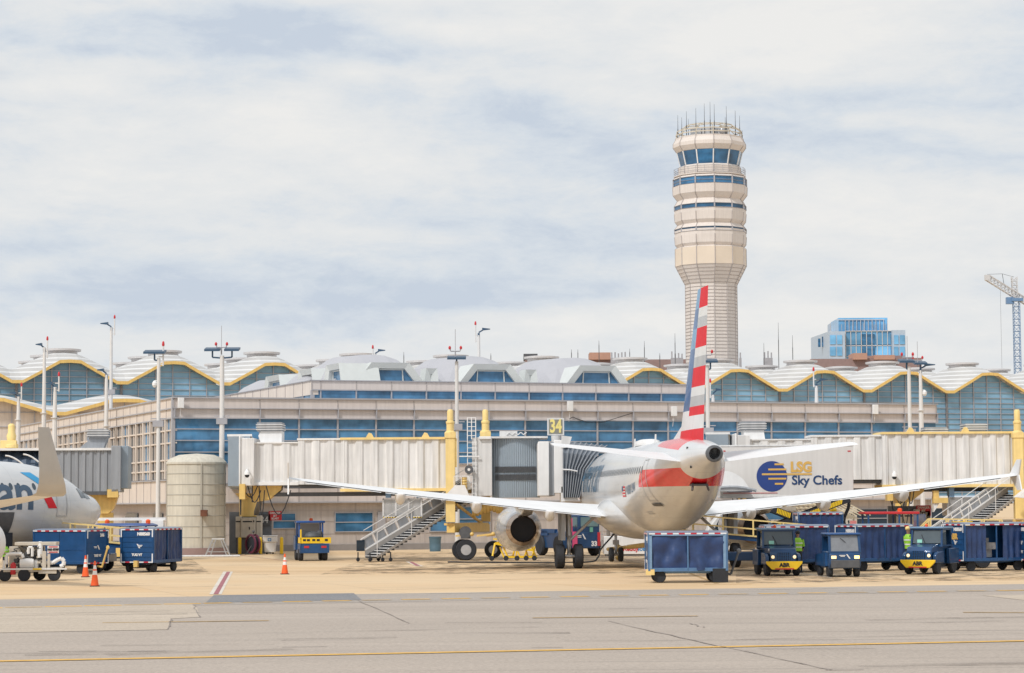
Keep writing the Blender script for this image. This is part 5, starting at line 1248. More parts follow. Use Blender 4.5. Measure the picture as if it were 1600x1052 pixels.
def cart(label, fr, front=None, solid=False, frame_light=False, L_=3.1, Wd=1.62, H=1.95, num='', openmid=False, group='baggage carts on the apron', pole=False):
    """local x along the length; end panels at both ends, curtains on the long sides"""
    r = thing('baggage_cart', label, 'baggage cart', fr, group); hl, hw_ = L_/2, Wd/2; zb = .46
    fm = mat('frame_midblue', (.09, .19, .36), .5, .1, var=.2, scale=4) if frame_light else M_blue
    b = MB(); b.box(-hl, hl, -hw_, hw_, zb, zb+.10); b.box(-hl+.2, hl-.2, -.10, .10, zb-.12, zb); 
    for y in (-.5, .5): b.box(-hl+.4, hl-.4, y-.04, y+.04, zb-.08, zb)
    b.build('deck', fm if not frame_light else M_bluelt, r)
    b = MB()
    for x in (-hl, hl):
        for y in (-hw_, hw_): b.box(x-.045, x+.045, y-.045, y+.045, zb, H-.06)
    for x in (0,):
        for y in (-hw_, hw_): b.box(x-.03, x+.03, y-.03, y+.03, zb, H-.06)
    b.box(-hl, hl, -hw_-.03, -hw_+.03, zb-.02, zb+.12); b.box(-hl, hl, hw_-.03, hw_+.03, zb-.02, zb+.12)
    b.build('frame', fm, r, bevel=.008)
    b = MB(); b.box(-hl-.06, hl+.06, -hw_-.05, hw_+.05, H-.07, H); b.prism([(-hw_-.05, H), (hw_+.05, H), (hw_-.3, H+.05), (-hw_+.3, H+.05)], -hl-.06, hl+.06, 'yz')
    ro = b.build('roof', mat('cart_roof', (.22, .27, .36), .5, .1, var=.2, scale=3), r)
    for y in (-hw_-.062, hw_+.062):
        b = MB(); b.bar((-hl, y, H-.05), (hl, y, H-.05), .008, .055); b.use(1)
        for i in range(13):
            if i % 2: b.bar((-hl+2*hl*i/13, y, H-.05), (-hl+2*hl*(i+1)/13, y, H-.05), .014, .058)
        b.build('marker_tape', [M_tape, M_taper], r)
    for x in (-hl-.068, hl+.068):
        b = MB(); zz0 = zb+.02
        for z in (H-.05, zz0):
            b.use(0).bar((x, -hw_, z), (x, hw_, z), .008, .055)
            b.use(1)
            for i in range(7):
                if i % 2: b.bar((x, -hw_+2*hw_*i/7, z), (x, -hw_+2*hw_*(i+1)/7, z), .014, .058)
        for y in (-hw_+.03, hw_-.03):
            b.use(0).box(x-.004, x+.004, y-.03, y+.03, H-.40, H-.0775); b.box(x-.004, x+.004, y-.03, y+.03, zz0+.0275, zb+.42); b.use(2).box(x-.003, x+.003, y-.025, y+.025, zb+.42, H-.40)
        b.build('marker_tape', [M_tape, M_taper, M_blue], r)
    # end panels with horizontal stiffening ribs and small markings
    for s_ in (-1, 1):
        b = MB(); x = s_*hl; b.box(x-.02, x+.02, -hw_+.04, hw_-.04, zb+.08, H-.08)
        for i in range(5): z = zb+.27+i*.235; b.box(x-.04, x+.04, -hw_+.05, hw_-.05, z-.018, z+.018)
        ep = b.build('end_panel', M_blue, r)
        f = '+x' if s_ > 0 else '-x'
        m1 = TM((x+s_*.045, -s_*-.42, H-.28), f)
        text('number', num or 'N88560', .20, TM((x+s_*.046, s_*.34, H-.26), f), M_whtxt, ep, bold=.012)
        q = MB(); q.prism([(-.02, H-.72), (.05, H-.72), (.17, H-.92), (.10, H-.92)] if s_ > 0 else [(.02, H-.72), (-.05, H-.72), (-.17, H-.92), (-.10, H-.92)], x+s_*.042-.004, x+s_*.042+.004, 'yz')
        q.box(x+s_*.042-.004, x+s_*.042+.004, -.28, -.06, H-.80, H-.77); q.box(x+s_*.042-.004, x+s_*.042+.004, -.24, -.06, H-.85, H-.82); q.build('emblem', M_whtxt, ep)
        text('tank_mark', 'TUG VT', .15, TM((x+s_*.046, 0, zb+.36), f), M_whtxt, ep, bold=.01)
    if solid:
        for s_ in (-1, 1):
            b = MB(); y = s_*hw_; b.box(-hl+.05, hl-.05, y-.02, y+.02, zb+.1, H-.08); b.box(-hl, hl, y-.035, y+.035, zb+.62, zb+.66); b.box(-.02, .02, y-.03, y+.03, zb+.1, H-.1); b.build('side_panel', mat('cart_side_blue', (.012, .075, .22), .35, .1, var=.2, scale=1.5, coat=.2), r)
    else:
        rnd = random.Random(label)
        for s_ in (-1, 1):
            y = s_*(hw_-.01); spans = [(-hl+.06, -.04), (.04, hl-.06)]
            if openmid: spans = [(-hl+.06, -.55), (.35, hl-.06)]
            for x0, x1 in spans:
                b = MB(); n = 40; g = []; ph = rnd.uniform(0, 6); sag = .035
                for j in range(10):
                    t = j/9; row = []
                    for i in range(n+1):
                        u_ = i/n; row.append((x0+(x1-x0)*u_, y+s_*((.045*math.sin(u_*11+ph+t*1.5+2*noise.noise((u_*2, t*3, ph)))*(.5+.6*t)+.13*noise.noise((u_*3.5+ph, t*2.6, 0))*(.5+t)) if frame_light else (.03*math.sin(u_*24+ph+t*.8)*(.4+.6*t)+.05*noise.noise((u_*3+ph, t*2.6, 0))*(.6+t))), H-.09-(H-zb-.16)*t+(.02 if not frame_light else .05)*math.sin(u_*6+ph)*t))
                    g += row
                b.add(g, [(j*(n+1)+i, j*(n+1)+i+1, (j+1)*(n+1)+i+1, (j+1)*(n+1)+i) for j in range(9) for i in range(n)])
                b.build('curtain', M_curtain, r, ang=70)
        b = MB(); b.box(-hl+.1, hl-.1, -.02, .02, zb+.1, H-.1); b.build('divider', M_blue, r)
    for x in (-hl+.42, hl-.42):
        for y in (-hw_+.2, hw_-.2): wheel(r, 0, 0, .24, .16); o = r.children[-1]; o.location = (x, y, 0); o.rotation_euler = (0, 0, math.pi/2)
    for x in (-hl+.42, hl-.42): b = MB(); b.box(x-.05, x+.05, -hw_+.2, hw_-.2, .20, .30); b.box(x-.2, x+.2, -.15, .15, .28, zb-.1); b.build('axle', M_black, r)
    return r
def hitch(root, x, up=True, m=None):
    b = MB(); s_ = 1 if x > 0 else -1
    b.path([(x, 0, .34), (x+s_*.25, 0, .30), (x+s_*(.55 if up else 1.1), 0, 1.15 if up else .28)], .045, 8); b.lathe([(.07, -.03), (.10, 0), (.07, .03)], 10, (x+s_*(.57 if up else 1.15), 0, 1.2 if up else .28), 'y'); return b.build('draw_bar', m or M_dsteel, root)
def GF(px, py, deg): p = G(px, py); return Frame((p.x, p.y, 0), rad(deg))
def YF(px, Y, deg): p = W(px, 800, Y); return Frame((p.x, Y, 0), rad(deg))

c = cart('pale framed baggage cart with blue curtains standing alone before the striped tail jet', YF(1071, 91.3, 1), frame_light=True, L_=3.0)
b = MB(); b.bar((-1.62, -.7, .42), (-1.3, -.7, .42), .3, .22); b.use(1); b.build('step_bracket', M_yelpale, c)
b = MB(); b.box(.95, 1.55, -.85, -.80, .02, .55); b.box(.95, 1.5, -.82, -.2, .1, .5); b.build('mud_guard', M_black, c)
hitch(c, 1.5, True, M_dsteel)
b = MB()
for x in (-1.44, 1.42): b.box(x-.05, x+.05, -.87, -.83, .55, 1.9)
b.box(-1.5, 1.5, -.87, -.83, 1.82, 1.88); b.build('front_trim', M_bluelt, c)
c = cart('solid sided dark blue baggage cart beside the two traffic cones', YF(111, 109.0, -27), solid=True, num='246', L_=3.0, H=2.02); hitch(c, 1.55, True, M_yel)
c = cart('dark blue baggage cart with ribbed end panel facing front, near the grey tank', YF(237, 111.0, 72), num='N88560', L_=2.9, Wd=1.68, H=2.05)
b = MB(); b.box(-1.65, -1.5, -.1, .1, .25, .55); b.build('hitch_plate', M_yel, c)
cart('dark blue curtained baggage cart coupled behind the first tractor of the row', YF(1240, 104.4, 3), L_=2.75, H=2.05)
cart('dark blue curtained baggage cart farther back, rising behind the tractor row', YF(1278, 119.0, 2), L_=2.2, H=2.55)
cart('dark blue baggage cart with ribbed end and drawn curtains behind the small truck', YF(1365, 105.5, 27), num='N88560', L_=3.0, H=2.05)
c = cart('dark blue baggage cart with yellow lettering on its end and open middle', YF(1540, 104.5, 22), openmid=True, num='N88560', L_=3.3, H=2.10)
for ch in c.children:
    if ch.name.startswith('end_panel') and ch.data.vertices[0].co.x < 0: text('lettering', 'ABR', .34, TM((-1.70, 0, 1.52), '-x'), M_gold, ch, bold=.02)
b = MB()
for q in ((-.45, -.1, .6, .45), (-.5, .05, 1.1, .35), (-.3, -.2, .95, .3)): b.box(q[0], q[0]+.5, q[1]-.25, q[1]+.25, q[2], q[2]+q[3])
o = b.build('suitcase', mat('luggage', (.35, .35, .36), .6, var=.4, scale=3), c)
cart('dark blue curtained baggage cart cut off by the right edge of the picture', YF(1627, 104.5, 8), L_=1.9, H=2.08)

# ---- baggage tractors
def tractor(label, fr, green=False):
    r = thing('baggage_tractor', label, 'tractor', fr, 'baggage tractors with yellow bumpers')
    b = MB(); b.prism([(-1.45, .42), (1.25, .42), (1.42, .58), (1.42, .96), (1.28, 1.16), (.45, 1.28), (-1.45, 1.20)], -.56, .56, 'yz'); b.build('body', M_blue2, r, bevel=.05)
    for s_ in (-1, 1):
        b = MB(); b.prism([(.35, .48), (1.36, .48), (1.36, .80), (1.15, .94), (.40, .98)], s_*.60, s_*.76, 'yz'); b.build('fender', M_blue2, r, bevel=.03)
        b = MB(); b.prism([(-1.5, .42), (-.35, .42), (-.30, 1.08), (-1.5, 1.08)], s_*.60, s_*.77, 'yz'); b.build('fender', M_blue2, r, bevel=.03)
    b = MB()
    for x in (-.68, .68): b.bar((x, .42, 1.15), (x*.96, .28, 1.93), .08); b.bar((x, -.75, 1.1), (x*.97, -.70, 1.93), .09); b.bar((x*.96, .30, 1.90), (x*.97, -.74, 1.90), .07); b.bar((x, .42, 1.2), (x, -.75, 1.2), .07)
    b.box(-.70, .70, -.79, -.72, 1.1, 1.93); b.box(-.70, .70, .36, .44, 1.15, 1.25); b.box(-.66, .66, .25, .33, 1.86, 1.94); b.build('cab', M_blue2, r)
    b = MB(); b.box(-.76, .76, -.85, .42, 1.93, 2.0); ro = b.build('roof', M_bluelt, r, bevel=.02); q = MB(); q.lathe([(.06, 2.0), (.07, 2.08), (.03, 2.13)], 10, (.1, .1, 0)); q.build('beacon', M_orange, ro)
    b = MB(); b.add([(-.62, .395, 1.30), (.62, .395, 1.30), (.60, .285, 1.87), (-.60, .285, 1.87)], [(0, 1, 2, 3)]); ws = b.build('windscreen', M_screen, r, smooth=False)
    q = MB(); q.bar((.05, .41, 1.26), (.24, .34, 1.66), .02); q.build('wiper', M_black, ws)
    for s_ in (-1, 1):
        b = MB(); b.add([(s_*.665, .32, 1.22), (s_*.665, -.2, 1.22), (s_*.655, -.2, 1.86), (s_*.655, .24, 1.86)], [(0, 1, 2, 3)]); b.build('side_window', M_screen, r, smooth=False)
    b = MB(); b.box(-.28, .28, .28-.55, .28-.2, 1.0, 1.15); b.box(-.28, .28, -.6, -.45, 1.1, 1.7); b.build('seat', M_black, r)
    b = MB(); b.box(-.27, .27, 1.42, 1.45, .62, 1.0); b.use(1)
    for i in range(7): x = -.24+i*.08; b.box(x-.012, x+.012, 1.44, 1.47, .62, 1.0)
    for i in range(6): z = .65+i*.065; b.box(-.27, .27, 1.44, 1.465, z, z+.02)
    b.build('grille', [M_black, M_blue], r)
    b = MB(); b.prism([(-.78, .62), (.78, .62), (.76, .52), (.52, .28), (-.52, .28), (-.76, .52)], 1.46, 1.56); bp = b.build('bumper', M_yel2, r, bevel=.015)
    text('lettering', 'ABR', .23, TM((0, 1.568, .46), '+y'), M_black, bp, bold=.012)
    q = MB(); q.box(-.40, .40, 1.565, 1.575, .285, .335); q.build('reflector_strip', M_red, bp)
    M_hl = mat('headlamp', (.9, .85, .7), .2, var=0, emit=(1, .72, .35), estr=.6)
    for s_ in (-1, 1): q = MB(); q.lathe([(.075, 1.36), (.075, 1.435), (.02, 1.455)], 14, (s_*.46, 0, .80), 'y'); q.use(1).lathe([(.10, 1.36), (.095, 1.43)], 14, (s_*.46, 0, .80), 'y'); q.build('headlight', [M_hl, M_black], r)
    q = MB(); q.box(.42, .60, 1.14, 1.18, 1.06, 1.14); q.build('plate', M_reflw, r)
    for x, y, rr in ((-.62, .95, .30), (.62, .95, .30), (-.64, -.95, .36), (.64, -.95, .36)): wheel(r, x, y, rr, .22)
    b = MB(); b.box(-.5, .5, -1.2, 1.1, .28, .45); b.box(-.12, .12, -1.7, -1.4, .35, .5); b.build('chassis', M_black, r)
    return r
t1 = tractor('dark blue baggage tractor with a green note behind its windscreen, first of the tractor row', YF(1213, 99.5, 185))
q = MB(); q.box(.20, .42, .40, .41, 1.32, 1.46); q.build('note', mat('green_note', (.35, .75, .62), .7, var=.05), t1)
t3 = copy_tree(t1, None, YF(1452, 100.5, 150), 'dark blue baggage tractor turned slightly right, with yellow bumper, beside the worker in the vest')
# small utility truck with lit lamps
r = thing('utility_truck', 'small blue utility truck with big flat windscreen and headlamps switched on', 'utility truck', YF(1309, 97.5, 184))
b = MB(); b.prism([(-1.3, .35), (1.2, .35), (1.34, .55), (1.32, .98), (1.05, 1.06), (-.15, 1.06), (-.15, .85), (-1.3, .85)], -.66, .66, 'yz'); b.build('body', M_blue2, r, bevel=.05)
b = MB()
for x in (-.63, .63): b.bar((x, 1.24, 1.0), (x*.97, 1.10, 1.74), .07, .10); b.bar((x, -.15, .9), (x*.98, -.1, 1.74), .08); b.bar((x*.98, -.13, 1.70), (x*.97, 1.12, 1.70), .07)
b.box(-.62, .62, 1.19, 1.27, .96, 1.06); b.box(-.62, .62, -.18, -.1, .9, 1.74); b.build('cab', M_blue2, r)
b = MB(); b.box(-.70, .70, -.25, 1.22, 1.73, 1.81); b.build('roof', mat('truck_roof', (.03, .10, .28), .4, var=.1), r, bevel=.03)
b = MB(); b.add([(-.58, 1.235, 1.06), (.58, 1.235, 1.06), (.56, 1.105, 1.72), (-.56, 1.105, 1.72)], [(0, 1, 2, 3)]); ws = b.build('windscreen', mat('truck_screen', (.22, .24, .27), .08, var=.2, scale=2), r, smooth=False)
q = MB(); q.bar((-.05, 1.18, 1.42), (.16, 1.15, 1.60), .02); q.build('wiper', M_black, ws)
b = MB(); b.box(-.60, .60, 1.30, 1.36, .38, .70); b.build('lower_panel', M_dsteel, r, bevel=.02)
M_hl2 = mat('headlamp_lit', (1, .8, .5), .2, var=0, emit=(1, .50, .12), estr=3.2)
for s_ in (-1, 1):
    q = MB(); q.box(s_*.48-.10, s_*.48+.10, 1.345, 1.375, .76, .88); q.build('headlight', M_hl2 if s_ < 0 else mat('headlamp_dim', (1, .8, .5), .2, var=0, emit=(1, .66, .25), estr=1.2), r)
    q = MB(); q.prism([(-1.3, .45), (.9, .45), (.8, 1.0), (-1.2, .90)], s_*.66, s_*.74, 'yz'); q.build('side_panel', M_blue, r)
q = MB(); q.prism([(-.03, .94), (-.09, .94), (-.22, .76), (-.16, .76)], 1.34, 1.35); q.box(.0, .25, 1.34, 1.35, .88, .91); q.box(.02, .2, 1.34, 1.35, .84, .865); q.build('emblem', M_whtxt, r)
for x, y in ((-.56, .85), (.56, .85), (-.6, -.85), (.6, -.85)): wheel(r, x, y, .27, .20)
# service truck seen from behind, yellow tail rail
r = thing('service_truck', 'blue open service truck with yellow tail rail seen from behind, near the single cone', 'utility truck', YF(486, 131.5, 12))
b = MB(); b.prism([(-1.3, .42), (1.3, .42), (1.3, 1.0), (.4, 1.0), (.3, .95), (-1.3, .95)], -.78, .78, 'yz'); b.build('body', M_blue2, r, bevel=.03)
b = MB(); b.box(-.74, .74, .55, .62, .95, 1.1); M_cabb = mat('cab_blue', (.02, .10, .36), .4, var=.1)
for x in (-.70, .62):
    for y in (.1, 1.15): b.box(x, x+.09, y, y+.08, .95, 2.15)
b.box(-.74, .74, 1.15, 1.2, .95, 1.25); b.build('cab', M_cabb, r); b = MB(); b.box(-.80, .80, -.02, 1.3, 2.1, 2.22); ro = b.build('roof', M_cabb, r, bevel=.03); q = MB(); q.lathe([(.10, 2.22), (.10, 2.34), (.04, 2.38)], 10, (.05, .4, 0)); q.build('beacon', M_orange, ro)
b = MB(); b.add([(-.6, 1.16, 1.3), (.6, 1.16, 1.3), (.6, 1.16, 2.08), (-.6, 1.16, 2.08)], [(0, 1, 2, 3)]); b.build('windscreen', mat('pale_screen', (.40, .38, .36), .15, var=.1), r, smooth=False)
b = MB(); b.box(-.76, .95, -1.36, -1.30, .98, 1.30); b.box(-.76, -.70, -1.34, -.2, .98, 1.30); b.box(.89, .95, -1.34, -.2, .98, 1.30); b.box(-.78, -.70, -1.36, -1.28, .98, 1.75)
b.use(1)
for x in (-.62, -.40, -.1, .15, .6): b.box(x, x+.17, -1.37, -1.29, 1.10, 1.22)
b.build('tail_rail', [M_yel2, M_black], r)
b = MB(); b.ball((.05, -.6, 1.35), .42, 1.2, .9, .7); b.box(-.5, .1, -.2, .1, 1.0, 1.65); b.ball((.45, -.1, 1.5), .2); b.build('load', M_dsteel, r)
b = MB(); b.box(-.7, .85, -1.38, -1.3, .45, .95); b.build('tail_panel', M_blue, r)
for x in (-.42, .55): q = MB(); q.box(x-.14, x+.14, -1.40, -1.37, .72, .84); q.build('tail_light', M_red, r)
q = MB(); q.box(-.86, -.78, .2, 1.1, .6, 1.4); q.build('door', M_blue, r)
for x, y in ((-.68, .85), (.68, .85), (-.68, -.75), (.68, -.75)): wheel(r, x, y, .34, .26)
# pushback tug
r = thing('pushback_tug', 'big dark blue pushback tug with cab at its tail, behind the jet main wheels', 'pushback tug', YF(886, 140.0, 22))
b = MB(); b.prism([(-2.2, .45), (2.3, .45), (2.3, 1.15), (2.0, 1.35), (-.3, 1.45), (-2.2, 1.45)], -1.15, 1.15, 'yz'); b.build('body', M_blue2, r, bevel=.06)
b = MB(); b.box(-.2, 1.15, -2.2, -.5, 1.40, 2.45); cb = b.build('cab', M_blue2, r, bevel=.06)
for args in ((-.08, 1.03, -2.23, -2.19, 1.75, 2.30), (1.14, 1.17, -2.0, -.7, 1.75, 2.3), (-.23, -.19, -2.0, -.7, 1.75, 2.3)): q = MB(); q.box(*args); q.build('window', mat('tug_window', (.16, .25, .27), .1, var=.2), cb)
q = MB(); q.box(.5, .7, -2.24, -2.2, 1.42, 1.7); q.build('sticker', mat('green_sticker', (.15, .4, .3), .6, var=0), cb)
q = MB(); q.prism([(.0, 1.32), (.07, 1.32), (.25, 1.0), (.16, 1.0)], -2.23, -2.20); q.box(-.55, -.05, -2.23, -2.2, 1.18, 1.23); q.box(-.45, -.05, -2.23, -2.2, 1.1, 1.14); q.build('emblem', M_whtxt, r)
text('number', '33', .38, TM((.78, -2.215, .72), '-y'), M_whtxt, r, bold=.02)
q = MB(); q.box(1.0, 1.17, -2.24, -1.9, .6, 1.4); q.build('tail_light', M_red, r)
for x in (-1.1, 1.1):
    for y in (-1.45, 1.3): wheel(r, x, y, .62, .40, rimm=M_offw)
q = MB(); q.prism([(-.9, 1.35), (1.5, 1.35), (1.4, 1.6), (-.9, 1.6)], -1.2, -1.0, 'yz'); q.box(-1.2, -1.0, .2, 1.8, 1.2, 1.5); q.build('fender', M_blue, r)
o = MB(); o.box(-.12, .16, -.08, .08, 1.45, 2.25); o.use(1).box(-.05, .09, -.1, .1, 1.6, 1.85)
q = o.build('hoist', [M_pink, M_dsteel], r); q.location = (-.72, -2.0, 0)
o = MB(); o.box(0, .30, -.1, .1, .5, 1.45); o.build('hoist_leg', M_pink, r).location = (-.62, -2.15, 0)
# tow bar
b = MB(); p, q_ = W(950, 858, 127), W(1015, 852, 121); p.z = .62; q_.z = .95
b.tube(p, p.lerp(q_, .45), .10, n=10); b.tube(p.lerp(q_, .5), q_, .12, .14, n=10); b.ball(p.lerp(q_, .25), .2); b.ball(q_, .2); b.lathe([(.10, 0), (.25, .16), (.10, .32)], 12, (p.x+.6, p.y, 0)); b.tube((p.x+.6, p.y, .3), (p.x+.6, p.y, .6), .05)
o = b.build('tow_bar', M_yel); tag(o, 'yellow aircraft tow bar lying at the jet nose wheel', 'tow bar')

# ---- belt loaders
def belt_loader(label, fr, L_=7.0, z0=1.0, z1=1.8, cab=True, rails=True):
    r = thing('belt_loader', label, 'belt loader', fr, 'belt loaders with yellow rails')
    b = MB(); b.box(-2.2, 1.4, -.8, .8, .45, .85); b.box(-2.3, -1.0, -.85, .85, .85, 1.15); b.build('body', M_blue2, r, bevel=.04)
    b = MB(); b.bar((-L_/2, .2, z0), (L_/2, .2, z1), .75, .20); b.build('belt', M_blue, r)
    b = MB()
    for y in (-.22, .62):
        dz = (z1-z0)/L_
        f_ = lambda x: z0+(x+L_/2)*dz
        b.bar((-L_/2, y, f_(-L_/2)+.12), (L_/2, y, f_(L_/2)+.12), .06)
        if rails:
            for h in (.45, .85): b.bar((-L_/2+.8, y, f_(-L_/2+.8)+h), (L_/2-.3, y, f_(L_/2-.3)+h), .055)
            for i in range(5): x = -L_/2+.8+i*(L_-1.1)/4; b.bar((x, y, f_(x)+.1), (x, y, f_(x)+.85), .07)
            b.bar((-L_/2+.1, y, f_(-L_/2)+.15), (-L_/2+.8, y, f_(-L_/2+.8)+.85), .055)
    b.build('hand_rail', M_yelpale, r)
    for x in (-1.6, .9):
        for y in (-.75, .75): wheel(r, 0, 0, .36, .22); o = r.children[-1]; o.location = (x, y, 0); o.rotation_euler = (0, 0, math.pi/2)
    return r
bl = belt_loader('blue belt loader with pale yellow rails under the left airliner, behind the solid sided cart', YF(132, 112.3, -4), 4.6, 1.60, 1.15)
bl2 = belt_loader('blue belt loader with pale rails between the pale framed cart and the first tractor', YF(1168, 107.0, -6), 6.6, 1.75, 1.15)
bl3 = belt_loader('belt loader with yellow rails showing above the tractor at the right', YF(1500, 109.0, -4), 4.4, 1.45, 1.35)
b = MB(); b.box(-.3, .6, .2, .9, 1.9, 2.15); b.build('beacon_box', M_yel2, bl3)

# ---- tractor behind left airliner
r = thing('covered_tug', 'dark tug with rounded blue roof and amber beacons behind the left baggage carts', 'tractor', YF(196, 121.5, -12))
b = MB(); b.box(-1.5, 1.5, -.75, .75, .4, 1.15); b.box(-1.5, -.6, -.7, .7, 1.1, 1.3); b.build('body', M_blue2, r, bevel=.05)
b = MB(); b.loft([[(x*k1, y_*k2, z) for x, y_ in ((-1.5, -.8), (1.5, -.8), (1.5, .8), (-1.5, .8))] for k1, k2, z in ((1, 1, 2.05), (1, 1, 2.13), (.85, .8, 2.22))]); ro = b.build('roof', mat('tug_roof', (.03, .08, .25), .35, var=.1), r, bevel=.03)
for x in (-1.0, 1.25): q = MB(); q.lathe([(.12, 2.2), (.13, 2.36), (.05, 2.42)], 10, (x, 0, 0)); q.build('beacon', M_orange, ro)
b = MB()
for x in (-1.4, 0, 1.4):
    for y in (-.7, .7): b = MB(); b.bar((x, y, 1.1), (x, y, 2.08), .07); b.build('cab_post', M_blue, r)
q = MB(); q.box(-1.3, .1, -.68, -.66, 1.25, 2.0); q.box(.1, 1.3, -.68, -.66, 1.25, 2.0); q.build('window', mat('tug_glass2', (.10, .15, .15), .1, var=.3), r)
q = MB(); q.box(-.2, .8, -.80, -.75, .5, .95); q.build('bumper', M_yel, r)
for x in (-1.0, 1.0):
    for y in (-.7, .7): wheel(r, 0, 0, .33, .22); o = r.children[-1]; o.location = (x, y, 0); o.rotation_euler = (0, 0, math.pi/2)
b = MB(); b.box(-2.9, 1.6, 1.6, 1.8, 2.35, 2.5); b.box(.3, 1.5, 1.55, 1.75, 1.6, 2.35); b.build('canopy', M_white, r)
# red roofed truck
r = thing('ramp_truck', 'dark blue ramp truck with red roof behind the curtained carts', 'truck', YF(1391, 121.0, 3))
b = MB(); b.box(-1.4, 1.4, -.8, .8, .5, 1.5); b.build('body', M_blue2, r, bevel=.04)
b = MB(); b.box(-1.5, 1.35, -.85, .85, 2.45, 2.58); ro = b.build('roof', M_red, r, bevel=.03); q = MB(); q.lathe([(.12, 2.58), (.12, 2.72), (.04, 2.76)], 10, (.5, 0, 0)); q.build('beacon', M_orange, ro)
b = MB()
for x in (-1.3, .3, 1.25):
    for y in (-.75, .75): b = MB(); b.bar((x, y, 1.4), (x, y, 2.5), .09); b.build('cab_post', M_blue, r)
q = MB(); q.box(-1.3, .3, -.80, -.76, 1.5, 2.45); q.box(.35, 1.25, -.80, -.76, 1.5, 2.45); q.build('window', mat('ramp_window', (.05, .09, .22), .1, var=.4), r)
for x in (-.9, .9):
    for y in (-.7, .7): wheel(r, 0, 0, .36, .22); o = r.children[-1]; o.location = (x, y, 0); o.rotation_euler = (0, 0, math.pi/2)

# ================================================================== CATERING TRUCK
YK = 121.5
o = W(1232, 780, YK); FK = Frame((o.x, YK, 0), rad(-2)); XK = lambda px, y=0: FK.at(px, 780, y)[0]; ZK = lambda px, py, y=0: FK.at(px, py, y)[1]
ct = thing('catering_truck', 'white high lift catering truck with blue globe emblem and lettering, raised on black scissor legs', 'catering truck', FK)
x0, x1, zt_, zb = XK(1126), XK(1334), ZK(1200, 697), ZK(1200, 776)
b = MB(); b.box(x0, x1, 0, 2.5, zb, zt_); b.use(1).box(x0-.02, x1+.03, -.03, 2.53, zt_-.03, zt_+.06); b.box(x0-.02, x1+.03, -.03, 2.53, zb-.08, zb+.04)
body = b.build('box_body', [mat('catering_white', (.66, .64, .62), .45, var=.05, scale=.6, streak=.05), M_offw], ct, bevel=.02)
ex, ez = XK(1206.5), ZK(1206, 744.5); er = 23.8/FPX*YK
M_globe = mat('globe_blue', (.018, .05, .22), .4, var=0)
b = MB(); b.lathe([(er, -.006), (er, .0)], 48, (ex, -.012, ez), 'y'); em = b.build('emblem', M_globe, body)
b = MB()
for (pa, pb, py) in ((1211, 1225, 725.5), (1201, 1229, 733.5), (1191, 1269, 741), (1201, 1229, 748), (1211, 1224, 756)):
    b.box(XK(pa), XK(pb) if pb > 1230 else min(XK(pb), ex+er*.98), -.028, -.020, ZK(1206, py+1.6), ZK(1206, py-1.2))
b.build('emblem_stripe', M_gold, em)
text('lettering', 'LSG', .72, TM((XK(1252.5), -.016, ZK(1252, 730.5))), M_gold, body, bold=.035, sx=.92)
text('lettering', 'Sky Chefs', .66, TM((XK(1277), -.016, ZK(1277, 751))), M_navytxt, body, bold=.014, sx=1.0)
text('fleet_number', '7199-LSG', .33, TM((XK(1151), -.016, ZK(1150, 711.5))), M_navytxt, body, bold=.0, sx=1.0)
b = MB()
for px, py in ((1132, 705), (1230, 705), (1328, 705)): x = XK(px); z = ZK(px, py); b.box(x-.08, x+.08, -.02, 0, z-.03, z+.03)
b.build('side_marker', M_red, body)
b = MB(); z = ZK(1180, 771); b.box(XK(1130), XK(1215), -.02, -.005, z, z+.03); b.use(1).box(XK(1136), XK(1175), -.02, -.005, z+.08, z+.16); b.build('side_strip', [M_red, M_navytxt], body)
# front platform canopy
b = MB(); pts = [(XK(1112)+(XK(1172)-XK(1112))*i/10, ZK(1140, 765)+.95*math.sin(math.pi*min(1, .25+i/10*.75))**.8) for i in range(11)]
b.prism([(XK(1112), ZK(1140, 768))]+pts[:9]+[(XK(1172), ZK(1140, 768))], -1.1, -.2); b.build('canopy', M_white, ct)
b = MB(); b.path([(XK(1108)+i*.34, -1.15, ZK(1140, 772)+.35*math.sin(math.pi*(.2+i/8*.75))) for i in range(8)], .09); b.build('canopy_rail', M_bridgeg, ct)
# scissor legs, chassis, cab
M_haz = mat('hazard_black', (.02, .022, .028), .5, var=.1)
b = MB()
for y in (.15, 2.2):
    b.bar((XK(1158), y, 1.15), (XK(1328), y, zb-.12), .14, .36); b.bar((XK(1328), y, 1.15), (XK(1170), y, zb-.15), .14, .36)
b.build('scissor_leg', M_haz, ct)
b = MB()
for f0 in (.28, .60, .80):
    for i in range(9 if f0 > .3 else 6):
        for (xa_, za_, xb_, zb_) in ((XK(1158), 1.15, XK(1328), zb-.12), (XK(1328), 1.15, XK(1170), zb-.15)):
            t = f0+i*.015; 
            if t > 1: continue
            x, z = xa_+(xb_-xa_)*t, za_+(zb_-za_)*t; b.add([(x-.03, .065, z-.13), (x+.03, .065, z-.13), (x+.08, .065, z+.13), (x+.02, .065, z+.13)], [(0, 1, 2, 3)])
b.build('hazard_stripe', M_yel2, ct, smooth=False)
b = MB(); b.box(XK(1115), XK(1340), .2, 2.2, .75, 1.15); b.build('chassis', M_dsteel, ct)
b = MB(); b.prism([(XK(1100), .6), (XK(1142), .6), (XK(1142), 2.5), (XK(1125), 2.55), (XK(1108), 1.9), (XK(1100), 1.3)], .1, 2.3); cb = b.build('cab', M_white, ct, bevel=.06)
b = MB(); b.prism([(XK(1113), 1.55), (XK(1138), 1.55), (XK(1138), 2.3), (XK(1125), 2.35)], .06, .1); b.build('window', M_glassd, cb)
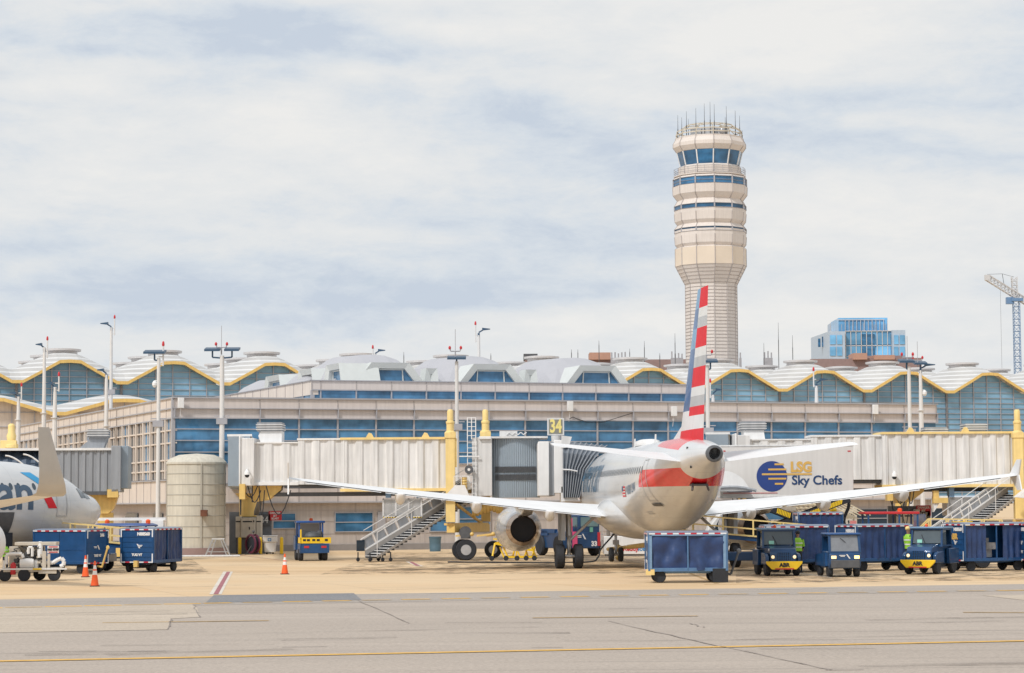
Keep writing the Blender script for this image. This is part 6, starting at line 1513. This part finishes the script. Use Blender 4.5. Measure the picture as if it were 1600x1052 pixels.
for px in (1125, 1290, 1318): 
    for y in (.3, 2.1): wheel(ct, 0, 0, .48, .28); q = ct.children[-1]; q.location = (XK(px), y, 0); q.rotation_euler = (0, 0, math.pi/2)

# yellow railed dispatch stairs behind the catering truck
r = thing('passenger_stairs', 'beige mobile stair unit with many sloping yellow rails, under the catering truck box', 'mobile stairs', YF(1268, 127.0, 0)); IX = Frame((ROOTM[r.name].translation.x, 127.0, 0), 0)
XI = lambda px: IX.at(px, 780)[0]; ZI = lambda py: IX.at(1268, py)[1]
b = MB()
for i in range(16): x = XI(1204+i*7.5); b.bar((x, 0, ZI(783)), (x+1.5, 0, ZI(806)), .06)
for py in (784, 789, 794): b.bar((XI(1205), -.05, ZI(py)), (XI(1290), -.05, ZI(py)), .06)
for i in range(9): x = XI(1262+i*5); b.bar((x, -.3, ZI(795)), (x+1.3, -.3, ZI(811)), .06)
b.build('hand_rail', mat('rail_cream', (.75, .66, .48), .5, var=.1), r)
b = MB(); b.box(XI(1210), XI(1300), .3, 1.8, .3, ZI(812)); b.prism([(XI(1200), ZI(790)), (XI(1245), ZI(780)), (XI(1245), ZI(786)), (XI(1208), ZI(800))], .2, .5); b.box(XI(1213), XI(1243), -.2, .2, ZI(798), ZI(792)); b.build('body', M_beige, r)
b = MB()
for px in (1281, 1299): b.box(XI(px)-.1, XI(px)+.1, -.5, -.3, .3, ZI(793)); b.ball((XI(px)+.05, -.4, ZI(797)), .18)
b.build('post', M_yel2, r)
for px in (1215, 1290): wheel(r, 0, 0, .3, .2); q = r.children[-1]; q.location = (XI(px), 0, 0); q.rotation_euler = (0, 0, math.pi/2)

# ================================================================== SMALL EQUIPMENT
# ground cart with pipework at the left edge
PX0 = 0
o = G(45, 908.5); YGc = o.y; FGc = Frame((W(45, 880, YGc).x, YGc+.7, 0), rad(4)); r = thing('air_start_cart', 'beige wheeled ground cart crowded with pipes, tanks and hoses at the lower left', 'ground equipment', FGc)
s_ = YGc/FPX; x_ = lambda px: (px-45)*s_; z_ = lambda py: (908.5-py)*s_
b = MB(); b.box(x_(4), x_(86), -.7, .7, z_(894), z_(888)); b.box(x_(58), x_(86), -.72, .7, z_(897), z_(890)); b.box(x_(64), x_(70), -.75, -.65, z_(890), z_(862)); b.box(x_(72), x_(76), -.75, -.65, z_(890), z_(866)); b.box(x_(20), x_(84), -.5, .6, z_(853), z_(848)); b.box(x_(8), x_(62), .2, .6, z_(888), z_(855)); b.build('frame', M_beige, r, bevel=.01)
b = MB(); b.lathe([(.05, x_(28)), (.20, x_(29)), (.22, x_(32)), (.22, x_(46)), (.18, x_(50)), (.05, x_(51))], 20, (0, -.5, z_(881)), 'x'); b.lathe([(.12, z_(872)), (.12, z_(851)), (.06, z_(847))], 16, (x_(59), -.4, 0)); b.lathe([(.09, z_(890)), (.10, z_(878)), (.04, z_(875))], 12, (x_(53), -.4, 0))
b.build('pressure_tank', M_reflw, r)
b = MB(); b.path([(x_(84-16), -.6, z_(880)), (x_(80), -.6, z_(880)), (x_(88), -.6, z_(875)), (x_(93), -.6, z_(873)), (x_(97), -.6, z_(878)), (x_(96), -.6, z_(884)), (x_(91), -.6, z_(886))], .085, 10)
b.path([(x_(8), -.6, z_(882)), (x_(8), -.6, z_(868)), (x_(14), -.6, z_(866)), (x_(32), -.6, z_(866)), (x_(34), -.6, z_(872))], .07, 8); b.path([(x_(4), -.6, z_(890)), (x_(5), -.6, z_(876))], .06)
b.path([(x_(42), -.6, z_(866)), (x_(42), -.6, z_(856)), (x_(48), -.6, z_(856)), (x_(48), -.6, z_(870))], .06); b.build('pipework', M_reflw, r)
b = MB(); rnd = random.Random(9)
for i in range(46):
    x, z, y = rnd.uniform(x_(18), x_(62)), rnd.uniform(z_(888), z_(853)), rnd.uniform(-.45, .1)
    if i % 3: b.box(x-.05-rnd.random()*.1, x+.05, y, y+.15, z-.05, z+.04+rnd.random()*.08)
    else: b.path([(x, y-.1, z), (x+rnd.uniform(-.3, .3), y-.12, z+rnd.uniform(-.2, .2)), (x+rnd.uniform(-.3, .3), y-.1, z+rnd.uniform(-.3, .1))], .02, 5)
b.build('machinery', M_dsteel, r)
b = MB()
for i in range(22):
    x, z, y = rnd.uniform(x_(20), x_(80)), rnd.uniform(z_(892), z_(856)), rnd.uniform(-.65, -.3); b.box(x-.07, x+.07, y, y+.1, z-.03, z+.05)
b.build('fitting', M_beige, r)
b = MB(); b.lathe([(.10, z_(898)), (.12, z_(896)), (.12, z_(882)), (.04, z_(879))], 14, (x_(19), -.65, 0)); b.build('fire_extinguisher', M_red, r)
q = MB(); q.box(x_(72), x_(89.5), -.78, -.74, z_(865), z_(853.5)); q.use(1); q.box(x_(74), x_(88), -.79, -.78, z_(856.2), z_(854.5)); q.box(x_(74), x_(88), -.79, -.78, z_(864.3), z_(862.8)); sgn = q.build('sign', [M_reflw, M_red], r)
text('lettering', 'NO STEP', .115, TM((x_(81), -.80, z_(859.6))), M_black, sgn, bold=.01)
b = MB(); b.bar((x_(0), -.75, z_(889.5)), (x_(102), -.75, z_(889.5)), .05, .06); b.use(1); b.bar((x_(50), -.77, z_(889.5)), (x_(63), -.77, z_(889.5)), .055, .065); b.build('side_bar', [M_reflw, M_yel2], r)
for px, py in ((6, -.6), (36, -.65), (82, -.6), (54, .5)): wheel(r, 0, 0, .26, .16, rimm=M_reflw); q = r.children[-1]; q.location = (x_(px), py, 0); q.rotation_euler = (0, 0, math.pi/2)
# cones
def cone(label, px, py, h=.92):
    p = G(px, py); r = thing('traffic_cone', label, 'traffic cone', Frame((p.x, p.y), rad(12)), 'orange traffic cones')
    b = MB(); b.box(-.19, .19, -.19, .19, 0, .035); b.build('base', M_black, r, bevel=.01)
    b = MB(); b.lathe([(.155, .035), (.095, h*.46)], 24, caps=False); b.use(1).lathe([(.095, h*.46), (.075, h*.62)], 24, caps=False); b.use(0).lathe([(.075, h*.62), (.068, h*.68)], 24, caps=False); b.use(1).lathe([(.068, h*.68), (.05, h*.83)], 24, caps=False); b.use(0).lathe([(.05, h*.83), (.03, h)], 24)
    b.build('body', [M_orange, M_reflw], r)
cone('orange traffic cone with white bands, left and farther of the two by the blue cart', 133.5, 902.0, .95); cone('orange traffic cone with white bands, nearest one, right of the pair', 148, 916.5, .98); cone('orange traffic cone standing alone in front of the service truck', 445, 897.5, .92)
# bollards
for i, (px, l) in enumerate(((374.5, 'left of the red hose reel'), (407, 'between the hose reel and the plastic bin'), (440, 'right of the plastic bin'))):
    Y = 149.0; p = W(px, 860, Y); r = thing('bollard', 'yellow steel bollard '+l, 'bollard', Frame((p.x, Y)), 'yellow bollards by the equipment bay')
    b = MB(); b.lathe([(.11, 0), (.11, 1.02), (.07, 1.08), (.01, 1.10)], 18); b.build('post', M_yel2, r); b = MB(); b.lathe([(.13, 0), (.13, .03)], 18); b.build('base', M_dsteel, r)
# bin
p = W(422, 860, 149.5); r = thing('wheeled_bin', 'white plastic wheeled bin with a blue label between two bollards', 'bin', Frame((p.x, 149.5)))
b = MB(); b.loft([[(x*w_, y*w_*.8, z) for x, y in ((-1, -1), (1, -1), (1, 1), (-1, 1))] for w_, z in ((.33, .12), (.38, .75), (.44, .78), (.44, 1.12))]); b.build('bin_body', M_reflw, r, bevel=.04)
b = MB(); b.box(-.45, .47, -.37, .37, 1.12, 1.2); b.build('lid', M_white, r, bevel=.03); b = MB(); b.box(-.11, .11, -.362, -.352, .83, 1.02); b.use(1); b.box(-.06, .06, -.368, -.36, .88, .97); b.build('label', [mat('label_blue', (.05, .25, .55), .5, var=0), M_whtxt], r)
for x in (-.2, .2): q = MB(); q.lathe([(.10, -.04), (.10, .04)], 12, (x, -.1, .10), 'x'); q.build('wheel', M_black, r)
# hose reel
p = W(395, 860, 148.6); r = thing('hose_reel', 'dark red hose reel stand on the ground before the beige cabinets', 'hose reel', Frame((p.x, 148.6)))
M_mar = mat('maroon_hose', (.12, .02, .05), .5, var=.2)
for s_ in (-1, 1): q = MB(); q.lathe([(.60, -.05), (.63, 0), (.60, .05), (.50, .05), (.50, -.05), (.60, -.05)], 32, (s_*.16, 0, .68), 'x', caps=False); o = q.build('flange', M_mar, r); o.rotation_euler = (0, 0, rad(40))
q = MB(); q.lathe([(.45, -.14), (.48, 0), (.45, .14)], 28, (0, 0, .68), 'x'); o = q.build('hose', M_dark, r); o.rotation_euler = (0, 0, rad(40))
q = MB(); q.bar((-.5, -.1, .03), (.5, -.1, .03), .06); q.bar((-.4, -.1, .03), (0, -.1, .7), .05); q.bar((.4, -.1, .03), (0, -.1, .7), .05); q.ball((.05, -.15, 1.45), .09); q.bar((0, -.1, .7), (.05, -.15, 1.45), .03); q.build('stand', M_dsteel, r)
# cabinets
def cabinet(label, px0, px1, py0, Y, hung=False):
    a = W(px0, py0, Y); c_ = W(px1, py0, Y); w_ = c_.x-a.x; r = thing('equipment_cabinet', label, 'equipment cabinet', Frame((a.x+w_/2, Y)), 'beige equipment cabinets'); h0, h1 = a.z-1.05*w_*.55-.45, a.z
    b = MB(); b.box(-w_/2, -w_*.30, -.25, .5, h0, h1-.05); b.box(w_*.30, w_/2, -.25, .5, h0, h1); b.box(-w_*.28, w_*.28, -.4, .5, h0, h1-.12); b.build('housing', M_beige, r, bevel=.03)
    b = MB(); b.box(-w_*.22, w_*.15, -.41, -.40, h1-.42, h1-.34); b.box(w_*.19, w_*.24, -.42, -.40, h1-.42, h1-.30)
    for s_ in (-1, 1): b.box(s_*w_*.4-w_*.09, s_*w_*.4+w_*.09, -.262, -.25, h1-.42, h1-.34)
    b.prism([(.02, h1-.75), (.10, h1-.70), (.12, h1-.85), (.06, h1-.95)], -.41, -.40); b.build('vent_slot', M_black, r)
    b = MB(); b.box(-w_/2, w_/2, -.1, .4, 0 if not hung else h0-.08, h0); (b.box(-.12, .12, .3, .7, h0-.7, h1) if hung else None); b.build('stand' if not hung else 'bracket', M_dsteel, r); return r
cabinet('three part beige equipment cabinet left of the red sign, above the hose reel', 369, 409, 806, 150.6)
cabinet('beige equipment cabinet with a black diagonal hose, left of the small number 31', 1402, 1436, 796, 134.0)
r = cabinet('beige power cabinet with pink panel and black cable, right of the sloping yellow rails', 1306, 1338, 793, 131.0)
q = MB(); q.box(.15, .5, -.44, -.42, 1.55, 2.05); q.build('panel', mat('faded_red', (.62, .22, .22), .6, var=.1), r); 
# dark backboards, pilasters and signs under the bridges
def signs(label, Y, px, num, py_red, py_num, board):
    a = W(px, 800, Y); r = thing('gate_panel', label, 'sign', Frame((a.x, Y)))
    F0 = Frame((a.x, Y)); b = MB(); x0, z1 = F0.at(board[0], board[1]); x1, _ = F0.at(board[2], board[1]); b.box(x0, x1, .1, .3, 0, z1); b.build('backboard', mat('panel_grey', (.17, .19, .22), .6, var=.15, scale=2), r)
    x, z = F0.at(px, py_red); q = MB(); q.box(x-.42, x+.42, -.02, .05, z-.30, z+.30); rs = q.build('warning_sign', M_red, r)
    for i, t in enumerate(('DANGER', 'JET', 'BLAST')): text('lettering', t, .17, TM((x, -.03, z+.17-i*.18)), M_whtxt, rs, bold=.005)
    x, z = F0.at(px, py_num); x, z = F0.at(px if num == '31' else px-17, py_num); q = MB(); q.box(x-.38, x+.38, -.02, .05, z-.38, z+.38); ns = q.build('number_board', M_dsteel, r)
    text('number', num, .62, TM((x, -.03, z)), M_whtxt, ns, bold=.0, sx=.85)
signs('dark gate panel with small white 34 and red warning sign behind the bollards', 151.6, 430, '34', 806, 813, (358, 800, 424))
signs('grey gate panel with small white 31 and red warning sign beside a beige cabinet', 134.6, 1443, '31', 798, 809, (1388, 791, 1450))
# step ladder
p = W(340, 866, 143.0); r = thing('work_stand', 'small silver work stand on castors in front of the tank', 'step stand', Frame((p.x, 143.0), rad(5)))
b = MB()
for y in (-.4, .4):
    for xa_, xb_ in ((-.72, -.3), (.35, .75)): b.bar((xa_, y, .1), (xb_ if xb_ < 0 else .35, y, 1.05), .07) if xa_ < 0 else b.bar((xb_, y, .1), (.35, y, 1.05), .07)
    b.bar((-.6, y, .3), (.65, y, .3), .04); b.bar((-.42, y, .1), (-.1, y, 1.05), .05); b.bar((.55, y, .1), (.2, y, 1.05), .05)
for i in range(3): b.box(-.62+i*.12, -.40+i*.12, -.4, .4, .3+i*.25, .34+i*.25)
b.build('frame', M_steel, r); b = MB(); b.box(-.35, .42, -.42, .42, 1.05, 1.12); b.build('platform', M_offw, r)
for x in (-.72, .75):
    for y in (-.4, .4): q = MB(); q.lathe([(.08, -.02), (.08, .02)], 10, (x, y, .08), 'y'); q.build('castor', M_black, r)
b = MB(); p0, p1 = W(285, 867, 140.5), W(375, 867, 140.5); b.tube((p0.x, 140.5, .09), (p1.x, 140.5, .09), .07, n=10); o = b.build('ground_pipe', M_offw); tag(o, 'low white pipe lying on the ground in front of the tank', 'pipe')
# blue drum, ice box
p = W(680, 862, 155.0); r = thing('barrel', 'blue drum standing by the pier wall', 'drum', Frame((p.x, 155.0))); b = MB(); b.lathe([(.36, 0), (.38, .3), (.37, .32), (.38, .6), (.40, .88), (.42, .90), (.42, .98)], 24); b.build('body', mat('drum_blue', (.08, .15, .20), .5, var=.1), r)
p = W(986, 860, 138.0); r = thing('ice_box', 'white ice merchandiser box with red and blue lettering on the apron', 'ice box', Frame((p.x, 138.0)))
b = MB(); b.box(-1.6, 1.7, 0, 1.2, .1, 1.15); bb = b.build('body', M_white, r, bevel=.03); b = MB(); b.box(-1.5, 1.6, .05, 1.1, 0, .1); b.build('base', M_dsteel, r)
text('lettering', 'Reddy', .38, TM((-.02, -.012, .42), '-y'), M_red, bb, bold=.012, sx=.95); text('lettering', 'ice', .38, TM((.62, -.012, .42), '-y'), mat('ice_blue', (.05, .25, .55), .5, var=0), bb, bold=.01)
# yellow dolly below the engine
p = W(805, 874, 128.0); r = thing('engine_dolly', 'yellow tubular tow head dolly on small wheels below the left engine', 'dolly', Frame((p.x, 128.0)))
b = MB(); rnd = random.Random(4)
b.bar((-1.1, 0, .95), (1.0, .1, .55), .12); b.bar((-1.1, .3, .95), (-1.25, 0, .2), .08); b.bar((-.6, 0, .2), (1.2, 0, .2), .10); b.bar((-.6, .8, .2), (1.2, .8, .2), .10)
for i in range(9): x = -.6+i*.22; b.bar((x, rnd.uniform(0, .6), .15), (x+rnd.uniform(-.3, .3), rnd.uniform(0, .6), .75), .07)
b.bar((-1.0, 0, .95), (-.3, .6, 1.25), .1); b.box(-1.2, -.5, 0, .5, 1.15, 1.22); b.build('frame', M_yel2, r)
for x in (-1.28, -.5, .1, .6, 1.05): q = MB(); q.lathe([(.13, -.04), (.14, 0), (.13, .04)], 14, (x, -.08, .14), 'y'); q.build('wheel', M_black, r)
# ground power cables
b = MB(); a = FA.M @ Vector((0, 12.0, 1.7)); pts = [a, a+Vector((-.3, -.3, -.35)), a+Vector((-.9, -.8, -1.0)), a+Vector((-1.1, -1.2, -1.45)), a+Vector((-1.8, -1.6, -1.66)), a+Vector((-6, -1.0, -1.66)), a+Vector((-9, .5, -1.66))]
sm = []
for i in range(len(pts)-1):
    p0, p1, p2, p3 = pts[max(0, i-1)], pts[i], pts[i+1], pts[min(len(pts)-1, i+2)]
    for j in range(6):
        t = j/6; sm.append(.5*((2*p1)+(p2-p0)*t+(2*p0-5*p1+4*p2-p3)*t*t+(3*p1-3*p2+p3-p0)*t**3))
b.path(sm+[pts[-1]], .045, 6); o = b.build('power_cable', M_black); tag(o, 'black power cable hanging from the jet nose to the apron', 'cable')
b = MB(); a = W(1322, 770, 126.0); b.path([(a.x+.15*math.sin(i*.8), 126.0, a.z-.12-i*(a.z-1.2)/10) for i in range(11)], .09, 8); o = b.build('loading_hose', M_black); tag(o, 'thick black hose hanging down from the right bridge tunnel', 'hose')
b = MB(); a = W(816, 812, 117.5); 
# guard rail near the tug
b = MB(); Yr = 150.0
for px in (932, 941, 950, 957): p = W(px, 858, Yr); b.bar((p.x, Yr, 0), (p.x, Yr, W(px, 815, Yr).z), .05)
for py in (815, 835, 845): p, q_ = W(930, py, Yr), W(958, py, Yr); b.bar((p.x, Yr, p.z), (q_.x, Yr, p.z), .05)
o = b.build('guard_rail', M_rail); tag(o, 'thin grey guard rail by the pier wall, right of the pushback tug', 'railing')

# ================================================================== PEOPLE
def person(label, fr, h=1.76, lean=0.0, armf=.3, cap=None, group='ramp workers in hi-vis vests'):
    r = thing('person', label, 'person', fr, group); k = h/1.76
    import bmesh
    # skeleton for one continuous skinned body; faces -y
    P = {'pel': (0, 0, .95, .15, .11), 'wai': (0, .0+lean*.1, 1.08, .14, .10), 'che': (0, lean*.25, 1.30, .17, .115), 'nk0': (0, lean*.35-.01, 1.47, .07, .07), 'nk1': (0, lean*.4-.02, 1.53, .055, .06), 'hd0': (0, lean*.45-.03, 1.60, .075, .09), 'hd1': (0, lean*.5-.03, 1.69, .082, .098), 'hd2': (0, lean*.5-.02, 1.755, .05, .06)}
    ed = [('pel', 'wai'), ('wai', 'che'), ('che', 'nk0'), ('nk0', 'nk1'), ('nk1', 'hd0'), ('hd0', 'hd1'), ('hd1', 'hd2')]
    for s_, n in ((-1, 'l'), (1, 'r')):
        P['hip'+n] = (s_*.09, 0, .90, .095, .095); P['kne'+n] = (s_*.12, -.02, .50, .062, .065); P['ank'+n] = (s_*.13, .03, .10, .042, .045); P['toe'+n] = (s_*.14, -.15, .04, .04, .035)
        P['sho'+n] = (s_*.18, lean*.3, 1.42, .065, .065); P['elb'+n] = (s_*.25, lean*.25-armf*.15, 1.13, .045, .045); P['wri'+n] = (s_*.24, lean*.25-armf*.6, .92+armf*.25, .030, .026); P['pal'+n] = (s_*.24, lean*.25-armf*.7, .84+armf*.28, .042, .02)
        ed += [('pel', 'hip'+n), ('hip'+n, 'kne'+n), ('kne'+n, 'ank'+n), ('ank'+n, 'toe'+n), ('che', 'sho'+n), ('sho'+n, 'elb'+n), ('elb'+n, 'wri'+n), ('wri'+n, 'pal'+n)]
        for f in range(5):
            w_ = P['pal'+n]; ln = (.075, .085, .078, .06, .05)[f]
            if f < 4: P['f%d%s' % (f, n)] = (w_[0]+s_*0, w_[1]-.02+.018*(f-1), w_[2]-ln*.55, .009, .009); P['g%d%s' % (f, n)] = (w_[0]-s_*.015, w_[1]-.025+.018*(f-1), w_[2]-ln, .008, .008)
            else: P['f4'+n] = (w_[0]-s_*.02, w_[1]-.045, w_[2]-.01, .010, .010); P['g4'+n] = (w_[0]-s_*.03, w_[1]-.055, w_[2]-.045, .009, .009)
            ed += [('pal'+n, 'f%d%s' % (f, n)), ('f%d%s' % (f, n), 'g%d%s' % (f, n))]
    names = list(P); me = bpy.data.meshes.new('body'); me.from_pydata([tuple(c*k for c in P[n][:3]) for n in names], [(names.index(a), names.index(c)) for a, c in ed], [])
    o = bpy.data.objects.new('body', me); COL.objects.link(o)
    sk = o.modifiers.new('skin', 'SKIN'); 
    for v_, n in zip(me.skin_vertices[0].data, names): v_.radius = (P[n][3]*k, P[n][4]*k); v_.use_root = (n == 'pel')
    su = o.modifiers.new('sub', 'SUBSURF'); su.levels = 1; su.render_levels = 1
    dg = bpy.context.evaluated_depsgraph_get(); m2 = bpy.data.meshes.new_from_object(o.evaluated_get(dg)); m2.materials.clear()
    for m in (M_dark, M_skin): m2.materials.append(m)
    for p in m2.polygons: p.material_index = 1 if (p.center.z > 1.50*k or (abs(p.center.x) > .2*k and p.center.z < P['wril'][2]*k+.02 and p.center.z > .7*k)) else 0; p.use_smooth = True
    bpy.data.objects.remove(o); o = bpy.data.objects.new('body', m2); COL.objects.link(o); o.parent = r
    b = MB(); rr = []
    for z, a, d_ in ((.93, .185, .14), (1.08, .175, .135), (1.25, .20, .15), (1.38, .205, .14), (1.45, .15, .10), (1.50, .085, .08)):
        rr.append([(a*k*math.cos(t), (d_*math.sin(t)+lean*(z-.95)*.6)*k, z*k) for t in [2*math.pi*i/20 for i in range(20)]])
    b.loft(rr, caps=False)
    for s_ in (-1, 1): b.tube(tuple(c*k for c in P['sho'+'lr'[s_ > 0]][:3]), tuple(c*k for c in P['elb'+'lr'[s_ > 0]][:3]), .078*k, .058*k, 12, False)
    ve = b.build('vest', M_hiv, r, ang=80)
    q = MB()
    for z, a, d_ in ((1.10, .182, .142), (1.27, .208, .158)): q.loft([[(a*k*math.cos(t), (d_*math.sin(t)+lean*(z-.95)*.6)*k, (z+dz)*k) for t in [2*math.pi*i/20 for i in range(20)]] for dz in (-.022, .022)], caps=False)
    q.build('reflective_band', M_reflw, ve)
    hy, hz = (lean*.5-.02)*k, 1.70*k
    q = MB(); q.ball((0, hy+.012, hz+.03), .105*k, .9, 1.05, .85); q.build('hair' if not cap else 'cap', cap or M_black, r)
    q = MB(); q.ball((0, hy-.105*k, hz-.04), .018*k); q.ball((.092*k, hy, hz-.03), .022*k, .5, 1, 1.3); q.ball((-.092*k, hy, hz-.03), .022*k, .5, 1, 1.3); q.build('face_detail', M_skin, r)
    q = MB(); q.box(-.045*k, -.02*k, hy-.10*k, hy-.092*k, hz-.015, hz); q.box(.02*k, .045*k, hy-.10*k, hy-.092*k, hz-.015, hz); q.box(-.022*k, .022*k, hy-.098*k, hy-.09*k, hz-.085, hz-.078); q.build('eyes_and_mouth', M_black, r)
    q = MB()
    for s_ in (-1, 1): q.prism([(-.19*k, 0), (.08*k, 0), (.08*k, .10*k), (-.05*k, .10*k), (-.19*k, .05*k)], s_*.135*k-.05, s_*.135*k+.05, 'yz')
    q.build('shoe', M_black, r, bevel=.01)
    return r
person('worker in green vest and dark trousers beside the ribbed cart near the tank', YF(206, 112.5, -70), 1.80, 0.0, .3)
person('worker in a yellow vest half hidden behind the beige ground cart at the left edge', YF(9, 107.5, 60), 1.55, .35, .8)
person('worker in a yellow vest seated upright beside the first tractor cab', YF(1246, 102.6, 180), 1.80, .0, .4)
person('worker in a yellow cap and bright vest standing left of the right hand tractor', YF(1419, 102.6, 120), 1.95, .1, .5, cap=M_yelpale)

# ================================================================== LIGHT POLES
def beac(b, x, z, V=True):
    if V:
        b.use(0).path([(x, 0, z-.6), (x, 0, z-.15)], .05); b.path([(x-.35, 0, z+.05), (x-.3, 0, z-.12), (x+.3, 0, z-.12), (x+.35, 0, z+.05)], .045)
        b.use(1); b.lathe([(.07, z), (.09, z+.12), (.04, z+.22)], 10, (x-.36, 0, 0)); b.lathe([(.07, z), (.09, z+.12), (.04, z+.22)], 10, (x+.36, 0, 0)); b.use(0); b.tube((x, 0, z-.15), (x, 0, z+1.3), .02, n=5)
    else: b.use(1).lathe([(.07, z), (.09, z+.08), (.07, z+.26), (.03, z+.32)], 10, (x, 0, 0)); b.use(0)
M_lamp = mat('lamp_head_blue', (.05, .10, .17), .4, .3, var=.1); M_polew = mat('pole_white', (.68, .67, .66), .45, var=.05)
def pole(label, px, ytop, Y, head, mast=None, z0=0.0, beacon=None, r0=.16, cam_=None):
    p = W(px, ytop, Y); fr = Frame((p.x, Y, 0)); X = lambda q, y=ytop: fr.at(q, y)[0]; Z = lambda y: fr.at(px, y)[1]
    r = thing('light_pole', label, 'light pole', fr, 'white apron light poles'); b = MB(); b.tube((0, 0, z0), (0, 0, p.z), r0, r0*.7, 14); b.lathe([(r0*1.8, z0), (r0*1.8, z0+.05)], 12); po = b.build('pole', M_polew, r)
    if z0 > 0: b = MB(); b.lathe([(r0*1.1, 0), (r0*1.1, z0)], 8); b.build('pole_foot', M_polew, r)
    for hd in head:
        x0, x1, yh = X(hd[0]), X(hd[1]), Z(hd[2]); b = MB(); xm = (x0+x1)/2; flat = hd[3] if len(hd) > 3 else 'arm'
        if flat == 'panel':
            b.add([(x0, -.35, yh+.12), (x1, -.35, yh+.12), (x1, .6, yh+.3), (x0, .6, yh+.3), (x0, -.35, yh-.02), (x1, -.35, yh-.02), (x1, .6, yh+.16), (x0, .6, yh+.16)], [(0, 1, 2, 3), (7, 6, 5, 4), (0, 4, 5, 1), (1, 5, 6, 2), (2, 6, 7, 3), (3, 7, 4, 0)])
            b.bar((xm, 0, yh+.1), (xm, 0, yh-.4), .1); b.bar((xm, 0, yh-.4), (0, 0, yh-.45), .10)
        else:
            s_ = 1 if abs(x1) > abs(x0) else -1; xo = x1 if s_ > 0 else x0; b.bar((0, 0, yh-.15), (xo*.35, 0, yh+.05), .11); b.add([(xo*.3, -.2, yh+.02), (xo*.3, .2, yh+.02), (xo*.3, .2, yh+.24), (xo*.3, -.2, yh+.24), (xo, -.14, yh+.10), (xo, .14, yh+.10), (xo, .14, yh+.16), (xo, -.14, yh+.16)], [(0, 1, 2, 3), (4, 5, 6, 7), (0, 4, 5, 1), (3, 2, 6, 7), (0, 3, 7, 4), (1, 5, 6, 2)])
            b.bar((0, 0, yh-.2), (0, 0, yh-.5), .18)
        b.build('lamp_head', M_lamp, r)
    if mast: 
        xm, zt_, zb = X(mast[0]), Z(mast[1]), Z(mast[2]); b = MB(); b.tube((xm, 0, zb), (xm, 0, zt_), .055, n=8); b.bar((0, 0, zb+.1), (xm, 0, zb+.1), .06); b.bar((0, 0, zb+.6), (xm, 0, zb+.6), .06); b.use(1); beac(b, xm, zt_, False); b.build('beacon_mast', [M_polew, M_red], r)
    if beacon: b = MB(); x = X(beacon[0]); z = Z(beacon[1]); beac(b, x, z); b.build('beacon', [M_rail, M_red], r)
    if cam_: b = MB(); x, z = X(cam_[0]), Z(cam_[1]); b.bar((0, 0, z+.3), (x, 0, z+.3), .05); b.lathe([(.06, z+.3), (.17, z+.15), (.17, z-.02)], 12, (x, 0, 0)); b.ball((x, 0, z-.02), .14); b.build('camera', M_white, r)
    for zz in (Z(ytop+95), ): 
        if zz > z0+.5 and ytop < 580: b = MB(); b.box(-.5, .5, -.05, .05, zz, zz+.06); b.box(-.35, .35, -.2, .1, zz-.5, zz-.1); b.build('bracket', M_rail, r)
    return r
R0 = 10.4
pole('tall white light pole with one small head at far left, over the sloping parapet', 69.5, 543, 182, [(56, 70, 541)], (74, 532, 560), 10.4)
pole('short white light pole with a dark arm, left of the winglet', 86, 605, 168, [(72, 87, 602)], (92, 588, 612), 9.5)
pole('short white light pole with dark arm at the left border', 29, 620, 185, [(15, 30, 617)], (33.5, 604, 626), 10.0)
pole('tallest white light pole at left with blue lamp and slim red tipped mast', 174, 512, 200, [(157, 176, 508)], (179, 498, 524), 10.4)
pole('white light pole with dark arm just left of the tallest pole', 166.5, 586, 172, [(152, 167, 581)], None, 9.0, cam_=None)
pole('white light pole with a single wide panel and camera dome, left of the tank', 248, 560, 151, [(225, 258, 553, 'panel')], (255, 541, 572), 0, cam_=(242, 602))
pole('white light pole with two lamp panels, rising behind the tank', 347, 556, 152.5, [(320, 344, 549, 'panel'), (351, 374, 549, 'panel')], None, 0, beacon=(346, 540), r0=.20)
pole('white light pole with one lamp panel, left of the yellow lift columns', 713.5, 565, 150, [(699, 728, 562, 'panel')], None, 0, beacon=(711.5, 546), r0=.16)
pole('distant twin mast with dark lamp arm pointing right, above the centre roofs', 748, 524, 196, [(744, 766, 517)], (743, 508, 535), 12)
pole('distant pole top with dark lamp arm between two roof rings', 586, 553, 200, [(583, 602, 550)], (582.5, 545, 556), 12)
pole('white light pole with one lamp panel right behind the striped fin', 1105, 571, 150, [(1099, 1121, 567, 'panel')], None, 0, beacon=(1104, 552), r0=.17)
pole('short white light pole with dark arm just right of the striped fin', 1114, 617, 176, [(1112, 1128, 612)], (1110, 598, 622), 10.0)
pole('short white light pole with dark arm in front of the second glass arch', 1275.5, 603, 180, [(1274, 1293, 596)], (1271.5, 580, 605), 10.4)
pole('white light pole with one lamp panel, left of the pair at right', 1420, 573, 152, [(1405, 1428, 567, 'panel')], None, 0, beacon=(1418, 556), r0=.16)
pole('white light pole with two lamp heads and camera dome on the pier roof end', 1438, 579, 172, [(1428, 1448, 570, 'panel'), (1439, 1461, 573)], None, 9.8, beacon=(1434, 561), cam_=(1444, 616))

haz = None
